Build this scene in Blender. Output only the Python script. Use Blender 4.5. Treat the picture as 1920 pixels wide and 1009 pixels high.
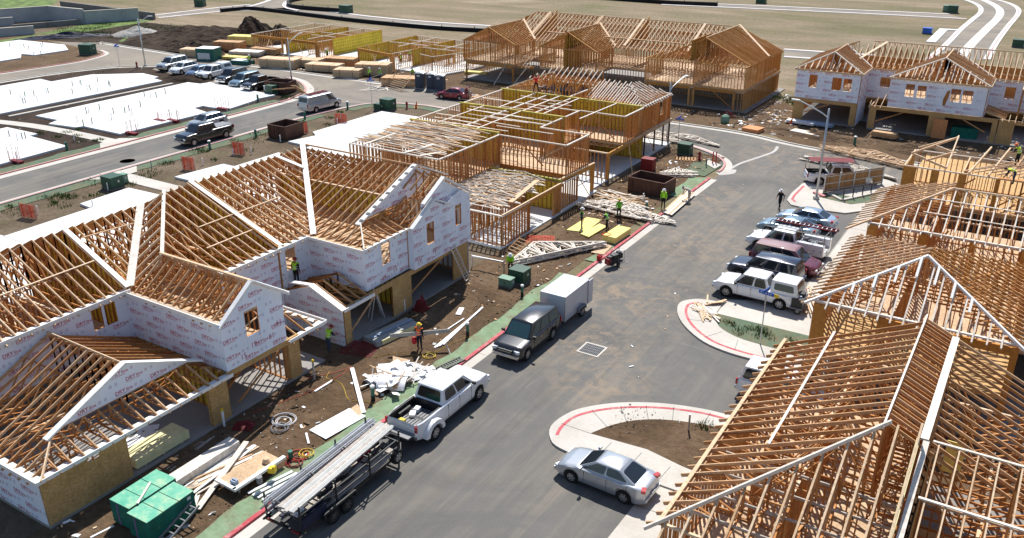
import bpy, bmesh, math, random
from mathutils import Vector, Matrix, Quaternion, noise as mnoise
random.seed(7)
scene = bpy.context.scene
for o in list(bpy.data.objects):
 bpy.data.objects.remove(o)
C = scene.collection
R = math.radians
V = Vector
# ---------------------------------------------------------------- camera
CAM_H = 24.9
FPX = 1615.3
yaw, pit, rol = R(-31.83), R(23.63), R(0.13)
fwd = V((math.sin(yaw)*math.cos(pit), math.cos(yaw)*math.cos(pit), -math.sin(pit)))
rgt = V((math.cos(yaw), -math.sin(yaw), 0))
dwn = fwd.cross(rgt)
r2 = math.cos(rol)*rgt + math.sin(rol)*dwn
d2 = -math.sin(rol)*rgt + math.cos(rol)*dwn
cam_d = bpy.data.cameras.new('camera')
cam = bpy.data.objects.new('camera', cam_d)
C.objects.link(cam)
cam.matrix_world = Matrix(((r2.x, -d2.x, -fwd.x, 0), (r2.y, -d2.y, -fwd.y, 0), (r2.z, -d2.z, -fwd.z, CAM_H), (0, 0, 0, 1)))
cam_d.sensor_width = 36.0
cam_d.sensor_fit = 'HORIZONTAL'
cam_d.lens = FPX/1920*36
cam_d.clip_start = 0.5
cam_d.clip_end = 4000
scene.camera = cam
CAMP = V((0, 0, CAM_H))
def G(px, py, z=0.0):
 """real point on the level z seen at photograph pixel px,py"""
 d = r2*(px-960) + d2*(py-504.5) + fwd*FPX
 t = (z-CAM_H)/d.z
 return V((d.x*t, d.y*t, z))
# ---------------------------------------------------------------- light
SUN_DIR = V((-0.33, 0.67, 1.0)).normalized()      # towards the sun
elev = math.asin(SUN_DIR.z)
azim = math.atan2(SUN_DIR.x, SUN_DIR.y)           # clockwise from +Y
world = bpy.data.worlds.new('World')
scene.world = world
world.use_nodes = True
nt = world.node_tree
for n in list(nt.nodes):
 nt.nodes.remove(n)
wo = nt.nodes.new('ShaderNodeOutputWorld')
bg = nt.nodes.new('ShaderNodeBackground')
sky = nt.nodes.new('ShaderNodeTexSky')
sky.sky_type = 'NISHITA'
sky.sun_disc = False
sky.sun_elevation = elev
sky.sun_rotation = azim
sky.altitude = 800
sky.air_density = 1.0
sky.dust_density = 0.6
bg.inputs['Strength'].default_value = 0.10
nt.links.new(sky.outputs[0], bg.inputs[0])
nt.links.new(bg.outputs[0], wo.inputs[0])
sun_d = bpy.data.lights.new('sun', 'SUN')
sun_d.energy = 4.8
sun_d.angle = R(0.53)
sun_d.color = (1.0, 0.965, 0.91)
sun = bpy.data.objects.new('sun', sun_d)
C.objects.link(sun)
sun.rotation_euler = (-SUN_DIR).to_track_quat('-Z', 'Y').to_euler()
sun.location = (0, 0, 80)
scene.view_settings.view_transform = 'Standard'
scene.view_settings.look = 'None'
scene.view_settings.exposure = 0.50
scene.view_settings.gamma = 1.0
scene.view_settings.use_curve_mapping = False
scene.render.engine = 'CYCLES'
# ---------------------------------------------------------------- materials
MATS = {}
def srgb(r, g, b):
 f = lambda c: (c/255/12.92) if c/255 <= 0.04045 else ((c/255+0.055)/1.055)**2.4
 return (f(r), f(g), f(b), 1)
class NT:
 def __init__(s, name):
  s.m = bpy.data.materials.new(name)
  s.m.use_nodes = True
  s.t = s.m.node_tree
  for n in list(s.t.nodes):
   s.t.nodes.remove(n)
  s.out = s.n('ShaderNodeOutputMaterial')
  s.b = s.n('ShaderNodeBsdfPrincipled')
  s.l(s.b.outputs[0], s.out.inputs[0])
  MATS[name] = s.m
 def n(s, typ, **kw):
  n = s.t.nodes.new(typ)
  for k, v in kw.items():
   setattr(n, k, v)
  return n
 def l(s, a, b):
  s.t.links.new(a, b)
 def pos(s):
  return s.n('ShaderNodeNewGeometry').outputs['Position']
 def noise(s, scale, detail=4, rough=0.55, vec=None, dist=0.0):
  n = s.n('ShaderNodeTexNoise')
  n.inputs['Scale'].default_value = scale
  n.inputs['Detail'].default_value = detail
  n.inputs['Roughness'].default_value = rough
  n.inputs['Distortion'].default_value = dist
  s.l(vec if vec is not None else s.pos(), n.inputs['Vector'])
  return n.outputs['Fac']
 def ramp(s, fac, stops, interp='LINEAR'):
  n = s.n('ShaderNodeValToRGB')
  n.color_ramp.interpolation = interp
  e = n.color_ramp.elements
  while len(e) > 1:
   e.remove(e[-1])
  e[0].position, e[0].color = stops[0][0], col4(stops[0][1])
  for p, c in stops[1:]:
   x = e.new(p)
   x.color = col4(c)
  s.l(fac, n.inputs[0])
  return n.outputs[0]
 def mix(s, fac, a, b, blend='MIX'):
  n = s.n('ShaderNodeMix', data_type='RGBA', blend_type=blend)
  for i, x in ((0, fac), (6, a), (7, b)):
   if hasattr(x, 'default_value'):
    s.l(x, n.inputs[i])
   elif i == 0:
    n.inputs[0].default_value = x
   else:
    n.inputs[i].default_value = col4(x)
  return n.outputs[2]
 def math(s, op, a, b=0.0, clamp=False):
  n = s.n('ShaderNodeMath', operation=op)
  n.use_clamp = clamp
  for i, x in ((0, a), (1, b)):
   if hasattr(x, 'default_value'):
    s.l(x, n.inputs[i])
   else:
    n.inputs[i].default_value = x
  return n.outputs[0]
 def bump(s, h, strength=0.3, dist=0.05):
  n = s.n('ShaderNodeBump')
  n.inputs['Strength'].default_value = strength
  n.inputs['Distance'].default_value = dist
  s.l(h, n.inputs['Height'])
  s.l(n.outputs[0], s.b.inputs['Normal'])
 def rnd(s):
  a = s.n('ShaderNodeObjectInfo').outputs['Random']
  b = s.n('ShaderNodeNewGeometry').outputs['Random Per Island']
  return s.math('FRACT', s.math('ADD', a, b))
 def set(s, rough=0.8, metal=0.0, spec=0.3, coat=0.0):
  s.b.inputs['Roughness'].default_value = rough
  s.b.inputs['Metallic'].default_value = metal
  s.b.inputs['Specular IOR Level'].default_value = spec
  s.b.inputs['Coat Weight'].default_value = coat
  s.b.inputs['Coat Roughness'].default_value = 0.04
  return s
 def col(s, c):
  if hasattr(c, 'default_value'):
   s.l(c, s.b.inputs['Base Color'])
  else:
   s.b.inputs['Base Color'].default_value = col4(c)
  return s
def col4(c):
 return tuple(c) if len(c) == 4 else (c[0], c[1], c[2], 1)
def scl(c, k):
 return (c[0]*k, c[1]*k, c[2]*k, 1)
def plain(name, c, rough=0.7, metal=0.0, spec=0.3, coat=0.0, var=0.12, scale=3.0):
 t = NT(name)
 c = col4(c)
 n = t.noise(scale, 3)
 t.col(t.ramp(n, [(0.3, scl(c, 1-var)), (0.7, scl(c, 1+var))]))
 t.set(rough, metal, spec, coat)
 return t.m
def wood(name, cols, rough=0.8):
 t = NT(name)
 st = [(i/(len(cols)-1), c) for i, c in enumerate(cols)]
 base = t.ramp(t.rnd(), st)
 n = t.noise(5.0, 5, 0.65)
 g = t.ramp(n, [(0.25, (0.66, 0.63, 0.60)), (0.75, (1.14, 1.12, 1.10))])
 t.col(t.mix(1.0, base, g, 'MULTIPLY'))
 t.set(rough, spec=0.2)
 return t.m
wood('lumber_light', [(0.62, 0.42, 0.25), (0.76, 0.57, 0.39), (0.68, 0.48, 0.30), (0.80, 0.64, 0.46), (0.58, 0.37, 0.20)])
wood('lumber_tan', [(0.50, 0.28, 0.13), (0.62, 0.40, 0.23), (0.43, 0.22, 0.09), (0.66, 0.46, 0.28), (0.52, 0.31, 0.16)])
wood('lumber_orange', [(0.43, 0.185, 0.055), (0.54, 0.26, 0.095), (0.35, 0.135, 0.038), (0.58, 0.32, 0.14), (0.46, 0.20, 0.065)])
wood('lumber_white', [(0.76, 0.70, 0.62), (0.82, 0.78, 0.71), (0.72, 0.64, 0.54)])
wood('lumber_golden', [(0.53, 0.28, 0.09), (0.63, 0.37, 0.15), (0.46, 0.22, 0.06), (0.60, 0.34, 0.13)])
wood('glulam', [(0.48, 0.225, 0.05), (0.53, 0.26, 0.065)])
wood('lumber_gray', [(0.42, 0.38, 0.34), (0.50, 0.47, 0.43), (0.36, 0.31, 0.27)])
wood('fence_wood', [(0.40, 0.22, 0.10), (0.48, 0.29, 0.14), (0.33, 0.17, 0.07)])
t = NT('osb')
vn = t.n('ShaderNodeTexVoronoi')
vn.inputs['Scale'].default_value = 14.0
t.l(t.pos(), vn.inputs['Vector'])
t.col(t.mix(1.0, t.ramp(vn.outputs['Color'], [(0.0, (0.40, 0.235, 0.085)), (0.5, (0.50, 0.31, 0.125)), (1.0, (0.59, 0.39, 0.18))]),
   t.ramp(t.noise(0.9, 3), [(0.3, (0.84, 0.82, 0.78)), (0.7, (1.08, 1.06, 1.04))]), 'MULTIPLY'))
t.set(0.8)
t = NT('osb_pale')
vn = t.n('ShaderNodeTexVoronoi')
vn.inputs['Scale'].default_value = 12.0
t.l(t.pos(), vn.inputs['Vector'])
t.col(t.mix(1.0, t.ramp(vn.outputs['Color'], [(0.0, (0.46, 0.30, 0.17)), (0.5, (0.56, 0.39, 0.24)), (1.0, (0.64, 0.48, 0.32))]),
   t.ramp(t.noise(0.7, 4), [(0.3, (0.78, 0.76, 0.74)), (0.7, (1.06, 1.06, 1.06))]), 'MULTIPLY'))
t.set(0.8)
t = NT('house_wrap')
t.col(t.mix(1.0, t.ramp(t.noise(0.8, 4), [(0.3, (0.74, 0.79, 0.89)), (0.7, (0.82, 0.86, 0.94))]),
   t.ramp(t.rnd(), [(0, (0.94, 0.94, 0.94)), (1, (1.03, 1.03, 1.03))]), 'MULTIPLY'))
t.set(0.45, spec=0.35)
t.bump(t.noise(2.2, 2), 0.12, 0.05)
plain('wrap_print', (0.50, 0.15, 0.21), 0.6, var=0.3, scale=9)
plain('wrap_print_blue', (0.42, 0.46, 0.60), 0.6)
plain('wrap_print_pale', (0.52, 0.40, 0.50), 0.6)
t = NT('fire_board')
t.col(t.mix(1.0, t.ramp(t.noise(1.5, 4), [(0.3, (0.58, 0.43, 0.035)), (0.7, (0.72, 0.55, 0.07))]),
   t.ramp(t.rnd(), [(0, (0.86, 0.86, 0.84)), (1, (1.06, 1.06, 1.04))]), 'MULTIPLY'))
t.set(0.75)
plain('fire_print', (0.20, 0.16, 0.03), 0.8)
plain('yellow_board', (0.74, 0.62, 0.20), 0.75, var=0.1)
plain('cream_board', (0.72, 0.66, 0.36), 0.75, var=0.1)
plain('fascia_white', (0.78, 0.77, 0.74), 0.55, var=0.05)
plain('white_scrap', (0.80, 0.80, 0.80), 0.6, var=0.08)
plain('white_plastic', (0.80, 0.80, 0.79), 0.4, var=0.03)
plain('grey_board', (0.36, 0.36, 0.34), 0.6, var=0.08)
plain('blue_grey_board', (0.28, 0.36, 0.46), 0.6, var=0.08)
t = NT('green_osb')
t.col(t.ramp(t.noise(1.8, 5, 0.7), [(0.28, (0.06, 0.34, 0.22)), (0.5, (0.15, 0.43, 0.29)), (0.72, (0.46, 0.52, 0.32))]))
t.set(0.7)
plain('green_edge', (0.004, 0.12, 0.085), 0.65, var=0.3, scale=2)
plain('purple_stripe', (0.16, 0.10, 0.22), 0.65)
def concrete(name, a, b, stain=0.0, stain_col=(0.3, 0.22, 0.15)):
 t = NT(name)
 base = t.ramp(t.noise(0.35, 6, 0.6), [(0.3, a), (0.7, b)])
 fine = t.ramp(t.noise(6.0, 4, 0.7), [(0.25, (0.90, 0.89, 0.88)), (0.75, (1.05, 1.05, 1.05))])
 c = t.mix(1.0, base, fine, 'MULTIPLY')
 if stain:
  m = t.ramp(t.noise(0.22, 6, 0.7, dist=0.6), [(0.52, (0, 0, 0)), (0.75, (1, 1, 1))])
  c = t.mix(t.math('MULTIPLY', m, stain), c, stain_col)
 t.col(c)
 t.set(0.85, spec=0.2)
 return t.m
concrete('slab_concrete', (0.62, 0.62, 0.60), (0.72, 0.72, 0.70), 0.15, (0.5, 0.46, 0.40))
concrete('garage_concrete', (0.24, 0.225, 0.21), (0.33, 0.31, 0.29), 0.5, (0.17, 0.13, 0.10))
concrete('kerb_concrete', (0.46, 0.43, 0.38), (0.56, 0.53, 0.48), 0.45, (0.34, 0.27, 0.20))
concrete('wall_concrete', (0.30, 0.32, 0.34), (0.42, 0.44, 0.45), 0.35, (0.20, 0.20, 0.20))
concrete('old_wall_concrete', (0.13, 0.13, 0.13), (0.20, 0.20, 0.19), 0.4, (0.10, 0.10, 0.09))
t = NT('asphalt')
base = t.ramp(t.noise(0.16, 6, 0.6, dist=0.4), [(0.25, (0.094, 0.091, 0.086)), (0.75, (0.146, 0.141, 0.132))])
fine = t.ramp(t.noise(14.0, 3, 0.7), [(0.2, (0.82, 0.82, 0.82)), (0.8, (1.14, 1.14, 1.14))])
mp = t.n('ShaderNodeMapping')
mp.inputs['Scale'].default_value = (1.5, 0.07, 1)
mp.inputs['Rotation'].default_value = (0, 0, R(-3))
t.l(t.pos(), mp.inputs['Vector'])
streak = t.ramp(t.noise(1.0, 6, 0.65, vec=mp.outputs[0], dist=0.7), [(0.44, (0, 0, 0)), (0.66, (1, 1, 1))])
patch = t.ramp(t.noise(0.11, 6, 0.65, dist=1.0), [(0.42, (0, 0, 0)), (0.66, (1, 1, 1))])
mud = t.ramp(t.noise(0.9, 7, 0.75, dist=1.2), [(0.46, (0, 0, 0)), (0.64, (1, 1, 1))])
def blob(cx, cy, r):
 d = t.n('ShaderNodeVectorMath', operation='DISTANCE')
 t.l(t.pos(), d.inputs[0]); d.inputs[1].default_value = (cx, cy, 0)
 return t.math('SUBTRACT', 1.0, t.math('DIVIDE', d.outputs['Value'], r), True)
spots = blob(-21.5, 49, 9)
for q in ((-24, 70, 8), (-19, 88, 14), (-20, 41, 6), (-17.5, 37.5, 4), (-40, 90, 14), (-20, 60, 7)):
 spots = t.math('MAXIMUM', spots, blob(*q))
c = t.mix(1.0, base, fine, 'MULTIPLY')
c = t.mix(t.math('MULTIPLY', t.math('MULTIPLY', streak, patch), 0.6), c, (0.285, 0.235, 0.175))
c = t.mix(t.math('MULTIPLY', patch, 0.22), c, (0.225, 0.20, 0.165))
c = t.mix(t.math('MULTIPLY', t.math('MULTIPLY', mud, spots), 0.95, True), c, (0.27, 0.205, 0.14))
dk = t.ramp(t.noise(0.45, 5, 0.65, dist=0.8), [(0.62, (0, 0, 0)), (0.78, (1, 1, 1))])
c = t.mix(t.math('MULTIPLY', dk, 0.35), c, (0.055, 0.05, 0.045))
mp = t.n('ShaderNodeMapping')
mp.inputs['Scale'].default_value = (0.9, 0.035, 1)
mp.inputs['Rotation'].default_value = (0, 0, R(5))
t.l(t.pos(), mp.inputs['Vector'])
tyre = t.ramp(t.noise(1.0, 4, 0.5, vec=mp.outputs[0], dist=0.4), [(0.60, (0, 0, 0)), (0.70, (1, 1, 1))])
c = t.mix(t.math('MULTIPLY', tyre, 0.30), c, (0.065, 0.062, 0.058))
t.col(c)
t.set(0.85, spec=0.25)
t.bump(t.noise(40, 2), 0.15, 0.01)
t = NT('asphalt_dusty')
c = t.ramp(t.noise(0.10, 6, 0.65, dist=1.2), [(0.28, (0.17, 0.155, 0.135)), (0.5, (0.235, 0.205, 0.17)), (0.75, (0.31, 0.26, 0.20))])
fine = t.ramp(t.noise(3.0, 5, 0.7), [(0.25, (0.85, 0.85, 0.85)), (0.75, (1.1, 1.1, 1.1))])
t.col(t.mix(1.0, c, fine, 'MULTIPLY'))
t.set(0.9, spec=0.15)
def soil(name, a, b, c3, weeds=0.0, wscale=0.12):
 t = NT(name)
 big = t.ramp(t.noise(0.20, 6, 0.65, dist=0.8), [(0.28, a), (0.52, b), (0.74, c3)])
 fine = t.ramp(t.noise(2.6, 7, 0.75), [(0.25, (0.55, 0.54, 0.53)), (0.5, (0.98, 0.97, 0.96)), (0.78, (1.35, 1.33, 1.3))])
 c = t.mix(1.0, big, fine, 'MULTIPLY')
 if weeds:
  m = t.ramp(t.noise(wscale, 7, 0.72, dist=0.5), [(0.56, (0, 0, 0)), (0.72, (1, 1, 1))])
  c = t.mix(t.math('MULTIPLY', m, weeds), c, (0.10, 0.17, 0.035))
 t.col(c)
 t.set(0.95, spec=0.1)
 h = t.math('ADD', t.noise(3.5, 6, 0.75), t.math('MULTIPLY', t.noise(11.0, 4, 0.7), 0.5))
 t.bump(h, 0.9, 0.16)
 return t.m
soil('dirt', (0.080, 0.050, 0.030), (0.140, 0.092, 0.055), (0.205, 0.145, 0.095))
soil('dirt_pale', (0.105, 0.078, 0.052), (0.155, 0.117, 0.080), (0.21, 0.165, 0.12), 0.4, 0.3)
soil('dirt_dark', (0.035, 0.024, 0.018), (0.058, 0.040, 0.030), (0.095, 0.068, 0.050), 0.12, 0.15)
t = NT('field')
mp = t.n('ShaderNodeMapping')
mp.inputs['Scale'].default_value = (0.5, 1.6, 1)
mp.inputs['Rotation'].default_value = (0, 0, R(32))
t.l(t.pos(), mp.inputs['Vector'])
a = t.ramp(t.noise(0.05, 8, 0.68, vec=mp.outputs[0], dist=0.8), [(0.30, (0.125, 0.112, 0.060)), (0.44, (0.185, 0.155, 0.092)), (0.54, (0.225, 0.175, 0.115)), (0.70, (0.33, 0.265, 0.19))])
fine = t.ramp(t.noise(1.3, 8, 0.78), [(0.25, (0.6, 0.6, 0.58)), (0.5, (1, 1, 1)), (0.75, (1.25, 1.25, 1.25))])
c = t.mix(1.0, a, fine, 'MULTIPLY')
m = t.ramp(t.noise(0.045, 6, 0.7), [(0.52, (0, 0, 0)), (0.70, (1, 1, 1))])
c = t.mix(t.math('MULTIPLY', m, 0.55), c, (0.105, 0.115, 0.045))
t.col(c)
t.set(0.95, spec=0.1)
t.bump(t.noise(2.5, 5, 0.75), 0.7, 0.2)
def hydroseed(name, a, b, bare):
 t = NT(name)
 c = t.ramp(t.noise(1.6, 6, 0.72), [(0.3, a), (0.7, b)])
 m = t.ramp(t.noise(0.6, 6, 0.75, dist=0.5), [(0.47, (0, 0, 0)), (0.66, (1, 1, 1))])
 t.col(t.mix(t.math('MULTIPLY', m, bare), c, (0.19, 0.145, 0.09)))
 t.set(0.95, spec=0.1)
 t.bump(t.noise(5, 5, 0.7), 0.6, 0.08)
hydroseed('hydroseed', (0.15, 0.225, 0.125), (0.25, 0.33, 0.21), 0.8)
hydroseed('hydroseed_dark', (0.085, 0.125, 0.085), (0.135, 0.18, 0.115), 0.9)
plain('grass_green', (0.105, 0.155, 0.035), 0.9, var=0.55, scale=0.5)
plain('weed', (0.07, 0.14, 0.025), 0.9, var=0.4)
plain('gravel', (0.34, 0.32, 0.29), 0.9, var=0.35, scale=6)
t = NT('red_paint')
m = t.ramp(t.noise(2.2, 6, 0.75), [(0.50, (0, 0, 0)), (0.72, (1, 1, 1))])
t.col(t.mix(t.math('MULTIPLY', m, 0.75), t.ramp(t.noise(0.5, 3), [(0.3, (0.40, 0.055, 0.07)), (0.7, (0.50, 0.10, 0.115))]), (0.47, 0.38, 0.34)))
t.set(0.8)
plain('pink_paint', (0.52, 0.20, 0.19), 0.8, var=0.2, scale=4)
plain('white_paint', (0.72, 0.72, 0.70), 0.7)
plain('chalk', (0.44, 0.42, 0.39), 0.9)
plain('blue_paint', (0.05, 0.10, 0.34), 0.7)
plain('galvanised', (0.50, 0.51, 0.52), 0.42, 0.75, var=0.1)
plain('alu', (0.62, 0.62, 0.62), 0.38, 0.6, var=0.08)
plain('black_metal', (0.015, 0.015, 0.016), 0.45, 0.0, 0.4)
plain('dark_rubber', (0.012, 0.012, 0.012), 0.85)
plain('chrome', (0.7, 0.7, 0.72), 0.15, 1.0)
plain('rim', (0.46, 0.46, 0.47), 0.35, 0.7)
plain('rim_dark', (0.10, 0.10, 0.105), 0.4, 0.6)
t = NT('rust_steel')
t.col(t.ramp(t.noise(1.2, 6, 0.7), [(0.3, (0.060, 0.030, 0.022)), (0.55, (0.10, 0.048, 0.032)), (0.75, (0.15, 0.07, 0.04))]))
t.set(0.8)
plain('utility_green', (0.030, 0.080, 0.050), 0.5, var=0.12)
plain('utility_green_pale', (0.15, 0.27, 0.19), 0.5, var=0.12)
plain('pipe_green', (0.035, 0.15, 0.11), 0.45)
plain('orange_mesh', (0.62, 0.10, 0.05), 0.7, var=0.2)
plain('red_plastic', (0.48, 0.02, 0.03), 0.4)
plain('red_dark', (0.20, 0.015, 0.018), 0.5)
plain('orange_plastic', (0.75, 0.14, 0.02), 0.45)
plain('yellow_plastic', (0.72, 0.50, 0.02), 0.45)
plain('orange_panel', (0.60, 0.25, 0.10), 0.75, var=0.1)
plain('portable_blue', (0.040, 0.055, 0.085), 0.5, var=0.1)
plain('sign_blue', (0.03, 0.12, 0.50), 0.5)
plain('tarp_blue', (0.010, 0.014, 0.04), 0.6)
plain('kraft_wrap', (0.46, 0.34, 0.21), 0.7, var=0.12)
plain('teal_wrap', (0.012, 0.10, 0.085), 0.6)
plain('silt_black', (0.006, 0.006, 0.007), 0.75)
plain('grey_plastic', (0.20, 0.20, 0.21), 0.5)
plain('cord_yellow', (0.60, 0.42, 0.05), 0.6)
plain('cord_red', (0.50, 0.06, 0.03), 0.6)
plain('cord_white', (0.6, 0.6, 0.6), 0.6)
plain('hydrant_red', (0.26, 0.02, 0.02), 0.5)
plain('headlight', (0.70, 0.72, 0.74), 0.12, 0.0, 0.6, 0.6, var=0.15, scale=20)
plain('taillight', (0.42, 0.008, 0.012), 0.2, 0.0, 0.5, 0.6)
plain('amber', (0.6, 0.2, 0.01), 0.3)
plain('plate', (0.6, 0.6, 0.58), 0.5)
t = NT('car_glass')
t.col((0.012, 0.016, 0.020))
t.set(0.06, 0.0, 0.6, 0.3)
t = NT('car_glass_teal')
t.col((0.035, 0.085, 0.090))
t.set(0.06, 0.0, 0.6, 0.3)
def paint(name, c, metal=0.0, rough=0.28):
 t = NT(name)
 n = t.noise(1.2, 5, 0.7)
 t.col(t.ramp(n, [(0.3, scl(col4(c), 0.93)), (0.7, scl(col4(c), 1.04))]))
 t.set(rough, metal, 0.5, 0.8)
 return t.m
paint('paint_silver', (0.40, 0.42, 0.45), 0.55, 0.32)
paint('paint_white', (0.74, 0.75, 0.76))
paint('paint_black', (0.010, 0.011, 0.014))
paint('paint_charcoal', (0.014, 0.015, 0.018), 0.1)
plain('fire_edge', (0.40, 0.33, 0.06), 0.75, var=0.3, scale=1.5)
paint('paint_navy', (0.012, 0.020, 0.045), 0.2)
paint('paint_maroon', (0.16, 0.035, 0.055), 0.25)
paint('paint_maroon_faded', (0.26, 0.13, 0.14), 0.0, 0.6)
paint('paint_steel_blue', (0.20, 0.30, 0.37), 0.4)
paint('paint_light_blue', (0.36, 0.45, 0.56), 0.45)
paint('paint_blue', (0.16, 0.23, 0.36), 0.4)
paint('paint_red', (0.22, 0.012, 0.03), 0.2)
paint('paint_grey', (0.22, 0.24, 0.26), 0.4)
paint('paint_trailer', (0.48, 0.51, 0.56), 0.1, 0.4)
plain('skin', (0.36, 0.20, 0.12), 0.6)
plain('cloth_black', (0.012, 0.013, 0.016), 0.9)
plain('cloth_jeans', (0.035, 0.055, 0.10), 0.9)
plain('cloth_navy', (0.018, 0.024, 0.045), 0.9)
plain('cloth_white', (0.6, 0.6, 0.58), 0.9)
plain('cloth_red', (0.62, 0.035, 0.03), 0.85)
plain('vest_lime', (0.36, 0.78, 0.03), 0.7, var=0.08)
plain('vest_green', (0.16, 0.50, 0.03), 0.7, var=0.08)
plain('vest_yellow', (0.62, 0.76, 0.04), 0.7, var=0.08)
plain('vest_orange', (0.90, 0.16, 0.03), 0.7, var=0.08)
plain('vest_band', (0.62, 0.64, 0.60), 0.5)
plain('boot', (0.06, 0.04, 0.025), 0.9)
plain('helmet_red', (0.24, 0.012, 0.015), 0.35)
plain('helmet_yellow', (0.75, 0.50, 0.03), 0.35)
plain('helmet_white', (0.78, 0.78, 0.76), 0.35)
plain('helmet_orange', (0.85, 0.16, 0.03), 0.35)
plain('hair', (0.02, 0.015, 0.012), 0.8)
# ---------------------------------------------------------------- mesh builder
class MB:
 def __init__(s):
  s.v, s.f, s.m = [], [], []
 def add(s, vs, fs, mi=0):
  o = len(s.v)
  s.v.extend([tuple(x) for x in vs])
  s.f.extend([tuple(i+o for i in f) for f in fs])
  s.m.extend([mi]*len(fs))
  return s
 def box(s, c, d, rz=0.0, mi=0, rot=None):
  x, y, z = d[0]/2, d[1]/2, d[2]/2
  vs = [V((sx*x, sy*y, sz*z)) for sz in (-1, 1) for sy in (-1, 1) for sx in (-1, 1)]
  if rot is None and rz:
   rot = Matrix.Rotation(rz, 3, 'Z')
  if rot is not None:
   vs = [rot @ p for p in vs]
  c = V(c)
  return s.add([p+c for p in vs], [(0, 2, 3, 1), (4, 5, 7, 6), (0, 1, 5, 4), (2, 6, 7, 3), (0, 4, 6, 2), (1, 3, 7, 5)], mi)
 def beam(s, p, q, w, h, up=V((0, 0, 1)), mi=0):
  p, q = V(p), V(q)
  d = q-p
  if d.length < 1e-6:
   return s
  d.normalize()
  if abs(d.dot(up)) > 0.98:
   up = V((0, 1, 0)) if abs(d.y) < 0.9 else V((1, 0, 0))
  sd = d.cross(up).normalized()
  u = sd.cross(d).normalized()
  vs = []
  for e in (p, q):
   for a, b in ((-1, -1), (1, -1), (1, 1), (-1, 1)):
    vs.append(e+sd*(a*w/2)+u*(b*h/2))
  return s.add(vs, [(0, 3, 2, 1), (4, 5, 6, 7), (0, 1, 5, 4), (1, 2, 6, 5), (2, 3, 7, 6), (3, 0, 4, 7)], mi)
 def prism(s, pts, ext, mi=0):
  pts = [V(p) for p in pts]
  ext = V(ext)
  n = len(pts)
  nrm = V((0, 0, 0))
  for i in range(n):
   nrm += pts[i].cross(pts[(i+1) % n])
  fl = nrm.dot(ext) > 0
  vs = pts+[p+ext for p in pts]
  a = tuple(range(n))
  b = tuple(range(n, 2*n))
  fs = [a[::-1] if fl else a, b if fl else b[::-1]]
  for i in range(n):
   j = (i+1) % n
   fs.append((i, j, n+j, n+i) if fl else (j, i, n+i, n+j))
  return s.add(vs, fs, mi)
 def sheet(s, pts, mi=0):
  return s.add(pts, [tuple(range(len(pts)))], mi)
 def tube(s, pts, r, n=6, mi=0, cap=True):
  pts = [V(p) for p in pts]
  vs, fs = [], []
  rs = r if isinstance(r, (list, tuple)) else [r]*len(pts)
  up = V((0.13, 0.21, 0.97))
  for i, p in enumerate(pts):
   d = (pts[min(i+1, len(pts)-1)]-pts[max(i-1, 0)])
   d = d.normalized() if d.length > 1e-9 else V((0, 0, 1))
   u = up if abs(d.dot(up)) < 0.95 else V((1, 0, 0))
   a = d.cross(u).normalized()
   b = d.cross(a)
   for k in range(n):
    t = 2*math.pi*k/n
    vs.append(p+(a*math.cos(t)+b*math.sin(t))*rs[i])
  for i in range(len(pts)-1):
   for k in range(n):
    k2 = (k+1) % n
    fs.append((i*n+k, (i+1)*n+k, (i+1)*n+k2, i*n+k2))
  if cap:
   fs.append(tuple(range(n)))
   fs.append(tuple(range((len(pts)-1)*n, len(pts)*n))[::-1])
  return s.add(vs, fs, mi)
 def lathe(s, prof, n=16, c=(0, 0, 0), mi=0, axis='Z', cap=True):
  vs, fs = [], []
  c = V(c)
  for r, z in prof:
   for k in range(n):
    t = 2*math.pi*k/n
    p = (r*math.cos(t), r*math.sin(t), z)
    if axis == 'Y':
     p = (p[0], p[2], p[1])
    elif axis == 'X':
     p = (p[2], p[0], p[1])
    vs.append(V(p)+c)
  for i in range(len(prof)-1):
   for k in range(n):
    k2 = (k+1) % n
    q = (i*n+k, i*n+k2, (i+1)*n+k2, (i+1)*n+k)
    fs.append(q if axis != 'Y' else q[::-1])
  if cap and prof[0][0] > 1e-6:
   q = tuple(range(n))[::-1]
   fs.append(q if axis != 'Y' else q[::-1])
  if cap and prof[-1][0] > 1e-6:
   q = tuple(range((len(prof)-1)*n, len(prof)*n))
   fs.append(q if axis != 'Y' else q[::-1])
  return s.add(vs, fs, mi)
 def mesh(s, name, mats, smooth=False, angle=None):
  me = bpy.data.meshes.new(name)
  me.from_pydata(s.v, [], s.f)
  if isinstance(mats, str):
   mats = [mats]
  for m in mats:
   me.materials.append(MATS[m])
  if len(mats) > 1:
   me.polygons.foreach_set('material_index', s.m)
  if smooth:
   me.polygons.foreach_set('use_smooth', [True]*len(me.polygons))
   if angle:
    me.set_sharp_from_angle(angle=R(angle))
  me.update()
  return me
 def build(s, name, mats, parent=None, smooth=False, angle=None, inv=None):
  return obj(name, s.mesh(name, mats, smooth, angle), parent, inv)
def obj(name, me, parent=None, inv=None):
 o = bpy.data.objects.new(name, me)
 C.objects.link(o)
 if parent is not None:
  o.parent = parent
  if inv is not None:
   o.matrix_parent_inverse = inv
 return o
def tag(o, label=None, cat=None, group=None, kind=None):
 if label:
  o['label'] = label
 if cat:
  o['category'] = cat
 if group:
  o['group'] = group
 if kind:
  o['kind'] = kind
 return o
def thing(name, label, cat, loc=(0, 0, 0), rotz=0.0, group=None):
 o = bpy.data.objects.new(name, None)
 o.empty_display_size = 0.3
 C.objects.link(o)
 o.location = loc
 o.rotation_euler = (0, 0, rotz)
 return tag(o, label, cat, group)
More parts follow.
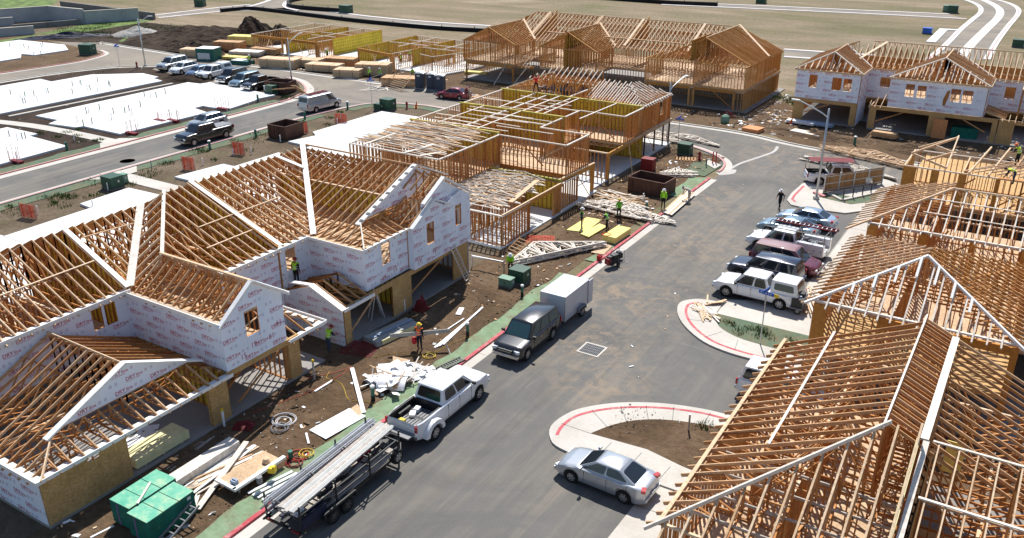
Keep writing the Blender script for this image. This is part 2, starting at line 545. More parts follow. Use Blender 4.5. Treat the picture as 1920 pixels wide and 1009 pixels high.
def copy_tree(src, parent=None):
 c = src.copy()
 C.objects.link(c)
 if parent is not None:
  c.parent = parent
 for ch in src.children:
  copy_tree(ch, c)
 return c
UNIT = {}
def unit_box(mat):
 if mat not in UNIT:
  UNIT[mat] = MB().box((0, 0, 0), (1, 1, 1)).mesh('stick_'+mat, mat)
 return UNIT[mat]
def stick_matrix(p, q, w, h, up=V((0, 0, 1))):
 p, q = V(p), V(q)
 d = q-p
 L = d.length
 d = d/L
 if abs(d.dot(up)) > 0.98:
  up = V((0, 1, 0)) if abs(d.y) < 0.9 else V((1, 0, 0))
 sd = d.cross(up).normalized()
 u = sd.cross(d).normalized()
 c = (p+q)/2
 return Matrix(((sd.x*w, d.x*L, u.x*h, c.x), (sd.y*w, d.y*L, u.y*h, c.y), (sd.z*w, d.z*L, u.z*h, c.z), (0, 0, 0, 1)))
def stick(name, p, q, w, h, mat, parent=None, up=V((0, 0, 1))):
 """one board in local coordinates of its parent, sharing one unit mesh"""
 o = obj(name, unit_box(mat), parent)
 o.matrix_basis = stick_matrix(p, q, w, h, up)
 return o
# ================================================================ the setting
def struct(name, mb, mat, smooth=False):
 return tag(mb.build(name, mat, smooth=smooth), kind='structure')
def poly_sheet(name, pts, z, mat):
 mb = MB()
 mb.sheet([(p[0], p[1], z) for p in pts])
 o = struct(name, mb, mat)
 if o.data.polygons[0].normal.z < 0:
  o.data.flip_normals()
 return o
def offsets(pts, closed=False):
 pts = [V((p[0], p[1], 0)) for p in pts]
 n = len(pts)
 out = []
 for i in range(n):
  a = pts[i-1] if (i > 0 or closed) else None
  b = pts[(i+1) % n] if (i < n-1 or closed) else None
  d1 = (pts[i]-a).normalized() if a is not None else None
  d2_ = (b-pts[i]).normalized() if b is not None else None
  if d1 is None:
   d1 = d2_
  if d2_ is None:
   d2_ = d1
  nn = V((-d1.y-d2_.y, d1.x+d2_.x, 0))
  nn = nn.normalized() if nn.length > 1e-6 else V((-d1.y, d1.x, 0))
  k = max(0.5, nn.dot(V((-d1.y, d1.x, 0))))
  out.append((pts[i], nn/k))
 return out
def smooth_path(pts, n=4):
 P = [V((p[0], p[1], 0)) for p in pts]
 out = []
 for i in range(len(P)-1):
  p0, p1, p2, p3 = P[max(i-1, 0)], P[i], P[i+1], P[min(i+2, len(P)-1)]
  for k in range(n):
   t = k/n
   out.append(0.5*((2*p1)+(p2-p0)*t+(2*p0-5*p1+4*p2-p3)*t*t+(3*p1-p0-3*p2+p3)*t**3))
 out.append(P[-1])
 return out
def strip_mb(mb, pts, l, r, z0, z1=None, mi=0):
 """strip from offset l (left positive) to r, flat at z0 or raised to z1"""
 of = offsets(pts)
 n = len(of)
 if z1 is None:
  vs = []
  for p, nn in of:
   vs += [p+nn*l+V((0, 0, z0)), p+nn*r+V((0, 0, z0))]
  mb.add(vs, [(2*i, 2*i+1, 2*i+3, 2*i+2) for i in range(n-1)], mi)
 else:
  vs = []
  for p, nn in of:
   vs += [p+nn*l+V((0, 0, z0)), p+nn*l+V((0, 0, z1)), p+nn*r+V((0, 0, z1)), p+nn*r+V((0, 0, z0))]
  fs = []
  for i in range(n-1):
   a, b = 4*i, 4*i+4
   for k in range(3):
    fs.append((a+k, a+k+1, b+k+1, b+k))
  fs += [(0, 3, 2, 1), (4*n-4, 4*n-3, 4*n-2, 4*n-1)]
  mb.add(vs, fs, mi)
 return mb
def strip(name, pts, l, r, z0, z1, mat):
 o = struct(name, strip_mb(MB(), pts, l, r, z0, z1), mat)
 return o
poly_sheet('ground', [(-2600, -1500), (1800, -1500), (1800, 3600), (-2600, 3600)], 0.0, 'field')
poly_sheet('dirt_lot', [(-75, -30), (-26.4, -30), (-26.4, 79), (-30, 85.2), (-36, 86.4), (-62, 86), (-72, 83.5), (-75, 77)], 0.008, 'dirt_pale')
poly_sheet('dirt_lot', [(-24.8, 95.2), (-42, 95.2), (-75, 95.2), (-120, 95.2), (-121, 108), (-119.5, 119.5), (-72, 118.5), (-30, 113.5), (-26, 110), (16, 112), (16, 92.3), (-15, 92.3), (-22.3, 93)], 0.008, 'dirt')
poly_sheet('dirt_lot', [(-128, 20), (-84.4, 20), (-84.4, 80), (-86.2, 84.6), (-90.8, 88.6), (-95, 90), (-119, 86.6), (-125, 80.5), (-128, 66)], 0.008, 'dirt_dark')
poly_sheet('dirt_lot', [(-180, 40), (-134.7, 40), (-134.6, 71), (-133.8, 82.8), (-136.4, 89), (-141, 90.4), (-157, 92.5), (-180, 100)], 0.008, 'dirt')
poly_sheet('dirt_lot', [(-160, 93), (-140, 95.6), (-120, 95.2), (-121, 112), (-138, 118), (-168, 118)], 0.006, 'dirt_dark')
poly_sheet('dirt_lot', [(-12, 12), (25, 12), (25, 92), (-12, 92)], 0.006, 'dirt')
mb = MB()
x0, x1, y0, y1, st = -32.6, -26.3, 8.0, 84.0, 0.36
nx, ny = int((x1-x0)/st), int((y1-y0)/st)
for j in range(ny+1):
 for i in range(nx+1):
  x, y = x0+(x1-x0)*i/nx, y0+(y1-y0)*j/ny
  e = min(1, (x-x0)/0.8, (x1-x)/0.8, (y-y0)/1.0, (y1-y)/1.5)
  h = mnoise.noise((x*0.55, y*0.55, 3))*0.05+mnoise.noise((x*1.7, y*1.7, 9))*0.045+mnoise.noise((x*4, y*4, 5))*0.025
  mb.v.append((x, y, 0.016+max(0, 0.05+h)*max(0, e)))
for j in range(ny):
 for i in range(nx):
  a = j*(nx+1)+i
  mb.f.append((a, a+1, a+nx+2, a+nx+1)); mb.m.append(0)
struct('rough_soil', mb, 'dirt', smooth=True)
# ---- roads
poly_sheet('main_street', [(-24.9, -30), (-7.5, -30), (-7.5, 86), (-7.5, 92), (-15.5, 91.8), (-22.3, 92.6), (-28, 94.3), (-33.9, 94.8), (-60, 94.8), (-60, 86), (-34.7, 87), (-30, 85.5), (-26.5, 82), (-24.9, 79)], 0.012, 'asphalt')
poly_sheet('cross_street', [(-60, 94.8), (-60, 86), (-66.5, 86.4), (-73, 84), (-84, 80), (-86, 85), (-91, 89.2), (-95, 90.6), (-119, 87.2), (-125.3, 80.9), (-128.2, 67), (-128.2, 20), (-134.5, 20), (-134.4, 71), (-133.4, 82.8), (-136.3, 89.4), (-140.6, 90.9), (-155.5, 92.6), (-148, 96.5), (-136, 95.9), (-122.8, 95.2), (-96, 94.7)], 0.012, 'asphalt_dusty')
poly_sheet('rear_street', [(-75.3, -30), (-75.3, 77.5), (-73.0, 84.0), (-84.0, 80.02), (-83.8, 79), (-83.8, -30)], 0.010, 'asphalt')
def far_road(lo, hi, stripe=None):
 A = smooth_path([G(*p) for p in lo], 4); B = smooth_path([G(*p) for p in hi], 4)
 n = len(A)
 mb, kb, pb = MB(), MB(), MB()
 mb.v = [(p.x, p.y, 0.013) for p in A]+[(p.x, p.y, 0.013) for p in B]
 for i in range(n-1):
  mb.f.append((i, i+1, n+i+1, n+i)); mb.m.append(0)
 o = struct('far_street', mb, 'asphalt_dusty')
 if o.data.polygons[0].normal.z < 0:
  o.data.flip_normals()
 for P_ in (A, B):
  strip_mb(kb, P_, 0.5, -0.5, 0.0, 0.10)
  strip_mb(pb, P_, 0.08, -0.08, 0.104)
 struct('far_kerb', kb, 'slab_concrete')
 struct('far_kerb_paint', pb, 'pink_paint')
 if stripe:
  struct('road_centre_stripe', strip_mb(MB(), smooth_path([G(*p) for p in stripe], 4), 0.8, -0.8, 0.02), 'slab_concrete')
far_road([(297, 34), (414, 22), (476, 18)], [(290, 29), (400, 16), (470, 9)])
far_road([(476, 18), (560, 25), (671, 37), (802, 48), (905, 55)], [(552, 14), (600, 19), (690, 31), (810, 42), (920, 49)])
far_road([(420, 22), (470, 12), (500, 3), (520, -6)], [(560, 20), (538, 15), (535, 6), (560, -6)])
far_road([(1470, 107), (1530, 111), (1600, 116)], [(1470, 93), (1560, 99), (1640, 104)])
far_road([(1240, 9), (1420, 17), (1640, 27), (1812, 36)], [(1240, 4), (1420, 11), (1640, 21), (1780, 27)])
far_road([(1740, 112), (1775, 83), (1800, 57), (1822, 38), (1838, 24), (1836, 12), (1812, 1), (1770, -8)], [(1850, 112), (1868, 80), (1890, 50), (1908, 28), (1908, 16), (1890, 6), (1860, -2), (1820, -12)],
   [(1800, 108), (1822, 82), (1850, 54), (1872, 32), (1874, 18), (1858, 6), (1830, -6)])
poly_sheet('turnout_pavement', [G(*p)[:2] for p in ((1746, 79), (1770, 57), (1800, 57), (1776, 83))], 0.02, 'asphalt_dusty')
struct('turnout_kerb', strip_mb(MB(), [G(*p) for p in ((1745, 80), (1769, 56), (1802, 57.5))], 0.8, -0.8, 0.0, 0.14), 'slab_concrete')
# ---- kerbs: gutter pan, kerb, red paint
KL = smooth_path([(-25.28, -30), (-25.28, 0), (-25.28, 30), (-25.28, 60), (-25.28, 76.2)], 3)
KC = smooth_path([(-25.25, 78.6), (-25.25, 79.7), (-25.7, 81.7), (-27.1, 83.6), (-29.8, 85.4), (-32.6, 86.3), (-36, 86.7), (-48, 86.3), (-60, 86.0), (-66.5, 86.4), (-71, 85.2), (-73.4, 83.4), (-74.4, 80), (-75.2, 74), (-75.3, 60), (-75.4, 40), (-75.3, -30)], 4)
KR = smooth_path([(-83.9, -30), (-83.9, 40), (-83.9, 76), (-84.4, 80.6), (-85.9, 85), (-90.8, 89), (-95, 90.4)], 4)
KF = smooth_path([(-148, 96.7), (-136, 96.0), (-122.8, 95.3), (-96.4, 94.8), (-60, 94.9), (-38, 94.9), (-28, 94.4), (-22.3, 92.7), (-15.5, 91.9), (10, 91.9)], 4)
KW = smooth_path([(-134.6, 20), (-134.5, 60), (-134.4, 71), (-133.5, 80), (-133.9, 84.5), (-136.3, 89.3), (-140.5, 91)], 4)
KX = smooth_path([(-128.1, 20), (-128.1, 67), (-125.3, 80.7), (-122, 84.8), (-119, 87.1)], 4)
for kp, side, red in ((KL, -1, 'red_paint'), (KC, -1, 'pink_paint'), (KR, -1, 'pink_paint'), (KF, 1, None), (KW, -1, 'pink_paint'), (KX, 1, None)):
 kb = MB()
 s = side
 pan = 1.05 if kp is KR else 0.65
 if s < 0:
  strip_mb(kb, kp, -0.08, -0.08-pan, 0.020)
  strip_mb(kb, kp, 0.12, -0.09, 0.0, 0.125)
 else:
  strip_mb(kb, kp, 0.09, -0.12, 0.0, 0.125)
  strip_mb(kb, kp, -0.12, -0.8, 0.020)
 struct('kerb', kb, 'kerb_concrete')
 if red:
  kb = MB()
  wr = 0.13 if red == 'red_paint' else 0.05
  strip_mb(kb, kp, wr, -0.097, 0.129)
  strip_mb(kb, kp, -0.094, -0.10, 0.02, 0.129)
  struct('kerb_paint', kb, red)
kb = MB()
for i in range(40):
 y = -4+i*2.4
 if y < 76:
  kb.box((-24.98, y, 0.018), (0.62, 0.03, 0.008))
struct('gutter_joint', kb, 'old_wall_concrete')
GS = MB();
def wavy(pts, l, r, amp, z, mb, step=0.8):
 sp = []
 of = offsets(pts)
 vs = []
 n = len(of)
 for i, (p, nn) in enumerate(of):
  a = mnoise.noise((p.x*0.6, p.y*0.6, 1.7))*amp
  vs += [p+nn*l+V((0, 0, z)), p+nn*(r+a)+V((0, 0, z))]
 mb.add(vs, [(2*i, 2*i+1, 2*i+3, 2*i+2) for i in range(n-1)])
def dense(a, b, step=0.7):
 a, b = V((a[0], a[1], 0)), V((b[0], b[1], 0))
 n = max(2, int((b-a).length/step))
 return [a.lerp(b, i/n) for i in range(n+1)]
for a, b, w in ((-5, 49.5, 1.25), (52.5, 59, 0.9), (69.5, 76, 1.5), (-30, -5, 1.25)):
 wavy(dense((-25.42, a), (-25.42, b)), 0, w, 0.45, 0.07, GS)
o = struct('seeded_strip', GS, 'hydroseed')
GS = MB()
wavy(dense((-75.15, -30), (-75.15, 76)), 0, -1.5, 0.4, 0.05, GS)
wavy(dense((-84.05, 30), (-84.05, 54)), 0, 1.8, 0.5, 0.05, GS)
wavy(dense((-84.05, 57.2), (-84.2, 79)), 0, 1.7, 0.5, 0.05, GS)
wavy([(p.x, p.y, 0) for p in KC if p.y > 79.9 and p.x < -60], 0.16, 1.7, 0.5, 0.05, GS)
wavy(dense((-25.6, 81), (-25.9, 76.5)), 0, -2.6, 0.8, 0.08, GS)
o = struct('seeded_strip', GS, 'hydroseed_dark')
for o in bpy.data.objects:
 if o.name.startswith('seeded_strip'):
  me = o.data
  fl = [p for p in me.polygons if p.normal.z < 0]
  if len(fl) > len(me.polygons)/2:
   me.flip_normals()
poly_sheet('utility_pad', [tuple(G(1328, 302)[:2]), tuple(G(1352, 312)[:2]), tuple(G(1340, 319)[:2]), tuple(G(1322, 309)[:2])], 0.14, 'kerb_concrete')
# ---- pavement islands on the right of the street
def island(name, outer, z, mat='kerb_concrete'):
 mb = MB()
 mb.prism([(p[0], p[1], 0.0) for p in outer], (0, 0, z))
 return struct(name, mb, mat)
ISL_A = [(-7.6, 30.8), (-15.9, 30.8)]+[tuple(p[:2]) for p in smooth_path([(-15.9, 30.8), (-17.0, 31.1), (-17.75, 32.3), (-17.5, 34.0), (-16.6, 35.3), (-15.3, 36.4), (-13.6, 37.3), (-11.7, 37.85), (-10.2, 38.0)], 4)]+[(-7.6, 38.0)]
ISL_Ai = [tuple(p[:2]) for p in smooth_path([(-15.75, 32.75), (-15.1, 34.06), (-14.1, 35.2), (-12.7, 36.0), (-10.9, 36.55)], 4)]+[(-7.6, 36.6), (-7.6, 32.3), (-10.86, 32.62), (-12.8, 33.0)]
island('island_pavement', ISL_A, 0.12)
poly_sheet('island_soil', ISL_Ai, 0.126, 'dirt')
RED_A = smooth_path([(-17.1, 31.75), (-17.25, 32.5), (-17.1, 33.7), (-16.3, 34.9), (-15.1, 35.95), (-13.5, 36.85), (-11.7, 37.42), (-10.2, 37.55)], 4)
struct('kerb_paint', strip_mb(MB(), RED_A, 0.085, -0.085, 0.126), 'red_paint')
ISL_B = [(-7.6, 44.35), (-10.7, 44.38)]+[tuple(p[:2]) for p in smooth_path([(-10.7, 44.38), (-12.5, 44.4), (-14.3, 44.9), (-16, 46.2), (-17.1, 47.7), (-17.55, 49.2), (-17.0, 50.2), (-16.1, 50.6), (-15.1, 50.7)], 4)]+[(-15.0, 49.05), (-7.6, 49.05)]
ISL_Bi = [tuple(p[:2]) for p in smooth_path([(-14.9, 48.6), (-14.2, 47.3), (-12.8, 46.5), (-11.2, 46.3)], 4)]+[(-7.6, 46.2), (-7.6, 48.95), (-14.9, 48.95)]
island('island_pavement', ISL_B, 0.12)
poly_sheet('island_soil', ISL_Bi, 0.126, 'hydroseed_dark')
RED_B = smooth_path([(-10.6, 44.85), (-12.4, 44.9), (-14.0, 45.3), (-15.6, 46.5), (-16.6, 47.9), (-16.95, 49.2), (-16.5, 49.9)], 4)
struct('kerb_paint', strip_mb(MB(), RED_B, 0.085, -0.085, 0.126), 'red_paint')
poly_sheet('driveway_apron', [(-15.0, 49.06), (-7.6, 49.06), (-7.6, 75), (-11.2, 75), (-11.2, 53.6), (-15.1, 51.4)], 0.05, 'kerb_concrete')
poly_sheet('driveway_apron', [(-12.05, 10), (-7.6, 10), (-7.6, 30.79), (-11.6, 30.79)], 0.045, 'kerb_concrete')
ISL_C = [G(*p)[:2] for p in ((1503, 347), (1484, 364), (1475, 377), (1483, 386), (1500, 390), (1547, 397), (1584, 402), (1660, 392), (1690, 350), (1640, 330), (1530, 338))]
island('island_pavement', ISL_C, 0.12)
poly_sheet('island_soil', [G(*p)[:2] for p in ((1532, 371), (1595, 386), (1640, 380), (1650, 360), (1600, 372), (1545, 362))], 0.128, 'hydroseed_dark')
struct('kerb_paint', strip_mb(MB(), [G(*p) for p in ((1507, 351), (1490, 368), (1485, 376), (1491, 381))], 0.10, -0.10, 0.127), 'red_paint')
kb = MB()
def joint(p, q, z):
 kb.beam((p[0], p[1], z), (q[0], q[1], z), 0.03, 0.006)
of_in = ISL_Ai[:17]
for k in range(0, 17, 3):
 a = V((of_in[k][0], of_in[k][1], 0));
 j = min(range(len(RED_A)), key=lambda q: (RED_A[q]-a).length)
 b = RED_A[j]+(RED_A[j]-a).normalized()*0.15
 joint(a, b, 0.123)
for x in (-14.6, -13.0, -11.4, -9.8):
 joint((x, 30.85), (x+0.1, 32.3 if x > -12.5 else 32.6), 0.123)
for y in (14, 18, 22, 26, 29):
 joint((-12.0, y), (-7.7, y), 0.048)
for y in (53.5, 57.5, 61.5, 65.5, 69.5, 73):
 joint((-11.2, y), (-7.7, y), 0.053)
joint((-11.15, 53), (-11.15, 75), 0.053)
for k in range(4, 30, 5):
 if k < len(RED_B):
  a = RED_B[k]; d = V((-13, 48.2, 0))-a
  joint(a, a+d.normalized()*1.3, 0.123)
struct('pavement_joint', kb, 'old_wall_concrete')
# ---- storm drain
sd = thing('storm_drain', 'square storm drain grate with white concrete collar in the street', 'drain', G(1110, 656))
base = G(1110, 656)
mb = MB()
for sx, sy, dx, dy in ((0, 0.63, 1.42, 0.12), (0, -0.63, 1.42, 0.12), (0.65, 0, 0.12, 1.14), (-0.65, 0, 0.12, 1.14)):
 mb.box((sx, sy, 0.02), (dx, dy, 0.03))
mb.build('collar', 'kerb_concrete', sd)
MB().box((0, 0, 0.016), (1.16, 1.14, 0.006)).build('pit', 'silt_black', sd)
for i in range(11):
 stick('grate_bar', (-0.5+i*0.1, -0.56, 0.032), (-0.5+i*0.1, 0.56, 0.032), 0.03, 0.02, 'grey_plastic', sd)
for yy in (-0.28, 0, 0.28):
 stick('grate_bar', (-0.56, yy, 0.04), (0.56, yy, 0.04), 0.04, 0.02, 'grey_plastic', sd)
kb = MB()
for pp in ([(985, 728), (1001, 716), (1045, 690), (1089, 665), (1140, 640)], [(1040, 560), (1075, 566), (1130, 585), (1160, 620)], [(1210, 640), (1260, 640), (1330, 660), (1390, 680)]):
 strip_mb(kb, smooth_path([G(*p) for p in pp], 6), 0.03, -0.03, 0.0145)
struct('asphalt_crack', kb, 'old_wall_concrete')
kb = MB()
strip_mb(kb, smooth_path([G(1362, 322), G(1385, 308), G(1420, 296), G(1450, 285), G(1458, 275)], 4), 0.16, -0.16, 0.016)
strip_mb(kb, smooth_path([G(1345, 326), G(1368, 324), G(1372, 318)], 4), 0.45, -0.45, 0.017)
struct('chalk_mark', kb, 'chalk')
kb = MB()
kb.lathe([(0.0, 0.0), (0.75, 0.0)], 16, G(239, 302)+V((0, 0, 0.018)))
o = struct('paint_mark', kb, 'blue_paint')
# ---- house slabs not yet built on, each a thing of its own
def slab(name, label, pts, h=0.22, mat='slab_concrete', joints=(), pipes=(), group='bare concrete house slabs'):
 c = V((sum(p[0] for p in pts)/len(pts), sum(p[1] for p in pts)/len(pts), 0))
 t = thing(name, label, 'slab', c, 0, group)
 mb = MB()
 mb.prism([(p[0]-c.x, p[1]-c.y, 0.0) for p in pts], (0, 0, h))
 mb.build('slab', mat, t)
 if joints:
  mb = MB()
  for a, b in joints:
   mb.beam((a[0]-c.x, a[1]-c.y, h), (b[0]-c.x, b[1]-c.y, h), 0.09, 0.012)
  mb.build('joint', 'wall_concrete', t)
 for i, (px, py, ph) in enumerate(pipes):
  p = G(px, py, h)-c
  mt = ('grey_plastic', 'white_plastic', 'pipe_green')[i % 3]
  mb = MB().tube([(p.x, p.y, h-0.05), (p.x, p.y, h+ph)], 0.06, 6)
  mb.build('pipe_stub', mt, t)
 return t
def rp(n, x0, y0, x1, y1, seed):
 r = random.Random(seed)
 return [(x0+(x1-x0)*r.random(), y0+(y1-y0)*r.random(), 0.35+0.6*r.random()) for _ in range(n)]
slab('house_slab', 'far white house slab with pipe stubs, beside the dusty crossroad and parked cars',
  [(-108.2, 40), (-108.0, 79.0), (-110.8, 79.6), (-110.9, 80.6), (-115.3, 81.2), (-121, 76.5), (-121.2, 70.4), (-124.4, 70.7), (-124.6, 60), (-127, 58), (-127, 40)],
  pipes=[(q[0]/5.606, 140+q[1]/5.606, 0.7) for q in ((115, 210), (220, 250), (265, 230), (360, 220), (395, 280), (245, 300), (270, 300), (490, 190), (510, 195), (765, 120), (840, 100), (855, 110), (765, 200), (920, 160), (950, 160), (1028, 75), (1028, 180), (1145, 110), (1160, 125))])
slab('house_slab', 'long white house slab between the parked row and the rear street',
  [(-103.4, 57.2), (-99.0, 57.3), (-98.3, 55.7), (-94, 56.3), (-93.7, 57.1), (-87.0, 57.1), (-86.9, 69.2), (-90.2, 69.9), (-90.2, 71.3), (-86.0, 71.4), (-86.9, 76.6), (-87.4, 78.2), (-87.1, 80.6), (-101.3, 81.8), (-101.6, 80.4), (-104, 80.2), (-103.6, 63.5)],
  joints=(((-93.7, 57.2), (-93.7, 67.5)), ((-96.8, 67.5), (-86.95, 67.5)), ((-95.5, 67.5), (-95.5, 78.2)), ((-95.5, 78.2), (-87.3, 78.0))),
  pipes=[(q[0]/5.606, 140+q[1]/5.606, 0.75) for q in ((910, 405), (935, 400), (1050, 370), (1195, 410), (815, 495), (880, 540), (970, 515), (1175, 475), (1315, 400), (1360, 380), (1390, 420), (1480, 340), (1520, 230), (1585, 240), (1645, 240), (1740, 200))])
slab('house_slab', 'white house slab cut by the left edge beside the rear street',
  [(-100.8, 30), (-100.8, 52.2), (-95, 52.3), (-94.9, 51.3), (-87.4, 51.0), (-86.9, 44), (-86.9, 30)],
  pipes=[(q[0]/5.606, 140+q[1]/5.606, 0.7) for q in ((100, 650), (185, 690), (235, 675), (270, 670))])
slab('house_slab', 'small far white slab in the upper left beyond the dusty side street',
  [(-143.8, 66), (-143.8, 79.2), (-147.4, 81.5), (-144.4, 82), (-144.3, 88), (-150, 91), (-162.3, 90), (-163, 66)],
  pipes=[(q[0]/6.307, q[1]/6.307, 0.7) for q in ((120, 560), (238, 580), (287, 565), (345, 590), (405, 545), (490, 555), (510, 545), (405, 660), (488, 650))])
slab('house_slab', 'white patio slab behind the nearest wrapped house, orange netting at its edge',
  [(-49.3, 26), (-49.3, 46.2), (-64.5, 46.2), (-64.6, 45.6), (-69.4, 45.4), (-69.2, 40.4), (-67.4, 40.2), (-67.2, 32.6), (-69.6, 32.4), (-69.6, 26)],
  joints=(((-49.4, 40.3), (-67.3, 40.2)), ((-49.4, 32.5), (-67.2, 32.5))))
slab('house_slab', 'white rear slab behind the roof peak, its corner pointing at the rusty bin',
  [(-49.2, 49.6), (-68.6, 49.8), (-68.0, 55), (-66.4, 55.2), (-66.3, 60.9), (-49.2, 61)],
  joints=(((-49.2, 55.1), (-68, 55.1)),))
slab('house_slab', 'white rear slab beside the open framed house and the green utility cabinets',
  [(-50.3, 61.3), (-65, 61.5), (-65.2, 64.4), (-68.6, 64.6), (-67.8, 68), (-69.2, 69), (-69, 80.8), (-62, 80.8), (-50.3, 79)],
  joints=(((-50.4, 71), (-68.5, 71)),))
for pts, w in (([(-107, 53.0), (-100, 54.4), (-93, 54.9), (-85.6, 55.0)], 1.5), ([(-76, 47.8), (-70, 47.6), (-49.5, 47.7)], 1.7)):
 sp = smooth_path(pts, 5)
 strip('garden_path', sp, w/2, -w/2, 0.0, 0.07, 'kerb_concrete')
poly_sheet('path_landing', [(-85.9, 53.8), (-84.1, 52.6), (-84.1, 57.4), (-85.9, 56.2)], 0.09, 'kerb_concrete')
poly_sheet('path_landing', [(-73.4, 46.4), (-75.1, 45.2), (-75.1, 50.4), (-73.4, 49.2)], 0.09, 'kerb_concrete')
strip('footing_strip', [(-106.4, 55.6), (-105.8, 79)], 0.25, -0.25, 0.0, 0.12, 'kerb_concrete')
poly_sheet('parking_pad', [(-96, 81.5), (-117.5, 84.5), (-119, 87.1), (-95, 90.5)], 0.02, 'asphalt_dusty')
# ---- walls, berms and mounds in the upper left
def wall_thing(name, label, pts, h, w, mat, cat='wall', cap=None):
 c = V((pts[0][0], pts[0][1], 0))
 t = thing(name, label, cat, c)
 for i in range(len(pts)-1):
  a, b = V((pts[i][0], pts[i][1], 0))-c, V((pts[i+1][0], pts[i+1][1], 0))-c
  L = (b-a).length
  n = max(1, int(L/6.0))
  for k in range(n):
   p, q = a.lerp(b, k/n), a.lerp(b, (k+1)/n)
   d = (q-p).normalized()*0.03
   stick('wall_panel', p+d+V((0, 0, h/2)), q-d+V((0, 0, h/2)), w, h, mat, t)
  if cap:
   stick('coping', a+V((0, 0, h+0.05)), b+V((0, 0, h+0.05)), w+0.15, 0.1, cap, t)
 return t
wall_thing('retaining_wall', 'tall grey concrete basin wall with a dark inside corner', [G(-90, 52)[:2], G(95, 38)[:2], G(160, 45)[:2]], 2.9, 0.4, 'wall_concrete', cap='kerb_concrete')
wall_thing('retaining_wall', 'grey basin wall running down to the grass beside the lamp', [G(160, 45)[:2], G(262, 38)[:2]], 2.5, 0.4, 'wall_concrete', cap='kerb_concrete')
wall_thing('retaining_wall', 'low brown block wall inside the concrete basin', [G(25, 57)[:2], G(152, 46)[:2]], 1.05, 0.5, 'old_wall_concrete')
wall_thing('retaining_wall', 'short grey wall at the left edge above the far slab', [G(-70, 56)[:2], G(27, 48)[:2]], 1.6, 0.4, 'wall_concrete', cap='kerb_concrete')
wall_thing('retaining_wall', 'low sloping grey wall near the left edge above the far slab', [G(-60, 74)[:2], G(66, 64)[:2]], 1.5, 0.4, 'wall_concrete', cap='kerb_concrete')
wall_thing('retaining_wall', 'dark long far retaining wall ending beside the lamp post top', [G(116, 14)[:2], G(290, 37)[:2]], 1.45, 0.6, 'old_wall_concrete')
poly_sheet('basin_floor', [G(*p)[:2] for p in ((-100, 75), (66, 64), (170, 46), (95, 38), (-100, 53))], 0.01, 'dirt_pale')
poly_sheet('grass_bank', [G(*p)[:2] for p in ((60, 66), (160, 60), (262, 44), (290, 38), (262, 37), (160, 46), (110, 56))], 0.02, 'grass_green')
poly_sheet('grass_bank', [G(*p)[:2] for p in ((-80, 30), (0, 20), (95, 11), (110, 2), (40, -4), (-80, 6))], 0.02, 'grass_green')
poly_sheet('grass_bank', [G(*p)[:2] for p in ((-40, 84), (40, 69), (68, 66), (60, 72), (0, 80))], 0.02, 'grass_green')
poly_sheet('grass_bank', [G(*p)[:2] for p in ((222, 78), (240, 68), (300, 70), (290, 84))], 0.02, 'grass_green')
def mound(name, label, cat, cx, cy, rx, ry, h, mat, rz=0, seed=0, rough=1.0, n=46):
 t = MB()
 for j in range(n+1):
  for i in range(n+1):
   u, v = i/n*2-1, j/n*2-1
   r = math.sqrt(u*u+v*v)
   rr = r*(1+0.22*mnoise.noise((u*1.6, v*1.6, seed)))
   e = max(0, 1-rr)**0.8
   hh = e*h*(0.75+0.6*rough*mnoise.noise((u*2.4, v*2.4, seed+4)))+e*0.5*rough*mnoise.noise((u*8, v*8, seed+8))*h*0.35
   hh += (0.35*rough*h*0.25)*mnoise.noise((u*17, v*17, seed+2))*min(1, e*3)
   t.v.append((u*rx, v*ry, max(-0.15, hh-0.05)))
 for j in range(n):
  for i in range(n):
   a = j*(n+1)+i
   t.f.append((a, a+1, a+n+2, a+n+1)); t.m.append(0)
 o = t.build(name, mat)
 o.location = (cx, cy, 0)
 o.rotation_euler = (0, 0, rz)
 return tag(o, label, cat)
mound('dirt_mound', 'largest heap of dark soil, next to the gravel pile', 'dirt pile', -134, 108, 16, 11, 3.2, 'dirt_dark', R(15), 1)
mound('dirt_mound', 'tall dark soil heap right behind the timber framed walls', 'dirt pile', -124.5, 112.5, 8, 7, 5.0, 'dirt_dark', R(20), 5)
mound('dirt_mound', 'low dark soil heap along the kerb left of the lumber bundles', 'dirt pile', -126.5, 99.5, 9.5, 3.6, 2.0, 'dirt_dark', R(-8), 9)
mound('gravel_pile', 'pale grey gravel pile behind the lamp post', 'gravel pile', *G(260, 66)[:2], 5.2, 3.4, 2.2, 'gravel', R(30), 12, 0.4)
mound('dirt_mound', 'small soil heap in front of the parked blue car', 'dirt pile', *G(352, 150)[:2], 4.5, 2.0, 1.1, 'dirt_dark', R(20), 15, 0.7, 24)
mound('dirt_mound', 'flat spoil heap beside the wrapped house in the background, under the lamp', 'dirt pile', -21, 97.3, 6.5, 2.0, 0.8, 'dirt', R(-4), 21, 1.0, 40)
mound('dirt_mound', 'small spoil heap at the foot of the far garages', 'dirt pile', -10.2, 96.6, 3.4, 2.2, 1.1, 'dirt', R(0), 24, 0.9, 30)
def berm(label, pts, hh=0.75):
 sp = smooth_path([G(*p) for p in pts], 4)
 c = sp[0].copy()
 t = thing('silt_fence', label, 'fence', c, 0, 'black silt fences')
 mb = MB()
 strip_mb(mb, [p-c for p in sp], 0.25, -0.25, 0.0, hh)
 mb.build('fabric', 'silt_black', t)
 for p in sp[::3]:
  stick('stake', p-c, p-c+V((0, 0, hh+0.3)), 0.12, 0.12, 'old_wall_concrete', t)
berm('long black silt fence between the far street and the framed roofs', [(414, 23), (446, 20), (478, 19), (560, 28.5), (671, 42), (802, 54.5), (890, 60), (925, 62)])
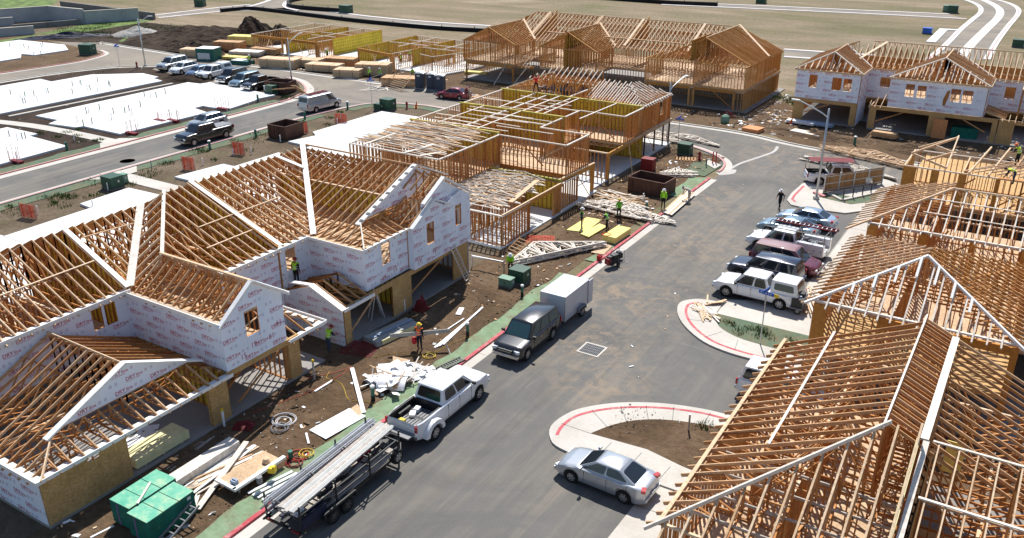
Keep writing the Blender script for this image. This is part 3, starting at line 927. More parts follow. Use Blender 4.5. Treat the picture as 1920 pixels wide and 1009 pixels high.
berm('curved black silt fence looping at the top of the field', [(575, -1), (552, 3), (540, 9), (546, 15), (580, 19), (648, 24)], 0.9)
berm('straight black silt fence along the farthest street, top right', [(1110, -2), (1180, 3), (1260, 8.5), (1345, 12)], 0.9)
o = mound('tarp_heap', 'dark blue tarpaulin heap across the end of the dusty road', 'tarp', *G(118, 71)[:2], 8.5, 1.4, 1.3, 'tarp_blue', R(55), 31, 0.8, 30)
# ================================================================ framed houses
def clip_half(poly, a, b, c):
 """keep a*x+b*y<=c"""
 out = []
 n = len(poly)
 for i in range(n):
  p, q = poly[i], poly[(i+1) % n]
  fp, fq = a*p[0]+b*p[1]-c, a*q[0]+b*q[1]-c
  if fp <= 0:
   out.append(p)
  if fp*fq < 0:
   t = fp/(fp-fq)
   out.append((p[0]+(q[0]-p[0])*t, p[1]+(q[1]-p[1])*t))
 return out
def area2(poly):
 return abs(sum(poly[i][0]*poly[(i+1) % len(poly)][1]-poly[(i+1) % len(poly)][0]*poly[i][1] for i in range(len(poly))))/2
def inside(poly, x, y):
 r = False
 n = len(poly)
 for i in range(n):
  (x1, y1), (x2, y2) = poly[i], poly[(i+1) % n]
  if (y1 > y) != (y2 > y) and x < (x2-x1)*(y-y1)/(y2-y1)+x1:
   r = not r
 return r
def text_mesh(txt, size, bold=0.0):
 cu = bpy.data.curves.new('t', 'FONT')
 cu.body = txt
 cu.size = size
 cu.offset = bold
 cu.resolution_u = 2
 o = bpy.data.objects.new('t', cu)
 C.objects.link(o)
 dg = bpy.context.evaluated_depsgraph_get()
 me = bpy.data.meshes.new_from_object(o.evaluated_get(dg))
 vs = [v.co.copy() for v in me.vertices]
 fs = [tuple(p.vertices) for p in me.polygons]
 bpy.data.objects.remove(o)
 bpy.data.meshes.remove(me)
 if vs:
  x0 = min(v.x for v in vs)
  vs = [v-V((x0, 0, 0)) for v in vs]
 return vs, fs
def _logo():
 a, fa = text_mesh('DRY', 0.27, 0.008)
 b, fb = text_mesh('line', 0.25, 0.004)
 w = max(v.x for v in a)+0.03
 vs = a+[v+V((w, 0, 0)) for v in b]
 fs = fa+[tuple(i+len(a) for i in f) for f in fb]
 return vs, fs
LOGO = _logo()
NUM = {k: text_mesh(k, 0.42, 0.004) for k in ('19', '15', '61', '16')}
class House:
 def __init__(s, name, label, base, cat='house', group='houses under construction'):
  s.base = V(base)
  s.root = thing(name, label, cat, s.base, 0, group)
  s.inv = Matrix.Translation(-s.base)
  s.studs = []
 def part(s, name, mb, mat, label=None):
  o = mb.build(name, mat, s.root, inv=s.inv)
  if label:
   o['label'] = label
  return o
 def stick(s, name, p, q, w, h, mat, up=V((0, 0, 1)), label=None):
  o = obj(name, unit_box(mat), s.root, s.inv)
  o.matrix_basis = stick_matrix(p, q, w, h, up)
  if label:
   o['label'] = label
  return o
 def wall(s, p0, p1, z0, z1, ops=(), mat='lumber_orange', sp=0.406, t=0.10, sw=0.05, brace=(), top=2, topmat=None, slope=None):
  p0, p1 = V((p0[0], p0[1], 0)), V((p1[0], p1[1], 0))
  d = p1-p0
  L = d.length
  u = d/L
  nrm = V((-u.y, u.x, 0))
  mb = MB()
  pt = 0.045
  doors = sorted([o for o in ops if o[2] <= z0+0.05])
  x = 0.0
  for o in doors:
   if o[0] > x+0.05:
    mb.beam(p0+u*x+V((0, 0, z0+pt/2)), p0+u*o[0]+V((0, 0, z0+pt/2)), t, pt)
   x = o[1]
  if x < L-0.05:
   mb.beam(p0+u*x+V((0, 0, z0+pt/2)), p1+V((0, 0, z0+pt/2)), t, pt)
  tw = MB()
  if slope is None:
   for k in range(top):
    zz = z1-pt/2-k*(pt+0.002)
    tw.beam(p0+V((0, 0, zz)), p1+V((0, 0, zz)), t, pt)
  ztop = z1-top*(pt+0.002)
  for o in ops:
   hd = 0.24 if o[1]-o[0] > 1.3 else 0.14
   mb.beam(p0+u*o[0]+V((0, 0, o[3]+hd/2)), p0+u*o[1]+V((0, 0, o[3]+hd/2)), t*0.96, hd)
   if o[2] > z0+0.05:
    mb.beam(p0+u*o[0]+V((0, 0, o[2]-pt/2)), p0+u*o[1]+V((0, 0, o[2]-pt/2)), t*0.96, pt)
  for (a, za, b, zb) in brace:
   mb.beam(p0+u*a+V((0, 0, za))+nrm*0.09, p0+u*b+V((0, 0, zb))+nrm*0.09, 0.035, 0.11)
  w = s.part('wall_frame', mb, mat)
  tm = tw.build('top_plate', topmat or 'lumber_light', w) if tw.v else None
  n = int(L/sp)
  xs = [(i*sp+sw/2) for i in range(n+1)]+[L-sw/2]
  for o in ops:
   xs += [o[0]-sw, o[1]+sw, o[0]-2.2*sw, o[1]+2.2*sw]
  for x in xs:
   if x < 0 or x > L:
    continue
   segs = [(z0+pt, ztop if slope is None else slope(x)-0.06)]
   for o in ops:
    if o[0]-0.01 < x < o[1]+0.01:
     segs = []
     if o[2] > z0+0.2:
      segs.append((z0+pt, o[2]-pt))
     hd = 0.24 if o[1]-o[0] > 1.3 else 0.14
     zt = ztop if slope is None else slope(x)-0.06
     if zt-o[3]-hd > 0.08:
      segs.append((o[3]+hd, zt))
   for a, b in segs:
    if b-a > 0.05:
     s.studs.append((p0+u*x+V((0, 0, a)), p0+u*x+V((0, 0, b)), sw, t*0.93, u, w, mat))
  return w
 def finish(s, cap=290):
  s.studs.sort(key=lambda q: ((q[0]+q[1])/2-CAMP).length)
  rest = {}
  for i, (a, b, sw, t, u, w, mat) in enumerate(s.studs):
   nrm = V((-u.y, u.x, 0))
   if i < cap:
    o = obj('stud', unit_box(mat), w)
    o.matrix_basis = stick_matrix(a, b, sw, t, nrm)
   else:
    rest.setdefault(mat, []).append((a, b, sw, t, nrm))
  for mat, L in rest.items():
   mb = MB()
   for a, b, sw, t, nrm in L:
    mb.beam(a, b, sw, t, nrm)
   o = s.part('rear_studs', mb, mat)
   o['kind'] = 'stuff'
 def skin(s, parent, p0, u, nrm, poly, holes=(), mat='house_wrap', off=0.075, th=0.014, panel=1.22, name='sheathing_panel', start=0.0):
  """wall panels on polygon poly [(s,z)], world origin p0, axis u, outward nrm"""
  p0 = V((p0[0], p0[1], 0)); u = V(u).normalized(); nrm = V(nrm).normalized()
  s0, s1 = min(p[0] for p in poly), max(p[0] for p in poly)
  x = s0
  k = 0
  while x < s1-1e-3:
   xe = min(s1, x+panel)
   mb = MB()
   cuts = sorted({x, xe} | {h[i] for h in holes for i in (0, 1) if x < h[i] < xe})
   for a, b in zip(cuts[:-1], cuts[1:]):
    strip_ = clip_half(clip_half(poly, -1, 0, -(a+0.002)), 1, 0, b-0.002)
    if len(strip_) < 3:
     continue
    hs = sorted([h for h in holes if h[0] < (a+b)/2 < h[1]], key=lambda h: h[2])
    zlo = -99
    pieces = []
    for h in hs:
     pieces.append((zlo, h[2])); zlo = h[3]
    pieces.append((zlo, 999))
    for lo, hi in pieces:
     q = clip_half(clip_half(strip_, 0, -1, -lo), 0, 1, hi)
     if len(q) >= 3 and area2(q) > 1e-3:
      mb.prism([p0+u*c[0]+V((0, 0, c[1]))+nrm*off for c in q], nrm*th)
   if mb.f:
    mb.build(name, mat, parent)
   x = xe
   k += 1
  return parent
 def print_wrap(s, parent, p0, u, nrm, poly, holes=(), dens=1.0, seed=0, nums=(), scale=1.0, off=0.0895+0.004, red='wrap_print'):
  p0 = V((p0[0], p0[1], 0)); u = V(u).normalized(); nrm = V(nrm).normalized()
  if u.cross(V((0, 0, 1))).dot(nrm) < 0:      # text must read from outside
   flip = True
  else:
   flip = False
  rd = random.Random(seed)
  mb, mp_, mbl = MB(), MB(), MB()
  s0, s1 = min(p[0] for p in poly), max(p[0] for p in poly)
  z0, z1 = min(p[1] for p in poly), max(p[1] for p in poly)
  W, Hh = 0.80*scale, 0.24*scale
  def ok(x, z, w, h):
   for (a, b) in ((x, z), (x+w, z), (x, z+h), (x+w, z+h)):
    if not inside(poly, a, b):
     return False
   for hh in holes:
    if x < hh[1]+0.03 and x+w > hh[0]-0.03 and z < hh[3]+0.03 and z+h > hh[2]-0.03:
     return False
   return True
  def put(m, vs, fs, x, z, w, sc=1.0):
   out = []
   for v in vs:
    a = v.x*sc
    xx = x+(w-a) if flip else x+a
    out.append(p0+u*xx+V((0, 0, z+v.y*sc))+nrm*off)
   m.add(out, fs if not flip else fs)
  row = 0
  z = z0+0.15
  while z < z1:
   ncol = 0
   x = s0-0.9+(0.95*scale if row % 2 else 0.25)+rd.uniform(-0.05, 0.05)
   while x < s1:
    if rd.random() < dens and ok(x, z, W, Hh):
     put(mb, LOGO[0], LOGO[1], x, z, W, scale)
     xx = x
     q = [p0+u*(xx+a)+V((0, 0, z+b))+nrm*off for a, b in ((0, -0.07), (W*0.93, -0.07), (W*0.93, -0.045), (0, -0.045))]
     mb.sheet(q if not flip else q)
    for dx in (1.02, 1.32):
     if ok(x+dx*scale, z+0.02, 0.14, 0.16):
      a0 = x+dx*scale
      for b0, b1, c0, c1 in ((0, 0.13, 0, 0.02), (0, 0.13, 0.13, 0.15), (0, 0.02, 0.02, 0.13), (0.11, 0.13, 0.02, 0.13), (0.04, 0.09, 0.05, 0.10)):
       (mp_ if dx < 1.2 else mbl).sheet([p0+u*(a0+b)+V((0, 0, z+0.02+c))+nrm*off for b, c in ((b0, c0), (b1, c0), (b1, c1), (b0, c1))])
    x += 1.9*scale
   row += 1
   z += 0.47*scale
  for txt, x, zz in nums:
   vs, fs = NUM[txt]
   if ok(x, zz, 0.5, 0.32):
    put(mb, vs, fs, x, zz, 0.45)
  if mb.f:
   mb.build('lettering', red, parent)['kind'] = 'stuff'
  if mp_.f:
   mp_.build('certification_mark', 'wrap_print_pale', parent)['kind'] = 'stuff'
  if mbl.f:
   mbl.build('certification_mark', 'wrap_print_blue', parent)['kind'] = 'stuff'
 def facet(s, poly, e0, e1, z0, slope, sp=0.61, tail=0.35, mat='lumber_light', webs=True, w=0.05, d=0.13, name='roof_truss', seed=0, zb=None, start=0.3, webmat='lumber_orange', dens=2.6):
  """trusses under one roof plane. poly: plan polygon, e0-e1 the eave line in plan"""
  e0, e1 = V((e0[0], e0[1], 0)), V((e1[0], e1[1], 0))
  u = (e1-e0).normalized()
  c = V((sum(p[0] for p in poly)/len(poly), sum(p[1] for p in poly)/len(poly), 0))
  n = V((-u.y, u.x, 0))
  if (c-e0).dot(n) < 0:
   n = -n
  pl = [((V((p[0], p[1], 0))-e0).dot(u), (V((p[0], p[1], 0))-e0).dot(n)) for p in poly]
  s0, s1 = min(p[0] for p in pl), max(p[0] for p in pl)
  zb = z0 if zb is None else zb
  rd = random.Random(seed+11)
  x = s0+start*sp
  out = []
  while x < s1:
   ts = []
   m = len(pl)
   for i in range(m):
    (a, b), (c2, d2_) = pl[i], pl[(i+1) % m]
    if (a > x) != (c2 > x):
     ts.append(b+(d2_-b)*(x-a)/(c2-a))
   if len(ts) >= 2:
    t0, t1 = min(ts), max(ts)
    if t1-t0 > 0.15:
     jx, jz = rd.uniform(-0.03, 0.03), rd.uniform(-0.02, 0.02)
     P_ = lambda t, dz=0.0: e0+u*(x+jx+rd.uniform(-0.02, 0.02))+n*t+V((0, 0, z0+slope*t+dz+jz))
     Q_ = lambda t, zz: e0+u*x+n*t+V((0, 0, zz))
     mb = MB()
     ta = t0-tail*rd.uniform(0.8, 1.15) if t0 < 0.05 else t0
     mb.beam(P_(ta, -d/2), P_(t1, -d/2), w, d)
     if webs:
      mb.beam(Q_(t0, zb-0.02), Q_(t1, zb-0.02), w, 0.09, mi=1)
      k = max(2, int(round((t1-t0)/(dens*0.5))))
      prev = None
      for i in range(k+1):
       tt = t0+(t1-t0)*i/k
       zt = z0+slope*tt-d
       if i % 2 == 0:
        pt_ = Q_(tt, zb)
       else:
        pt_ = Q_(tt, zt)
       if prev is not None and (zt-zb) > 0.25:
        mb.beam(prev, pt_, w*0.8, 0.08, up=u, mi=1)
       prev = pt_
      zt = z0+slope*t1-d
      if zt-zb > 0.5:
       mb.beam(Q_(t1, zb), Q_(t1, zt), w, 0.08, up=u, mi=1)
     out.append(mb.build(name, [mat, webmat], s.root, inv=s.inv))
   x += sp
  return out
 def slab(s, name, pts, z0, z1, mat, label=None):
  mb = MB()
  mb.prism([(p[0], p[1], z0) for p in pts], (0, 0, z1-z0))
  return s.part(name, mb, mat, label)
 def firewall(s, p0, p1, poly, nrm, z_studs=None, mat='fire_board', studs=True, stmat='lumber_orange', sp=0.406):
  """yellow gypsum wall on polygon [(s,z)] with studs on the near face"""
  p0, p1 = V((p0[0], p0[1], 0)), V((p1[0], p1[1], 0))
  u = (p1-p0).normalized()
  nrm = V(nrm)
  mb = MB()
  zlo = min(p[1] for p in poly)
  q = [p0+u*p[0]+V((0, 0, p[1]))+nrm*0.05 for p in poly]
  for i in range(len(q)):
   a, b = q[i], q[(i+1) % len(q)]
   if (a-b).length > 0.3:
    mb.beam(a, b, 0.09, 0.045, up=nrm.cross((b-a).normalized()))
  w = s.part('fire_wall', mb, stmat)
  s.skin(w, p0, u, nrm, poly, mat=mat, off=-0.03, th=0.016, name='fire_panel')
  pm = MB()
  rd = random.Random(int(p0.x*7+p0.y))
  s0, s1 = min(p[0] for p in poly), max(p[0] for p in poly)
  if studs:
   x = s0+sp*0.5
   while x < s1:
    zs = []
    m = len(poly)
    for i in range(m):
     (a, b), (c2, d2_) = poly[i], poly[(i+1) % m]
     if (a > x) != (c2 > x):
      zs.append(b+(d2_-b)*(x-a)/(c2-a))
    if len(zs) >= 2 and max(zs)-min(zs) > 0.3:
     s.studs.append((p0+u*x+nrm*0.05+V((0, 0, min(zs)+0.03)), p0+u*x+nrm*0.05+V((0, 0, max(zs)-0.03)), 0.045, 0.09, u, w, stmat))
     for _ in range(2):
      zz = min(zs)+(max(zs)-min(zs))*rd.random()
      a0 = x+0.09
      pm.sheet([p0+u*(a0+a)+V((0, 0, zz+b))+nrm*-0.010 for a, b in ((0, 0), (0.22, 0), (0.22, 0.06), (0, 0.06))])
    x += sp
  if pm.f:
   pm.build('board_print', 'fire_print', w)['kind'] = 'stuff'
  return w
 def fascia(s, p, q, h=0.2, w=0.05, mat='fascia_white', name='fascia_board'):
  return s.stick(name, p, q, w, h, mat)
 def cap(s, p, q, w=0.25, h=0.05, mat='fascia_white', name='valley_board'):
  return s.stick(name, p, q, w, h, mat)
def S(a, b):
 return V((a, b, 0))
UX, UY = V((1, 0, 0)), V((0, 1, 0))
ROW = 'left row of houses'
# ---------------------------------------------------------------- L1: the wrapped house, lower left
h = House('framed_house', 'nearest left townhouse block wrapped in white printed sheathing with open roof trusses', (-40, 30, 0))
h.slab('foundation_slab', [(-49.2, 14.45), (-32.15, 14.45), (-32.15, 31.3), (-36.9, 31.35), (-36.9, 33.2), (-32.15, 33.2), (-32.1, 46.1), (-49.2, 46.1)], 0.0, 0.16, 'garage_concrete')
zg = 2.55
w = h.wall((-39.4, 14.55), (-32.25, 14.55), 0.16, zg, mat='lumber_orange')
pl = [(0, 0.05), (7.25, 0.05), (7.25, zg), (0, zg)]
h.skin(w, (-39.5, 14.55), UX, -UY, pl)
h.print_wrap(w, (-39.5, 14.55), UX, -UY, pl, seed=1)
w = h.wall((-32.28, 14.5), (-32.28, 24.4), 0.16, zg, ops=[(4.1, 8.75, 0.1, 2.25)])
h.skin(w, (-32.28, 14.47), UY, UX, [(0, 0.1), (9.95, 0.1), (9.95, zg), (0, zg)], [(4.1, 8.8, -1, 2.28), (2.2, 2.75, 2.08, 2.6)], mat='osb')
h.wall((-39.45, 14.6), (-39.45, 24.5), 0.16, zg)
h.wall((-36.0, 14.6), (-36.0, 18.2), 0.16, zg)
h.firewall((-39.4, 24.45), (-32.4, 24.45), [(0, 0.16), (7.0, 0.16), (7.0, 2.7), (0, 2.7)], -UY)
h.fascia((-31.85, 14.25, 2.62), (-31.85, 24.6, 2.62), 0.18)
h.fascia((-31.85, 14.22, 2.62), (-39.4, 14.22, 2.62), 0.18)
h.stick('soffit_board', (-32.1, 14.3, 2.58), (-32.1, 24.5, 2.58), 0.40, 0.03, 'fascia_white')
h.stick('soffit_board', (-32.2, 14.44, 2.585), (-39.3, 14.44, 2.585), 0.36, 0.03, 'fascia_white')
pg = 0.44
h.facet([(-39.4, 14.5), (-31.9, 14.5), (-33.6, 16.2), (-33.6, 19.95), (-39.4, 19.95)], (-39.4, 14.5), (-31.9, 14.5), 2.65, pg, mat='lumber_tan', seed=1)
h.facet([(-39.4, 24.5), (-32.2, 24.5), (-33.6, 23.3), (-33.6, 19.95), (-39.4, 19.95)], (-39.4, 24.5), (-31.9, 24.5), 2.75, pg*1.08, mat='lumber_orange', seed=2, tail=0)
h.facet([(-31.9, 14.5), (-31.9, 24.5), (-33.6, 23.4), (-33.6, 16.2)], (-31.9, 14.5), (-31.9, 24.5), 2.65, pg, mat='lumber_tan', seed=3, tail=0.1)
h.stick('hip_rafter', (-31.8, 14.4, 2.68), (-33.6, 16.2, 3.42), 0.06, 0.14, 'lumber_light')
h.stick('ridge_board', (-39.4, 19.95, 5.06), (-33.3, 19.95, 5.06), 0.05, 0.10, 'lumber_light')
gp = [(0, 3.42), (7.2, 3.42), (7.2, 3.5), (3.75, 5.05), (0, 3.46)]
wg = h.part('gable_frame', MB().beam((-33.66, 16.2, 3.4), (-33.66, 23.4, 3.4), 0.05, 0.09).beam((-33.7, 19.95, 3.4), (-33.7, 19.95, 5.0), 0.05, 0.09), 'lumber_tan')
h.skin(wg, (-33.66, 16.2), UY, UX, gp, off=0.03)
h.print_wrap(wg, (-33.66, 16.2), UY, UX, gp, seed=5, off=0.048)
for a, b in (((-33.42, 15.75, 3.36), (-33.42, 19.95, 5.12)), ((-33.42, 24.0, 3.30), (-33.42, 19.95, 5.12))):
 h.stick('rake_board', a, b, 0.34, 0.09, 'fascia_white')
z2 = 5.42
wm = h.wall((-39.52, 14.6), (-39.52, 24.6), 2.75, z2, ops=[(7.8, 8.4, 4.0, 5.18), (8.55, 9.2, 4.0, 5.18)])
pl = [(0, 2.6), (10.05, 2.6), (10.05, z2+0.05), (0, z2+0.05)]
ho = [(7.8, 8.4, 4.0, 5.18), (8.56, 9.2, 4.0, 5.18)]
h.skin(wm, (-39.52, 14.55), UY, UX, pl, ho)
h.print_wrap(wm, (-39.52, 14.55), UY, UX, pl, ho, seed=6)
h.slab('subfloor', [(-49, 14.6), (-39.6, 14.6), (-39.6, 24.5), (-49, 24.5)], 2.62, 2.72, 'osb_pale')
h.wall((-44.3, 14.6), (-44.3, 24.4), 2.75, z2)
h.wall((-48.9, 14.6), (-48.9, 24.4), 2.75, z2)
for yy in (18.0, 21.2):
 h.wall((-48.8, yy), (-40.5, yy), 2.75, z2)
p1_ = 0.50
h.facet([(-39.4, 14.6), (-39.4, 24.6), (-44.2, 29.3), (-44.2, 14.6)], (-39.4, 14.6), (-39.4, 29.3), 5.62, p1_, seed=7, zb=5.45)
h.facet([(-49.0, 14.6), (-49.0, 31), (-44.2, 31), (-44.2, 14.6)], (-49.0, 14.6), (-49.0, 31), 5.62, p1_, seed=8, mat='lumber_orange', tail=0, zb=5.45)
h.fascia((-39.16, 14.6, 5.52), (-39.16, 24.6, 5.52), 0.2)
h.stick('soffit_board', (-39.45, 14.6, 5.47), (-39.45, 24.6, 5.47), 0.52, 0.03, 'fascia_white')
h.stick('bracing_board', (-41.6, 14.6, 6.78), (-41.6, 24.4, 6.78), 0.10, 0.04, 'lumber_light')
h.stick('bracing_board', (-43.2, 24.9, 7.6), (-43.0, 28.0, 7.5), 0.10, 0.04, 'lumber_light')
h.firewall((-49, 24.62), (-39.5, 24.62), [(0, 2.75), (9.5, 2.75), (9.5, 5.6), (4.8, 7.95), (0, 5.6)], -UY)
h.cap((-39.3, 24.6, 5.72), (-44.2, 24.6, 8.08), 0.28, mat='fascia_white', name='fire_wall_cap')
h.cap((-39.3, 24.7, 5.72), (-44.15, 29.45, 8.02), 0.42, mat='lumber_white')
h.cap((-38.75, 26.55, 6.98), (-44.2, 31.2, 8.42), 0.20, mat='lumber_white', name='hip_board')
h.facet([(-39.3, 24.7), (-38.7, 26.6), (-44.2, 31.1), (-44.2, 29.4)], (-39.3, 24.6), (-45, 24.6), 5.6, 0.47, mat='lumber_light', seed=9, webs=True, zb=5.4, tail=0)
ww = h.wall((-39.4, 24.62), (-32.3, 24.62), 2.8, z2)
pl = [(0, 2.72), (7.28, 2.72), (7.28, z2+0.05), (0, z2+0.05)]
h.skin(ww, (-39.45, 24.62), UX, -UY, pl)
h.print_wrap(ww, (-39.45, 24.62), UX, -UY, pl, seed=10)
wf = h.wall((-32.25, 24.6), (-32.25, 28.55), 2.8, z2, ops=[(1.5, 2.4, 4.02, 5.42)])
gp = [(0, 2.68), (4.1, 2.68), (4.1, 5.5), (2.05, 6.92), (0, 5.47)]
ho = [(1.5, 2.4, 4.02, 5.45)]
h.skin(wf, (-32.25, 24.53), UY, UX, gp, ho)
h.print_wrap(wf, (-32.25, 24.53), UY, UX, gp, ho, seed=11, nums=(('19', 1.75, 3.3), ('61', 2.9, 3.25), ('15', 1.0, 2.95), ('61', 3.5, 3.8)))
h.stick('window_brace', (-32.2, 25.9, 4.6), (-32.2, 27.1, 4.85), 0.09, 0.04, 'lumber_light')
h.wall((-39.4, 28.55), (-32.3, 28.55), 0.16, z2)
h.slab('subfloor', [(-49, 24.7), (-37.2, 24.7), (-37.2, 24.7), (-32.3, 24.7), (-32.3, 28.5), (-37.2, 28.5), (-37.2, 35.6), (-49, 35.6)], 2.6, 2.72, 'osb_pale')
h.facet([(-39.6, 24.6), (-32.4, 24.6), (-32.4, 26.6), (-38.8, 26.6)], (-39.6, 24.6), (-31.9, 24.6), 5.5, 0.70, mat='lumber_tan', seed=12, tail=0.28)
h.facet([(-38.0, 28.6), (-32.4, 28.6), (-32.4, 26.6), (-38.8, 26.6)], (-39.6, 28.6), (-31.9, 28.6), 5.5, 0.70, mat='lumber_tan', seed=13, tail=0.28)
h.fascia((-39.5, 24.32, 5.42), (-31.95, 24.32, 5.42), 0.2)
h.stick('soffit_board', (-39.4, 24.50, 5.44), (-32.1, 24.50, 5.44), 0.3, 0.03, 'osb_pale')
for a, b in (((-31.98, 24.25, 5.36), (-31.98, 26.58, 7.02)), ((-31.98, 28.95, 5.36), (-31.98, 26.62, 7.02))):
 h.stick('rake_board', a, b, 0.26, 0.10, 'fascia_white')
h.stick('rake_fascia', (-38.6, 28.95, 5.45), (-31.9, 28.95, 5.40), 0.05, 0.2, 'fascia_white')
h.stick('rake_fascia', (-39.0, 26.62, 7.02), (-32.0, 26.62, 7.02), 0.14, 0.09, 'lumber_light')
h.stick('header_beam', (-32.22, 24.45, 2.55), (-32.22, 29.5, 2.5), 0.14, 0.30, 'osb')
mb = MB().box((-32.3, 29.08, 1.3), (0.3, 0.8, 2.3)).box((-32.33, 23.85, 1.3), (0.2, 1.15, 2.4))
h.part('garage_post', mb, 'osb')
for z in (0.9, 2.3):
 h.stick('brace_board', (-32.6, 25.3, 0.4), (-32.5, 28.9, 2.4), 0.05, 0.12, 'lumber_orange')
 break
h.stick('brace_board', (-33.6, 24.8, 0.3), (-33.5, 27.4, 2.4), 0.05, 0.12, 'lumber_orange')
h.stick('brace_board', (-32.7, 24.7, 1.35), (-34.8, 28.0, 0.9), 0.05, 0.12, 'lumber_orange')
h.facet([(-32.2, 28.65), (-32.2, 31.3), (-35.2, 29.6), (-37, 28.65)], (-32.2, 28.65), (-32.2, 31.3), 2.62, 0.40, mat='lumber_tan', seed=14, webs=False)
h.facet([(-37.0, 31.3), (-32.2, 31.3), (-35.2, 29.6), (-37, 29.0)], (-37, 31.3), (-32.2, 31.3), 2.62, 0.40, mat='lumber_tan', seed=15, webs=False)
h.fascia((-31.95, 28.65, 2.6), (-31.95, 31.5, 2.6), 0.2)
h.fascia((-31.95, 31.52, 2.6), (-36.6, 31.52, 2.6), 0.2)
h.stick('soffit_board', (-32.2, 28.7, 2.55), (-32.2, 31.4, 2.55), 0.42, 0.03, 'fascia_white')
h.stick('soffit_board', (-32.3, 31.3, 2.552), (-36.6, 31.3, 2.552), 0.38, 0.03, 'fascia_white')
wm = h.wall((-37.12, 28.6), (-37.12, 35.6), 2.75, z2, ops=[(5.1, 5.9, 3.75, 5.08), (0.7, 1.3, 4.0, 5.1)])
pl = [(0, 2.6), (7.1, 2.6), (7.1, z2+0.05), (0, z2+0.05)]
ho = [(5.1, 5.9, 3.75, 5.08), (0.7, 1.3, 4.0, 5.1)]
h.skin(wm, (-37.12, 28.55), UY, UX, pl, ho)
h.print_wrap(wm, (-37.12, 28.55), UY, UX, pl, ho, seed=16)
w0 = h.wall((-37.12, 31.3), (-37.12, 33.2), 0.16, 2.6)
h.skin(w0, (-37.12, 31.3), UY, UX, [(0, 0.1), (1.9, 0.1), (1.9, 2.6), (0, 2.6)])
h.facet([(-36.9, 28.6), (-36.9, 35.6), (-44.2, 42.9), (-44.2, 31.1), (-38.75, 26.6), (-37.6, 28.4)], (-36.9, 26.0), (-36.9, 43), 5.55, 0.395, seed=17, zb=5.4)
h.facet([(-49.0, 31), (-49.0, 46), (-44.2, 43.2), (-44.2, 31.1)], (-49, 31), (-49, 46), 5.62, 0.55, seed=18, mat='lumber_orange', tail=0)
h.firewall((-49, 33.15), (-37, 33.15), [(0, 2.75), (12.0, 2.75), (12.0, 5.5), (4.8, 8.3), (0, 5.6)], -UY)
h.cap((-36.7, 33.12, 5.68), (-44.2, 33.12, 8.45), 0.28, name='fire_wall_cap')
h.cap((-36.6, 35.7, 5.58), (-44.2, 42.95, 8.55), 0.36, mat='fascia_white')
h.cap((-41.9, 40.6, 7.75), (-44.1, 40.1, 8.42), 0.3, mat='fascia_white', name='bracing_board')
h.fascia((-36.66, 28.6, 5.45), (-36.66, 35.3, 5.45), 0.2)
h.stick('soffit_board', (-36.95, 28.6, 5.44), (-36.95, 35.4, 5.44), 0.5, 0.03, 'fascia_white')
h.stick('bracing_board', (-38.8, 29.5, 6.33), (-38.8, 33, 6.33), 0.10, 0.04, 'lumber_light')
h.stick('bracing_board', (-40.4, 30.4, 7.0), (-40.4, 36.8, 7.0), 0.10, 0.04, 'lumber_light')
h.wall((-44.3, 24.8), (-44.3, 35.4), 2.75, z2)
h.wall((-48.9, 24.8), (-48.9, 45.8), 2.75, z2)
for yy in (27.6, 30.6, 38.4):
 h.wall((-48.8, yy), (-41.0, yy), 2.75, z2)
w = h.wall((-36.95, 33.28), (-32.3, 33.28), 0.16, 2.6)
gp = [(0, 0.08), (4.72, 0.08), (4.72, 2.58), (2.5, 3.55), (1.6, 3.2), (0, 2.6)]
h.skin(w, (-37.0, 33.28), UX, -UY, gp)
h.print_wrap(w, (-37.0, 33.28), UX, -UY, gp, seed=19)
h.facet([(-32.2, 33.3), (-32.2, 35.6), (-34.5, 35.6), (-34.5, 33.3)], (-32.2, 33.3), (-32.2, 35.6), 2.68, 0.42, mat='lumber_tan', seed=20, tail=0.2)
h.facet([(-37.0, 33.3), (-37.0, 35.6), (-34.5, 35.6), (-34.5, 33.3)], (-37, 33.3), (-37, 35.6), 2.68, 0.38, mat='lumber_orange', seed=21, tail=0)
h.stick('rake_board', (-32.0, 33.05, 2.62), (-34.5, 33.05, 3.66), 0.42, 0.09, 'fascia_white')
h.stick('rake_board', (-34.5, 33.05, 3.66), (-36.2, 33.05, 3.45), 0.30, 0.09, 'fascia_white')
h.fascia((-31.95, 33.0, 2.6), (-31.95, 35.7, 2.6), 0.2)
h.stick('soffit_board', (-32.15, 33.1, 2.57), (-32.15, 35.6, 2.57), 0.36, 0.03, 'fascia_white')
w = h.wall((-32.3, 33.3), (-32.3, 45.9), 0.16, 2.62, ops=[(0.5, 4.4, 0.1, 2.3), (6.3, 10.95, 0.1, 2.3)])
h.skin(w, (-32.3, 33.22), UY, UX, [(0, 0.1), (12.75, 0.1), (12.75, 2.68), (0, 2.68)], [(0.55, 4.45, -1, 2.32), (6.35, 11.0, -1, 2.32)], mat='osb')
h.firewall((-39.4, 39.0), (-32.5, 39.0), [(0, 0.16), (6.9, 0.16), (6.9, 2.6), (0, 2.6)], -UY)
h.stick('brace_board', (-32.5, 34.0, 0.7), (-32.5, 36.6, 2.3), 0.05, 0.12, 'lumber_tan')
h.stick('brace_board', (-32.4, 39.8, 1.0), (-32.4, 43.6, 2.35), 0.05, 0.12, 'lumber_orange')
h.wall((-38, 45.9), (-32.4, 45.9), 0.16, 2.62)
ww = h.wall((-37.0, 35.75), (-32.6, 35.75), 2.75, z2)
pl = [(0, 2.66), (4.55, 2.66), (4.55, z2+0.03), (0, z2+0.03)]
h.skin(ww, (-37.05, 35.75), UX, -UY, pl)
h.print_wrap(ww, (-37.05, 35.75), UX, -UY, pl, seed=22)
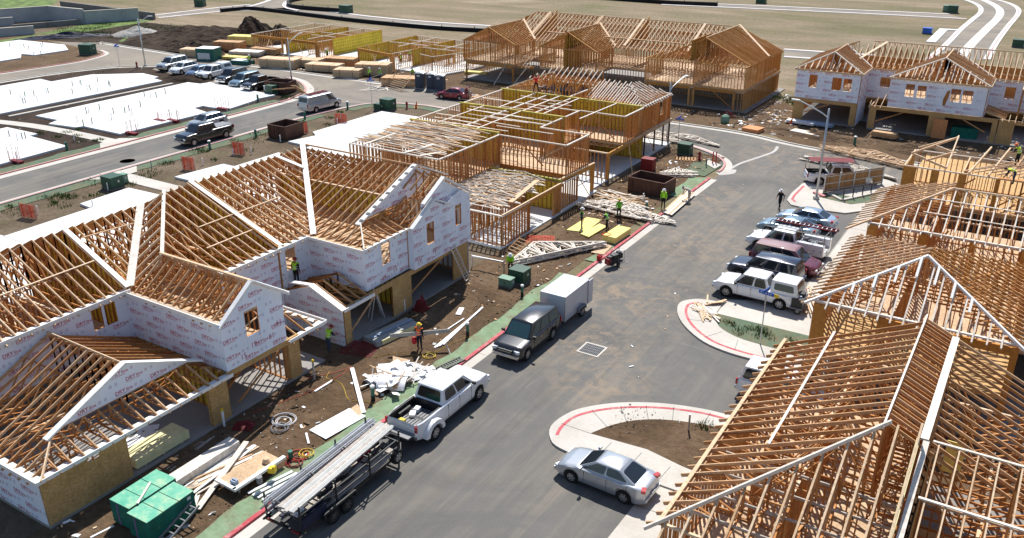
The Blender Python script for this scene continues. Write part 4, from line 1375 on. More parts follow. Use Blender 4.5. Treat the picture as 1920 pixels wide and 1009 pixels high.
wf = h.wall((-32.6, 35.72), (-32.6, 39.8), 2.75, z2, ops=[(1.55, 2.35, 3.8, 5.28)])
pl = [(0, 2.66), (4.1, 2.66), (4.1, z2+0.03), (0, z2+0.03)]
ho = [(1.55, 2.35, 3.8, 5.28)]
h.skin(wf, (-32.6, 35.67), UY, UX, pl, ho)
h.print_wrap(wf, (-32.6, 35.67), UY, UX, pl, ho, seed=23, nums=(('15', 2.6, 3.0), ('19', 1.5, 2.85)))
h.stick('window_brace', (-32.55, 37.25, 3.9), (-32.55, 38.1, 4.9), 0.09, 0.04, 'lumber_light')
wj = h.part('jog_frame', MB().beam((-32.5, 39.78, 2.7), (-32.5, 39.78, 5.4), 0.1, 0.1), 'lumber_orange')
h.skin(wj, (-32.55, 39.8), UX, -UY, [(0, 2.66), (0.53, 2.66), (0.53, 5.45), (0, 5.45)], off=0.04)
wf = h.wall((-32.1, 39.85), (-32.1, 46.05), 2.75, z2, ops=[(1.4, 2.2, 3.9, 5.36), (4.6, 5.3, 4.2, 5.36)])
gp = [(0, 2.66), (6.35, 2.66), (6.35, 5.98), (3.45, 7.62), (3.44, 6.2), (2.2, 6.72), (0, 5.55)]
gp = [(0, 2.66), (6.35, 2.66), (6.35, 6.0), (5.2, 6.62), (3.35, 6.1), (2.2, 6.72), (0, 5.55)]
ho = [(1.4, 2.2, 3.9, 5.36), (4.6, 5.3, 4.2, 5.66)]
h.skin(wf, (-32.1, 39.75), UY, UX, gp, ho)
h.print_wrap(wf, (-32.1, 39.75), UY, UX, gp, ho, seed=24, nums=(('19', 0.4, 2.95), ('15', 2.0, 3.1)))
wf2 = h.part('gable_frame', MB().beam((-32.36, 41, 6.0), (-32.36, 46, 6.0), 0.05, 0.09), 'lumber_tan')
gp = [(0, 5.7), (5.1, 5.7), (5.1, 6.05), (2.25, 7.78), (0, 6.65)]
h.skin(wf2, (-32.36, 41.0), UY, UX, gp, off=0.08)
h.print_wrap(wf2, (-32.36, 41.0), UY, UX, gp, seed=25, off=0.1)
for a, b in (((-31.98, 39.55, 5.55), (-31.98, 41.95, 6.86)), ((-31.98, 41.95, 6.86), (-31.98, 43.7, 6.0)),
    ((-32.1, 41.0, 6.75), (-32.1, 43.25, 7.95)), ((-32.1, 43.25, 7.95), (-32.1, 46.45, 6.0))):
 h.stick('rake_board', a, b, 0.30, 0.09, 'fascia_white')
ps = 0.375
h.facet([(-37.0, 35.6), (-32.5, 35.6), (-34.4, 37.6), (-34.4, 43.1), (-44.2, 43.1)], (-45, 35.6), (-32.5, 35.6), 5.5, ps, mat='lumber_tan', seed=26, tail=0.28, zb=5.4)
h.facet([(-32.4, 35.6), (-32.4, 39.8), (-34.4, 39.8), (-34.4, 37.6)], (-32.4, 35.6), (-32.4, 39.8), 5.5, 0.32, mat='lumber_tan', seed=27, tail=0.2)
h.facet([(-48.5, 46.2), (-32.7, 46.2), (-32.7, 43.2), (-44.2, 43.2)], (-48.5, 46.2), (-32.3, 46.2), 6.0, 0.72, mat='lumber_orange', seed=28, tail=0.2)
h.facet([(-35.2, 39.8), (-32.35, 39.8), (-32.35, 41.95), (-35.6, 41.95)], (-35.2, 39.8), (-32.0, 39.8), 5.62, 0.53, mat='lumber_tan', seed=29, tail=0.1)
h.facet([(-35.8, 41.9), (-32.2, 41.9), (-32.2, 43.2), (-35.8, 43.2)], (-35.8, 41.0), (-32.2, 41.0), 6.75, 0.52, mat='lumber_tan', seed=30, tail=0.0, webs=False)
h.stick('hip_rafter', (-32.3, 35.45, 5.52), (-34.4, 37.6, 6.28), 0.08, 0.14, 'lumber_white')
wg = h.part('gable_frame', MB().beam((-34.46, 37.6, 6.1), (-34.46, 43.5, 6.1), 0.05, 0.09), 'lumber_tan')
gp = [(0.3, 6.3), (0.6, 6.1), (3.4, 6.1), (4.4, 7.0), (6.2, 7.6), (5.55, 8.3)]
gp = [(0.0, 6.22), (5.1, 6.35), (7.4, 7.5), (5.5, 8.38)]
h.skin(wg, (-34.46, 37.6), UY, UX, gp, off=0.03)
h.print_wrap(wg, (-34.46, 37.6), UY, UX, gp, seed=31, off=0.048)
for a, b in (((-34.3, 37.2, 6.15), (-34.3, 43.15, 8.48)), ((-34.3, 43.15, 8.48), (-34.3, 46.6, 6.9))):
 h.stick('rake_board', a, b, 0.36, 0.09, 'fascia_white')
for k in range(9):
 f = (k+0.5)/9
 p = V((-34.25, 37.2, 6.22)).lerp(V((-34.25, 43.15, 8.53)), f)
 h.part('outlooker', MB().box(p, (0.22, 0.18, 0.04), rot=Matrix.Rotation(-math.atan2(2.33, 5.95)*-1, 3, 'X')), 'old_wall_concrete')
h.fascia((-37.0, 35.32, 5.42), (-32.3, 35.32, 5.42), 0.2)
h.fascia((-32.28, 35.3, 5.42), (-32.28, 39.7, 5.42), 0.2)
h.stick('soffit_board', (-37, 35.5, 5.44), (-32.4, 35.5, 5.44), 0.34, 0.03, 'osb_pale')
h.stick('soffit_board', (-32.42, 35.5, 5.445), (-32.42, 39.7, 5.445), 0.24, 0.03, 'fascia_white')
h.firewall((-44, 40.3), (-34.6, 40.3), [(0, 5.4), (9.4, 5.4), (9.4, 7.05), (0, 7.05)], -UY)
h.stick('ridge_board', (-44.2, 43.15, 8.42), (-34.3, 43.15, 8.42), 0.06, 0.10, 'lumber_tan')
h.stick('plate_board', (-44, 40.24, 7.12), (-34.5, 40.24, 7.12), 0.14, 0.05, 'lumber_light')
h.slab('subfloor', [(-49, 35.7), (-32.6, 35.7), (-32.6, 39.8), (-32.2, 39.8), (-32.2, 46), (-49, 46)], 2.63, 2.72, 'osb_pale')
w = h.wall((-49, 46.0), (-32.2, 46.0), 2.75, 5.9)
h.skin(w, (-49, 46.0), UX, UY, [(0, 0.1), (16.8, 0.1), (16.8, 5.9), (0, 5.9)])
h.finish()
L1 = h
# ---------------------------------------------------------------- L2: open framed house behind it
h = House('framed_house', 'middle left townhouse block of bare orange studs with yellow fire walls and no finished roof', (-41, 70, 0))
h.slab('foundation_slab', [(-50.0, 51.3), (-32.6, 51.0), (-32.6, 60.6), (-32.6, 67.2), (-33.2, 67.2), (-33.2, 86.3), (-50.2, 86.3)], 0.0, 0.14, 'slab_concrete')
OR = 'lumber_orange'
zf, zt = 2.75, 5.4
_w = h.wall
h.wall = lambda *q, **kw: _w(*q, **{**dict(topmat='lumber_white', t=0.14), **kw})
h.wall((-36.2, 51.6), (-36.2, 60.4), 0.14, 2.6, mat=OR)
h.wall((-39.8, 54.6), (-33.4, 54.6), 0.14, 2.6, mat=OR)
h.wall((-47, 53.6), (-47, 62.5), zf, zt, mat=OR)
h.wall((-49.3, 57.5), (-40.1, 57.5), zf, zt, mat=OR)
h.wall((-39.8, 51.4), (-32.7, 51.4), 0.14, 2.6, mat=OR, sw=0.07)
h.wall((-32.75, 51.4), (-32.75, 55.4), 0.14, 2.6, mat=OR, sw=0.07)
h.stick('header_beam', (-32.75, 51.5, 2.46), (-32.75, 60.7, 2.46), 0.13, 0.30, 'glulam')
h.stick('top_plate', (-32.75, 51.4, 2.65), (-32.75, 60.7, 2.65), 0.13, 0.06, 'lumber_light')
for yy in (59.4, 59.9, 60.35):
 h.stick('garage_post', (-32.75, yy, 0.14), (-32.75, yy, 2.3), 0.14, 0.22, OR)
h.firewall((-40, 60.6), (-32.9, 60.6), [(0, 0.14), (7.1, 0.14), (7.1, 2.65), (0, 2.65)], -UY)
h.stick('fire_wall_top', (-40.2, 60.85, 2.72), (-32.9, 60.85, 2.72), 0.3, 0.2, 'fire_edge')
h.wall((-40.0, 53.5), (-40.0, 62.5), 0.14, 2.6, mat=OR)
h.wall((-40.0, 53.4), (-40.0, 62.5), zf, zt, mat=OR, sw=0.06)
h.wall((-49.4, 53.4), (-40.0, 53.4), zf, zt, mat=OR, sw=0.06, brace=[(1, 3.0, 3.4, 5.2)])
h.wall((-49.4, 51.6), (-40.0, 51.6), 0.14, 2.6, mat=OR)
h.wall((-49.4, 53.4), (-49.4, 62.6), zf, zt, mat='lumber_tan')
h.slab('subfloor', [(-49.4, 53.4), (-40, 53.4), (-40, 62.6), (-33.2, 62.5), (-33.2, 66.6), (-38, 66.6), (-38, 74.2), (-33.3, 74.2), (-33.3, 86.2), (-50, 86.2), (-50, 62)], 2.5, 2.72, 'osb_pale')
def fw(y, x1, z0=2.75):
 h.firewall((-50, y), (x1, y), [(0, z0), (50+x1, z0), (50+x1, zt), (0, zt)], -UY)
 h.stick('fire_wall_top', (-50.1, y-0.03, zt+0.03), (x1, y-0.03, zt+0.03), 0.24, 0.16, 'fire_edge')
fw(62.7, -40.2); fw(70.75, -38.0); fw(78.6, -33.5)
h.wall((-40.2, 62.4), (-33.3, 62.4), zf, zt, mat=OR, brace=[(2.0, 5.2, 4.6, 3.2)])
h.wall((-33.3, 62.4), (-33.3, 66.5), zf, zt, mat=OR, brace=[(0.4, 5.2, 3.4, 3.0)])
h.wall((-38.2, 66.5), (-33.3, 66.5), zf, zt, mat=OR)
h.wall((-38.2, 66.5), (-38.2, 74.2), zf, zt, mat=OR)
h.wall((-49.9, 62.8), (-49.9, 86.0), zf, zt, mat='lumber_tan')
h.wall((-44.4, 62.8), (-44.4, 70.6), zf, zt, mat=OR)
h.wall((-49.5, 66.0), (-44.4, 66.0), zf, zt, mat=OR)
h.wall((-44.4, 67.6), (-38.2, 67.6), zf, zt, mat=OR)
h.wall((-38.2, 74.2), (-33.4, 74.2), zf, zt, mat=OR, brace=[(1.0, 3.0, 3.8, 5.2), (3.8, 3.0, 1.0, 5.2)])
h.wall((-33.4, 74.2), (-33.4, 78.5), zf, zt, mat=OR, brace=[(1.2, 3.0, 3.0, 5.0)])
h.wall((-44.4, 70.9), (-44.4, 78.5), zf, zt, mat=OR)
h.wall((-49.5, 74.0), (-38.2, 74.0), zf, zt, mat=OR)
h.wall((-41.5, 70.9), (-41.5, 78.5), zf, zt, mat=OR)
h.wall((-33.6, 78.7), (-33.6, 86.2), zf, zt, mat=OR, ops=[(4.6, 5.7, 3.6, 4.9)], sw=0.09)
h.wall((-49.9, 86.1), (-33.6, 86.1), zf, zt, mat=OR)
h.wall((-42, 78.8), (-42, 86), zf, zt, mat=OR)
h.stick('header_beam', (-33.3, 60.9, 2.46), (-33.0, 67.2, 2.46), 0.16, 0.36, 'glulam')
h.stick('top_plate', (-33.3, 60.9, 2.68), (-33.0, 67.2, 2.68), 0.17, 0.06, 'lumber_light')
for x, y in ((-33.05, 66.8), (-33.05, 67.1), (-33.2, 70.6), (-33.3, 61.2)):
 h.stick('garage_post', (x, y, 0.1), (x, y, 2.3), 0.15, 0.20, 'glulam')
h.stick('header_beam', (-33.35, 70.6, 2.46), (-33.4, 78.6, 2.46), 0.16, 0.36, 'glulam')
h.stick('top_plate', (-38, 70.6, 2.68), (-33.3, 70.6, 2.68), 0.17, 0.06, 'lumber_light')
h.wall((-38, 70.7), (-33.4, 70.7), 0.14, 2.65, mat=OR)
h.firewall((-40, 78.6), (-33.3, 78.6), [(0, 0.14), (6.7, 0.14), (6.7, 2.7), (0, 2.7)], -UY)
h.wall((-38.2, 61), (-38.2, 86), 0.14, 2.5, mat=OR)
h.wall((-33.0, 61.0), (-33.0, 64.0), 0.14, 2.4, mat=OR)
for y in (79.5, 82, 84.3, 86):
 h.stick('garage_post', (-33.5, y, 0.1), (-33.5, y, 2.6), 0.12, 0.16, 'rust_steel')
h.stick('rim_joist', (-33.28, 62.3, 2.56), (-33.28, 66.6, 2.56), 0.05, 0.28, 'lumber_tan')
h.stick('rim_joist', (-33.36, 74.2, 2.56), (-33.36, 86.2, 2.56), 0.05, 0.30, 'lumber_golden')
h.stick('rim_joist', (-40, 62.36, 2.56), (-33.3, 62.36, 2.56), 0.05, 0.28, 'lumber_orange')
for yy in (74.15,):
 mb = MB()
 for k in range(8):
  a = -38+k*0.58
  mb.beam((a, yy, 2.2), (a+0.29, yy, 2.5), 0.04, 0.08).beam((a+0.29, yy, 2.5), (a+0.58, yy, 2.2), 0.04, 0.08)
 mb.beam((-38, yy, 2.18), (-33.4, yy, 2.18), 0.05, 0.08)
 h.part('floor_truss', mb, 'lumber_tan')
for (a, b) in (((-32.2, 68.5, 0), (-33.2, 67.3, 2.6)), ((-31.6, 79.5, 0), (-33.3, 78.2, 3.4)), ((-31.0, 83.0, 0), (-33.4, 81.0, 3.6)), ((-32.0, 73.5, 0), (-33.3, 75.2, 2.6)), ((-31.7, 64.6, 0), (-33.2, 64.0, 2.6)), ((-31.3, 76.0, 0), (-33.3, 76.5, 2.6))):
 h.stick('prop', a, b, 0.09, 0.05, 'lumber_tan')
rd = random.Random(4)
for k in range(26):
 y = rd.choice([63.4, 64.6, 65.6, 67.2, 68.6, 69.8, 71.6, 72.8, 75.2, 76.4, 77.6])
 x0 = rd.uniform(-49, -41)
 L = rd.uniform(2.5, 6)
 h.stick('ceiling_board', (x0, y+rd.uniform(-0.3, 0.3), zt+0.03), (x0+L, y+rd.uniform(-0.3, 0.3), zt+0.03), 0.09, 0.05, 'lumber_white')
for x in (-47, -45.5, -42.7, -40.4, -36.5):
 for (ya, yb) in ((62.9, 70.6), (70.9, 78.4)):
  if rd.random() < 0.75 and not (x > -38 and ya < 66):
   h.stick('ceiling_board', (x, ya, zt+0.07), (x+rd.uniform(-0.2, 0.2), yb, zt+0.07), 0.13, 0.05, 'lumber_white')
for k in range(14):
 x = rd.uniform(-48, -35); y = rd.choice([64, 67, 72, 75, 77]); dx = rd.uniform(-1.0, 1.0)
 h.stick('brace_board', (x, y, 2.9), (x+dx, y+rd.uniform(-1.6, 1.6), 5.6), 0.09, 0.04, 'lumber_tan')
rd = random.Random(9)
for k in range(36):
 y = 53.9+k*0.225
 xa = -49.6+rd.uniform(-0.3, 1.0)+max(0, (58-y))*0.06
 xb = -40.6+rd.uniform(-0.9, 1.0)
 zz = zt+0.08+0.07*(k % 3)
 mb = MB()
 ap = V(((xa+xb)/2+rd.uniform(-1.6, 1.6), y+rd.uniform(0.5, 1.1), zz+0.04))
 A_, B_ = V((xa, y, zz)), V((xb, y+rd.uniform(-0.3, 0.3), zz))
 mb.beam(A_, B_, 0.07, 0.045).beam(A_, ap, 0.07, 0.045).beam(B_, ap, 0.07, 0.045)
 for f in (0.35, 0.65):
  m_ = A_.lerp(B_, f)
  mb.beam(m_, (A_.lerp(ap, f*1.2) if f < 0.5 else B_.lerp(ap, (1-f)*1.2) if f > 0.5 else ap), 0.08, 0.04)
 h.part('stacked_truss', mb, ('lumber_white', 'lumber_light', 'lumber_gray', 'lumber_tan')[k % 4])
h.stick('leaning_board', (-47.8, 53.4, 5.5), (-46.6, 56.2, 6.0), 0.25, 0.04, 'lumber_white')
h.stick('leaning_board', (-43.4, 53.3, 5.45), (-42.2, 55.8, 5.75), 0.25, 0.04, 'lumber_white')
h.stick('leaning_board', (-41.8, 53.3, 5.45), (-40.6, 54.6, 5.6), 0.3, 0.04, 'lumber_white')
for k in range(24):
 y = 52.2+k*0.33
 zz = 2.72+0.12*(k % 3)
 xa, xb = -39.6+rd.uniform(-0.2, 0.3), -33.3+rd.uniform(-0.6, 0.5)-max(0, y-57)*0.15
 mb = MB()
 A_, B_ = V((xa, y, zz)), V((xb, y+rd.uniform(-0.15, 0.15), zz))
 ap = V(((xa+xb)/2+rd.uniform(-0.5, 0.5), y+0.8, zz+0.08+0.1*rd.random()))
 mb.beam(A_, B_, 0.08, 0.045).beam(A_, ap, 0.08, 0.045).beam(B_, ap, 0.08, 0.045)
 for f in (0.3, 0.5, 0.7):
  mb.beam(A_.lerp(B_, f), A_.lerp(ap, min(1, f*1.4)) if f < 0.5 else B_.lerp(ap, min(1, (1-f)*1.6)), 0.07, 0.04)
 h.part('stacked_truss', mb, ('lumber_white', 'lumber_light', 'lumber_gray')[k % 3])
h.stick('leaning_board', (-33.6, 53.9, 2.8), (-33.9, 58.6, 3.25), 0.4, 0.05, 'lumber_light')
h.facet([(-50.2, 78.7), (-33.6, 78.7), (-36.4, 82.2), (-47.2, 82.2)], (-50.2, 78.7), (-33.6, 78.7), 5.45, 0.36, mat='lumber_white', w=0.08, d=0.10, dens=3.2, seed=40, tail=0.1, start=16.8)
h.facet([(-39.8, 78.7), (-33.6, 78.7), (-36.4, 82.4), (-39.8, 82.4)], (-39.8, 78.7), (-33.6, 78.7), 5.45, 0.40, mat='lumber_white', w=0.08, d=0.10, dens=3.2, seed=41, tail=0.2)
h.facet([(-49.5, 83.4), (-41.0, 83.4), (-41.0, 85.6), (-47.0, 85.6)], (-49.5, 83.4), (-41, 83.4), 6.0, 0.50, mat='lumber_white', w=0.08, d=0.10, dens=3.2, seed=42, tail=0.2)
h.facet([(-49.8, 86.2), (-40, 86.2), (-40, 84.0), (-47.5, 84.0)], (-49.8, 86.2), (-40, 86.2), 5.5, 0.45, mat='lumber_orange', seed=43)
h.facet([(-33.6, 79), (-33.6, 86), (-36.6, 84), (-36.6, 81.5)], (-33.6, 79), (-33.6, 86), 5.45, 0.44, mat='lumber_white', w=0.08, d=0.10, dens=3.2, seed=44)
h.facet([(-50, 79), (-50, 86), (-46.8, 85.6), (-46.8, 82.5)], (-50, 79), (-50, 86), 5.45, 0.4, mat='lumber_white', w=0.08, d=0.10, dens=3.2, seed=45)
for k in range(44):
 x = rd.uniform(-47.5, -39.5); y = 79.0+rd.random()*5
 h.stick('truss_web', (x, y, 5.45), (x+rd.uniform(-0.6, 0.6), y+rd.uniform(-0.1, 0.4), 6.3+rd.random()*0.6), 0.05, 0.08, 'lumber_golden')
h.finish()
L2 = h
# ---------------------------------------------------------------- L3: far golden framed house
h = House('framed_house', 'far golden stick framed townhouse block with complete roof trusses at the top centre', (-51, 110, 0))
GO = 'lumber_golden'
h.slab('foundation_slab', [(-72.8, 103.7), (-30.6, 103.7), (-30.4, 120), (-72.8, 122)], 0.0, 0.14, 'garage_concrete')
ze, zf = 5.45, 2.75
h.slab('subfloor', [(-72.6, 104), (-63.9, 104), (-63.9, 109.2), (-60.3, 109.2), (-60.3, 104.6), (-51.6, 104.6), (-51.6, 109.6), (-44.3, 109.6), (-44.3, 104), (-31.2, 104), (-31, 119), (-72.6, 119)], 2.45, 2.72, 'osb_pale')
def run(pts, z0, z1, **kw):
 for a, b in zip(pts[:-1], pts[1:]):
  h.wall(a, b, z0, z1, mat=GO, sw=0.06, **kw)
run([(-72.6, 118), (-72.6, 104), (-63.9, 104), (-63.9, 109.2), (-60.3, 109.2), (-60.3, 104.6), (-51.6, 104.6), (-51.6, 109.6), (-44.3, 109.6), (-44.3, 104), (-31.2, 104), (-31.2, 119)], zf, ze, topmat='lumber_golden')
run([(-72.6, 119), (-31.2, 119)], zf, ze)
run([(-68, 104), (-68, 118)], zf, ze); run([(-56, 105), (-56, 118)], zf, ze); run([(-38, 104.5), (-38, 118)], zf, ze); run([(-72, 112), (-32, 112)], zf, ze)
run([(-31.2, 103.9), (-31.2, 119)], 0.14, 2.5)
run([(-60.3, 107), (-51.6, 107)], 0.14, 2.5); run([(-63.9, 109), (-60.3, 109)], 0.14, 2.5); run([(-72.6, 110), (-32, 110)], 0.14, 2.5)
h.firewall((-56.5, 104.55), (-56.5, 109.4), [(0, 2.75), (4.9, 2.75), (4.9, 7.3), (2.5, 7.3), (0, 7.3)], UX, stmat=GO)
h.firewall((-38.6, 104.6), (-38.6, 111.5), [(0, 5.5), (6.9, 5.5), (6.9, 8.0), (0, 8.0)], UX, stmat=GO)
h.firewall((-65.2, 111), (-65.2, 118), [(0, 5.5), (7, 5.5), (7, 8.6), (0, 5.8)], UX, stmat=GO)
h.firewall((-50.2, 111), (-50.2, 118), [(0, 5.5), (7, 5.5), (7, 8.6), (0, 5.8)], UX, stmat=GO)
for (xa, xb) in ((-72.2, -64.3), (-44, -38.2), (-37.6, -32.4)):
 h.stick('header_beam', (xa, 103.95, 2.34), (xb, 103.95, 2.34), 0.16, 0.34, 'glulam')
 for x in (xa, xb):
  h.stick('garage_post', (x, 103.95, 0.1), (x, 103.95, 2.2), 0.22, 0.2, GO)
h.stick('rim_joist', (-72.6, 103.9, 2.58), (-63.9, 103.9, 2.58), 0.06, 0.26, 'lumber_tan')
h.stick('rim_joist', (-44.3, 103.9, 2.58), (-31.2, 103.9, 2.58), 0.06, 0.26, 'lumber_tan')
run([(-32.3, 103.95), (-31.2, 103.95)], 0.14, 2.4); run([(-44.3, 103.95), (-43.9, 103.95)], 0.14, 2.4); run([(-38.3, 103.95), (-37.5, 103.95)], 0.14, 2.4)
h.stick('brace_board', (-35.2, 103.8, 2.3), (-32.8, 103.8, 0.6), 0.05, 0.1, GO)
for x, x2 in ((-66.2, -65.4), (-63.3, -61.9)):
 h.stick('prop', (x, 101.8, 0), (x2, 104, 2.7), 0.10, 0.06, 'lumber_gray')
mr = 0.50
h.facet([(-71, 109.2), (-38, 109.2), (-38, 115.8), (-67.4, 115.8)], (-72.6, 109.2), (-31.2, 109.2), 5.5, 0.455, seed=50, tail=0.2, zb=5.4, mat='lumber_light', dens=3.4, w=0.09)
h.stick('ridge_board', (-67.4, 115.8, 8.48), (-37.2, 115.8, 8.48), 0.10, 0.14, 'lumber_light')
h.facet([(-72.6, 109), (-72.6, 120), (-67.4, 115.8)], (-72.6, 109), (-72.6, 120), 5.5, 0.57, seed=150, mat='lumber_golden', webs=False)
h.facet([(-68, 121.2), (-38, 121.2), (-38, 115.8), (-67.4, 115.8)], (-72.6, 121.2), (-31.2, 121.2), 5.9, 0.48, seed=51, tail=0.1, mat='lumber_golden', webs=False)
for x in (-65.0, -56.4, -50.0, -41.0):
 h.cap((x, 109.6, 5.75), (x, 115.8, 8.58), 0.35, name='fire_wall_cap', mat='lumber_light')
for yy, zz in ((111.2, 6.46),):
 h.stick('bracing_board', (-63, yy, zz), (-42, yy, zz), 0.2, 0.05, 'lumber_light')
def gable_wing(xl, xr, y0, y1, zr, seed, full=True):
 xm = (xl+xr)/2
 sl = (zr-5.5)/((xr-xl)/2)
 h.facet([(xl, y0), (xl, y1), (xm, y1+ (xm-xl)*0.9), (xm, y0)], (xl, y0), (xl, y1), 5.5, sl, seed=seed, mat='lumber_golden', tail=0.2, dens=3)
 h.facet([(xr, y0), (xr, y1), (xm, y1+(xm-xl)*0.9), (xm, y0)], (xr, y0), (xr, y1), 5.5, sl, seed=seed+1, mat='lumber_golden', tail=0.2, dens=3)
 h.stick('ridge_board', (xm, y0-0.1, zr+0.03), (xm, y1+(xm-xl)*0.9, zr+0.03), 0.08, 0.1, 'lumber_light')
 h.cap((xr+0.1, y1, 5.6), (xm, y1+(xr-xm)*0.95, zr+0.1), 0.3, mat='lumber_light')
 mb = MB()
 x = xl
 while x < xr:
  zz = zr-abs(x-xm)*sl
  mb.beam((x, y0, 5.4), (x, y0, zz-0.03), 0.05, 0.08, up=UY)
  x += 0.6
 mb.beam((xl, y0, 5.45), (xm, y0, zr), 0.06, 0.14, up=UY).beam((xr, y0, 5.45), (xm, y0, zr), 0.06, 0.14, up=UY)
 h.part('gable_frame', mb, 'lumber_golden')
gable_wing(-72.7, -63.9, 103.9, 109.2, 7.55, 52)
gable_wing(-60.4, -51.5, 104.4, 109.8, 7.75, 54)
gable_wing(-43.0, -31.1, 105.4, 112.5, 8.35, 56)
h.facet([(-31.1, 112.4), (-31.1, 119.2), (-37.1, 118.0)], (-31.1, 112.4), (-31.1, 119.2), 5.5, 0.47, seed=157, mat='lumber_golden')
h.facet([(-44.4, 103.8), (-31, 103.8), (-33, 105.5), (-42.4, 105.5)], (-44.4, 103.8), (-31, 103.8), 5.5, 0.45, seed=58, mat='lumber_golden', webs=False, tail=0.1)
h.facet([(-65.5, 104.2), (-61.6, 104.2), (-61.9, 106.6), (-65.2, 106.6)], (-65.5, 104.2), (-61.6, 104.2), 2.7, 0.45, seed=59, mat='lumber_light', webs=False)
h.stick('header_beam', (-65.5, 104.2, 2.5), (-61, 104.2, 2.5), 0.16, 0.34, 'glulam')
h.facet([(-30.9, 112), (-30.9, 116.5), (-33, 116.5), (-33, 112)], (-29.2, 112), (-29.2, 116.5), 2.6, 0.42, seed=60, mat='lumber_light', webs=False)
h.finish()
L3 = h
# ---------------------------------------------------------------- L4: far wrapped house, upper right
h = House('framed_house', 'far right townhouse block in white wrap with dark garages and hipped open trusses', (-12, 108, 0))
h.slab('foundation_slab', [(-25.1, 103.5), (-17.9, 103.5), (-17.9, 107), (-16.5, 107), (-16.5, 103.5), (16, 103.5), (16, 118), (-25.1, 118)], 0.0, 0.15, 'garage_concrete')
ze = 6.0
YF = 103.62
def wrapped(p0, u, nrm, poly, holes, seed, L, frame=True):
 p0 = V((p0[0], p0[1], 0))
 w = h.wall(p0+u*0.05, p0+u*(L-0.05), 2.85, ze-0.02, ops=[(a-0.05, b-0.05, c, d) for a, b, c, d in holes])
 h.skin(w, p0, u, nrm, poly, holes)
 h.print_wrap(w, p0, u, nrm, poly, holes, seed=seed, dens=0.85, scale=1.0, nums=())
 mb = MB()
 for a, b, c, d in holes:
  mb.beam(p0+u*a+V((0, 0, c))+nrm*0.06, p0+u*b+V((0, 0, c))+nrm*0.06, 0.14, 0.05)
 if mb.f:
  mb.build('window_sill', 'fascia_white', w)
 return w
box = lambda L, z0, z1: [(0, z0), (L, z0), (L, z1), (0, z1)]
wrapped((-25.05, YF), UX, -UY, box(7.1, 2.72, ze), [(1.45, 2.35, 4.0, 5.5), (4.05, 5.1, 3.95, 5.4), (5.3, 6.2, 3.95, 5.4)], 60, 7.1)
w = h.wall((-17.95, YF), (-17.95, 108.3), 0.15, ze-0.02)
h.skin(w, (-17.95, YF), UY, UX, box(4.7, 0.1, ze)); h.print_wrap(w, (-17.95, YF), UY, UX, box(4.7, 2.7, ze), seed=61)
wrapped((-17.95, 108.3), UX, -UY, box(3.1, 2.72, ze), [(1.35, 2.45, 3.95, 5.1)], 62, 3.1)
wrapped((-14.75, YF), UX, -UY, box(9.6, 2.8, ze), [(1.6, 2.5, 4.1, 5.5), (2.8, 3.7, 4.1, 5.45), (6.15, 7.1, 4.05, 5.45), (7.3, 8.3, 4.05, 5.4)], 63, 9.6)
w = h.wall((-5.15, YF), (-5.15, 108.6), 2.8, ze-0.02)
h.skin(w, (-5.15, YF), UY, UX, box(5.0, 2.8, ze)); h.print_wrap(w, (-5.15, YF), UY, UX, box(5, 2.8, ze), seed=64)
wrapped((-5.15, 108.6), UX, -UY, box(9, 2.72, ze), [(1.4, 2.4, 4.0, 5.3), (6, 7, 4.0, 5.3)], 65, 9)
h.part('wrap_tear', MB().prism([(-9.2, YF-0.10, 3.5), (-8.95, YF-0.10, 3.6), (-8.75, YF-0.10, 4.6), (-8.7, YF-0.10, 5.3), (-9.0, YF-0.10, 5.1), (-9.25, YF-0.10, 4.2)], (0, -0.01, 0)), 'lumber_orange')
def gar(x0, x1, ops, zt=2.75):
 w = h.wall((x0, YF), (x1, YF), 0.15, zt, ops=[(a-x0, b-x0, 0.1, 2.3) for a, b in ops])
 h.skin(w, (x0, YF), UX, -UY, box(x1-x0, 0.08, zt), [(a-x0, b-x0, -1, 2.33) for a, b in ops], mat='osb')
gar(-25.05, -17.95, [(-23.8, -18.6)])
gar(-16.5, -3.6, [(-15.8, -10.3), (-8.7, -4.1)])
gar(-3.5, 12, [(-2, 3)])
h.wall((-25, 103.7), (-25, 117), 0.15, ze)
w = h.wall((-16.5, 103.7), (-16.5, 108), 0.15, 2.7)
h.skin(w, (-16.5, YF), UY, -UX, box(4.5, 0.1, 2.7), mat='house_wrap')
h.slab('subfloor', [(-25, 103.7), (-18, 103.7), (-18, 108.3), (-14.7, 108.3), (-14.7, 103.7), (-5.2, 103.7), (-5.2, 108.6), (14, 108.6), (14, 117), (-25, 117)], 2.5, 2.7, 'osb_pale')
for x0 in (-21.5, -10, -2):
 h.wall((x0, 104), (x0, 117), 2.75, ze)
h.wall((-25, 112), (12, 112), 2.75, ze)
h.slab('rear_wall', [(-25, 117), (14, 117), (14, 117.2), (-25, 117.2)], 0.1, ze, 'osb')
for a, b in (((-23.7, 103.5, 1.1), (-21, 103.5, 2.3)), ((-15.7, 103.5, 1.0), (-13, 103.5, 2.3)), ((-6.9, 103.5, 2.3), (-4.6, 103.5, 1.2))):
 h.stick('brace_board', a, b, 0.05, 0.12, 'lumber_orange')
LT = 'lumber_light'
h.facet([(-23, 108.3), (14, 108.3), (14, 112.6), (-18.6, 112.6)], (-25.3, 108.3), (14, 108.3), 6.05, 0.56, seed=70, tail=0.25, mat='lumber_light', dens=3.4, w=0.09)
h.stick('ridge_board', (-18.7, 112.6, 8.46), (14, 112.6, 8.46), 0.09, 0.13, 'lumber_light')
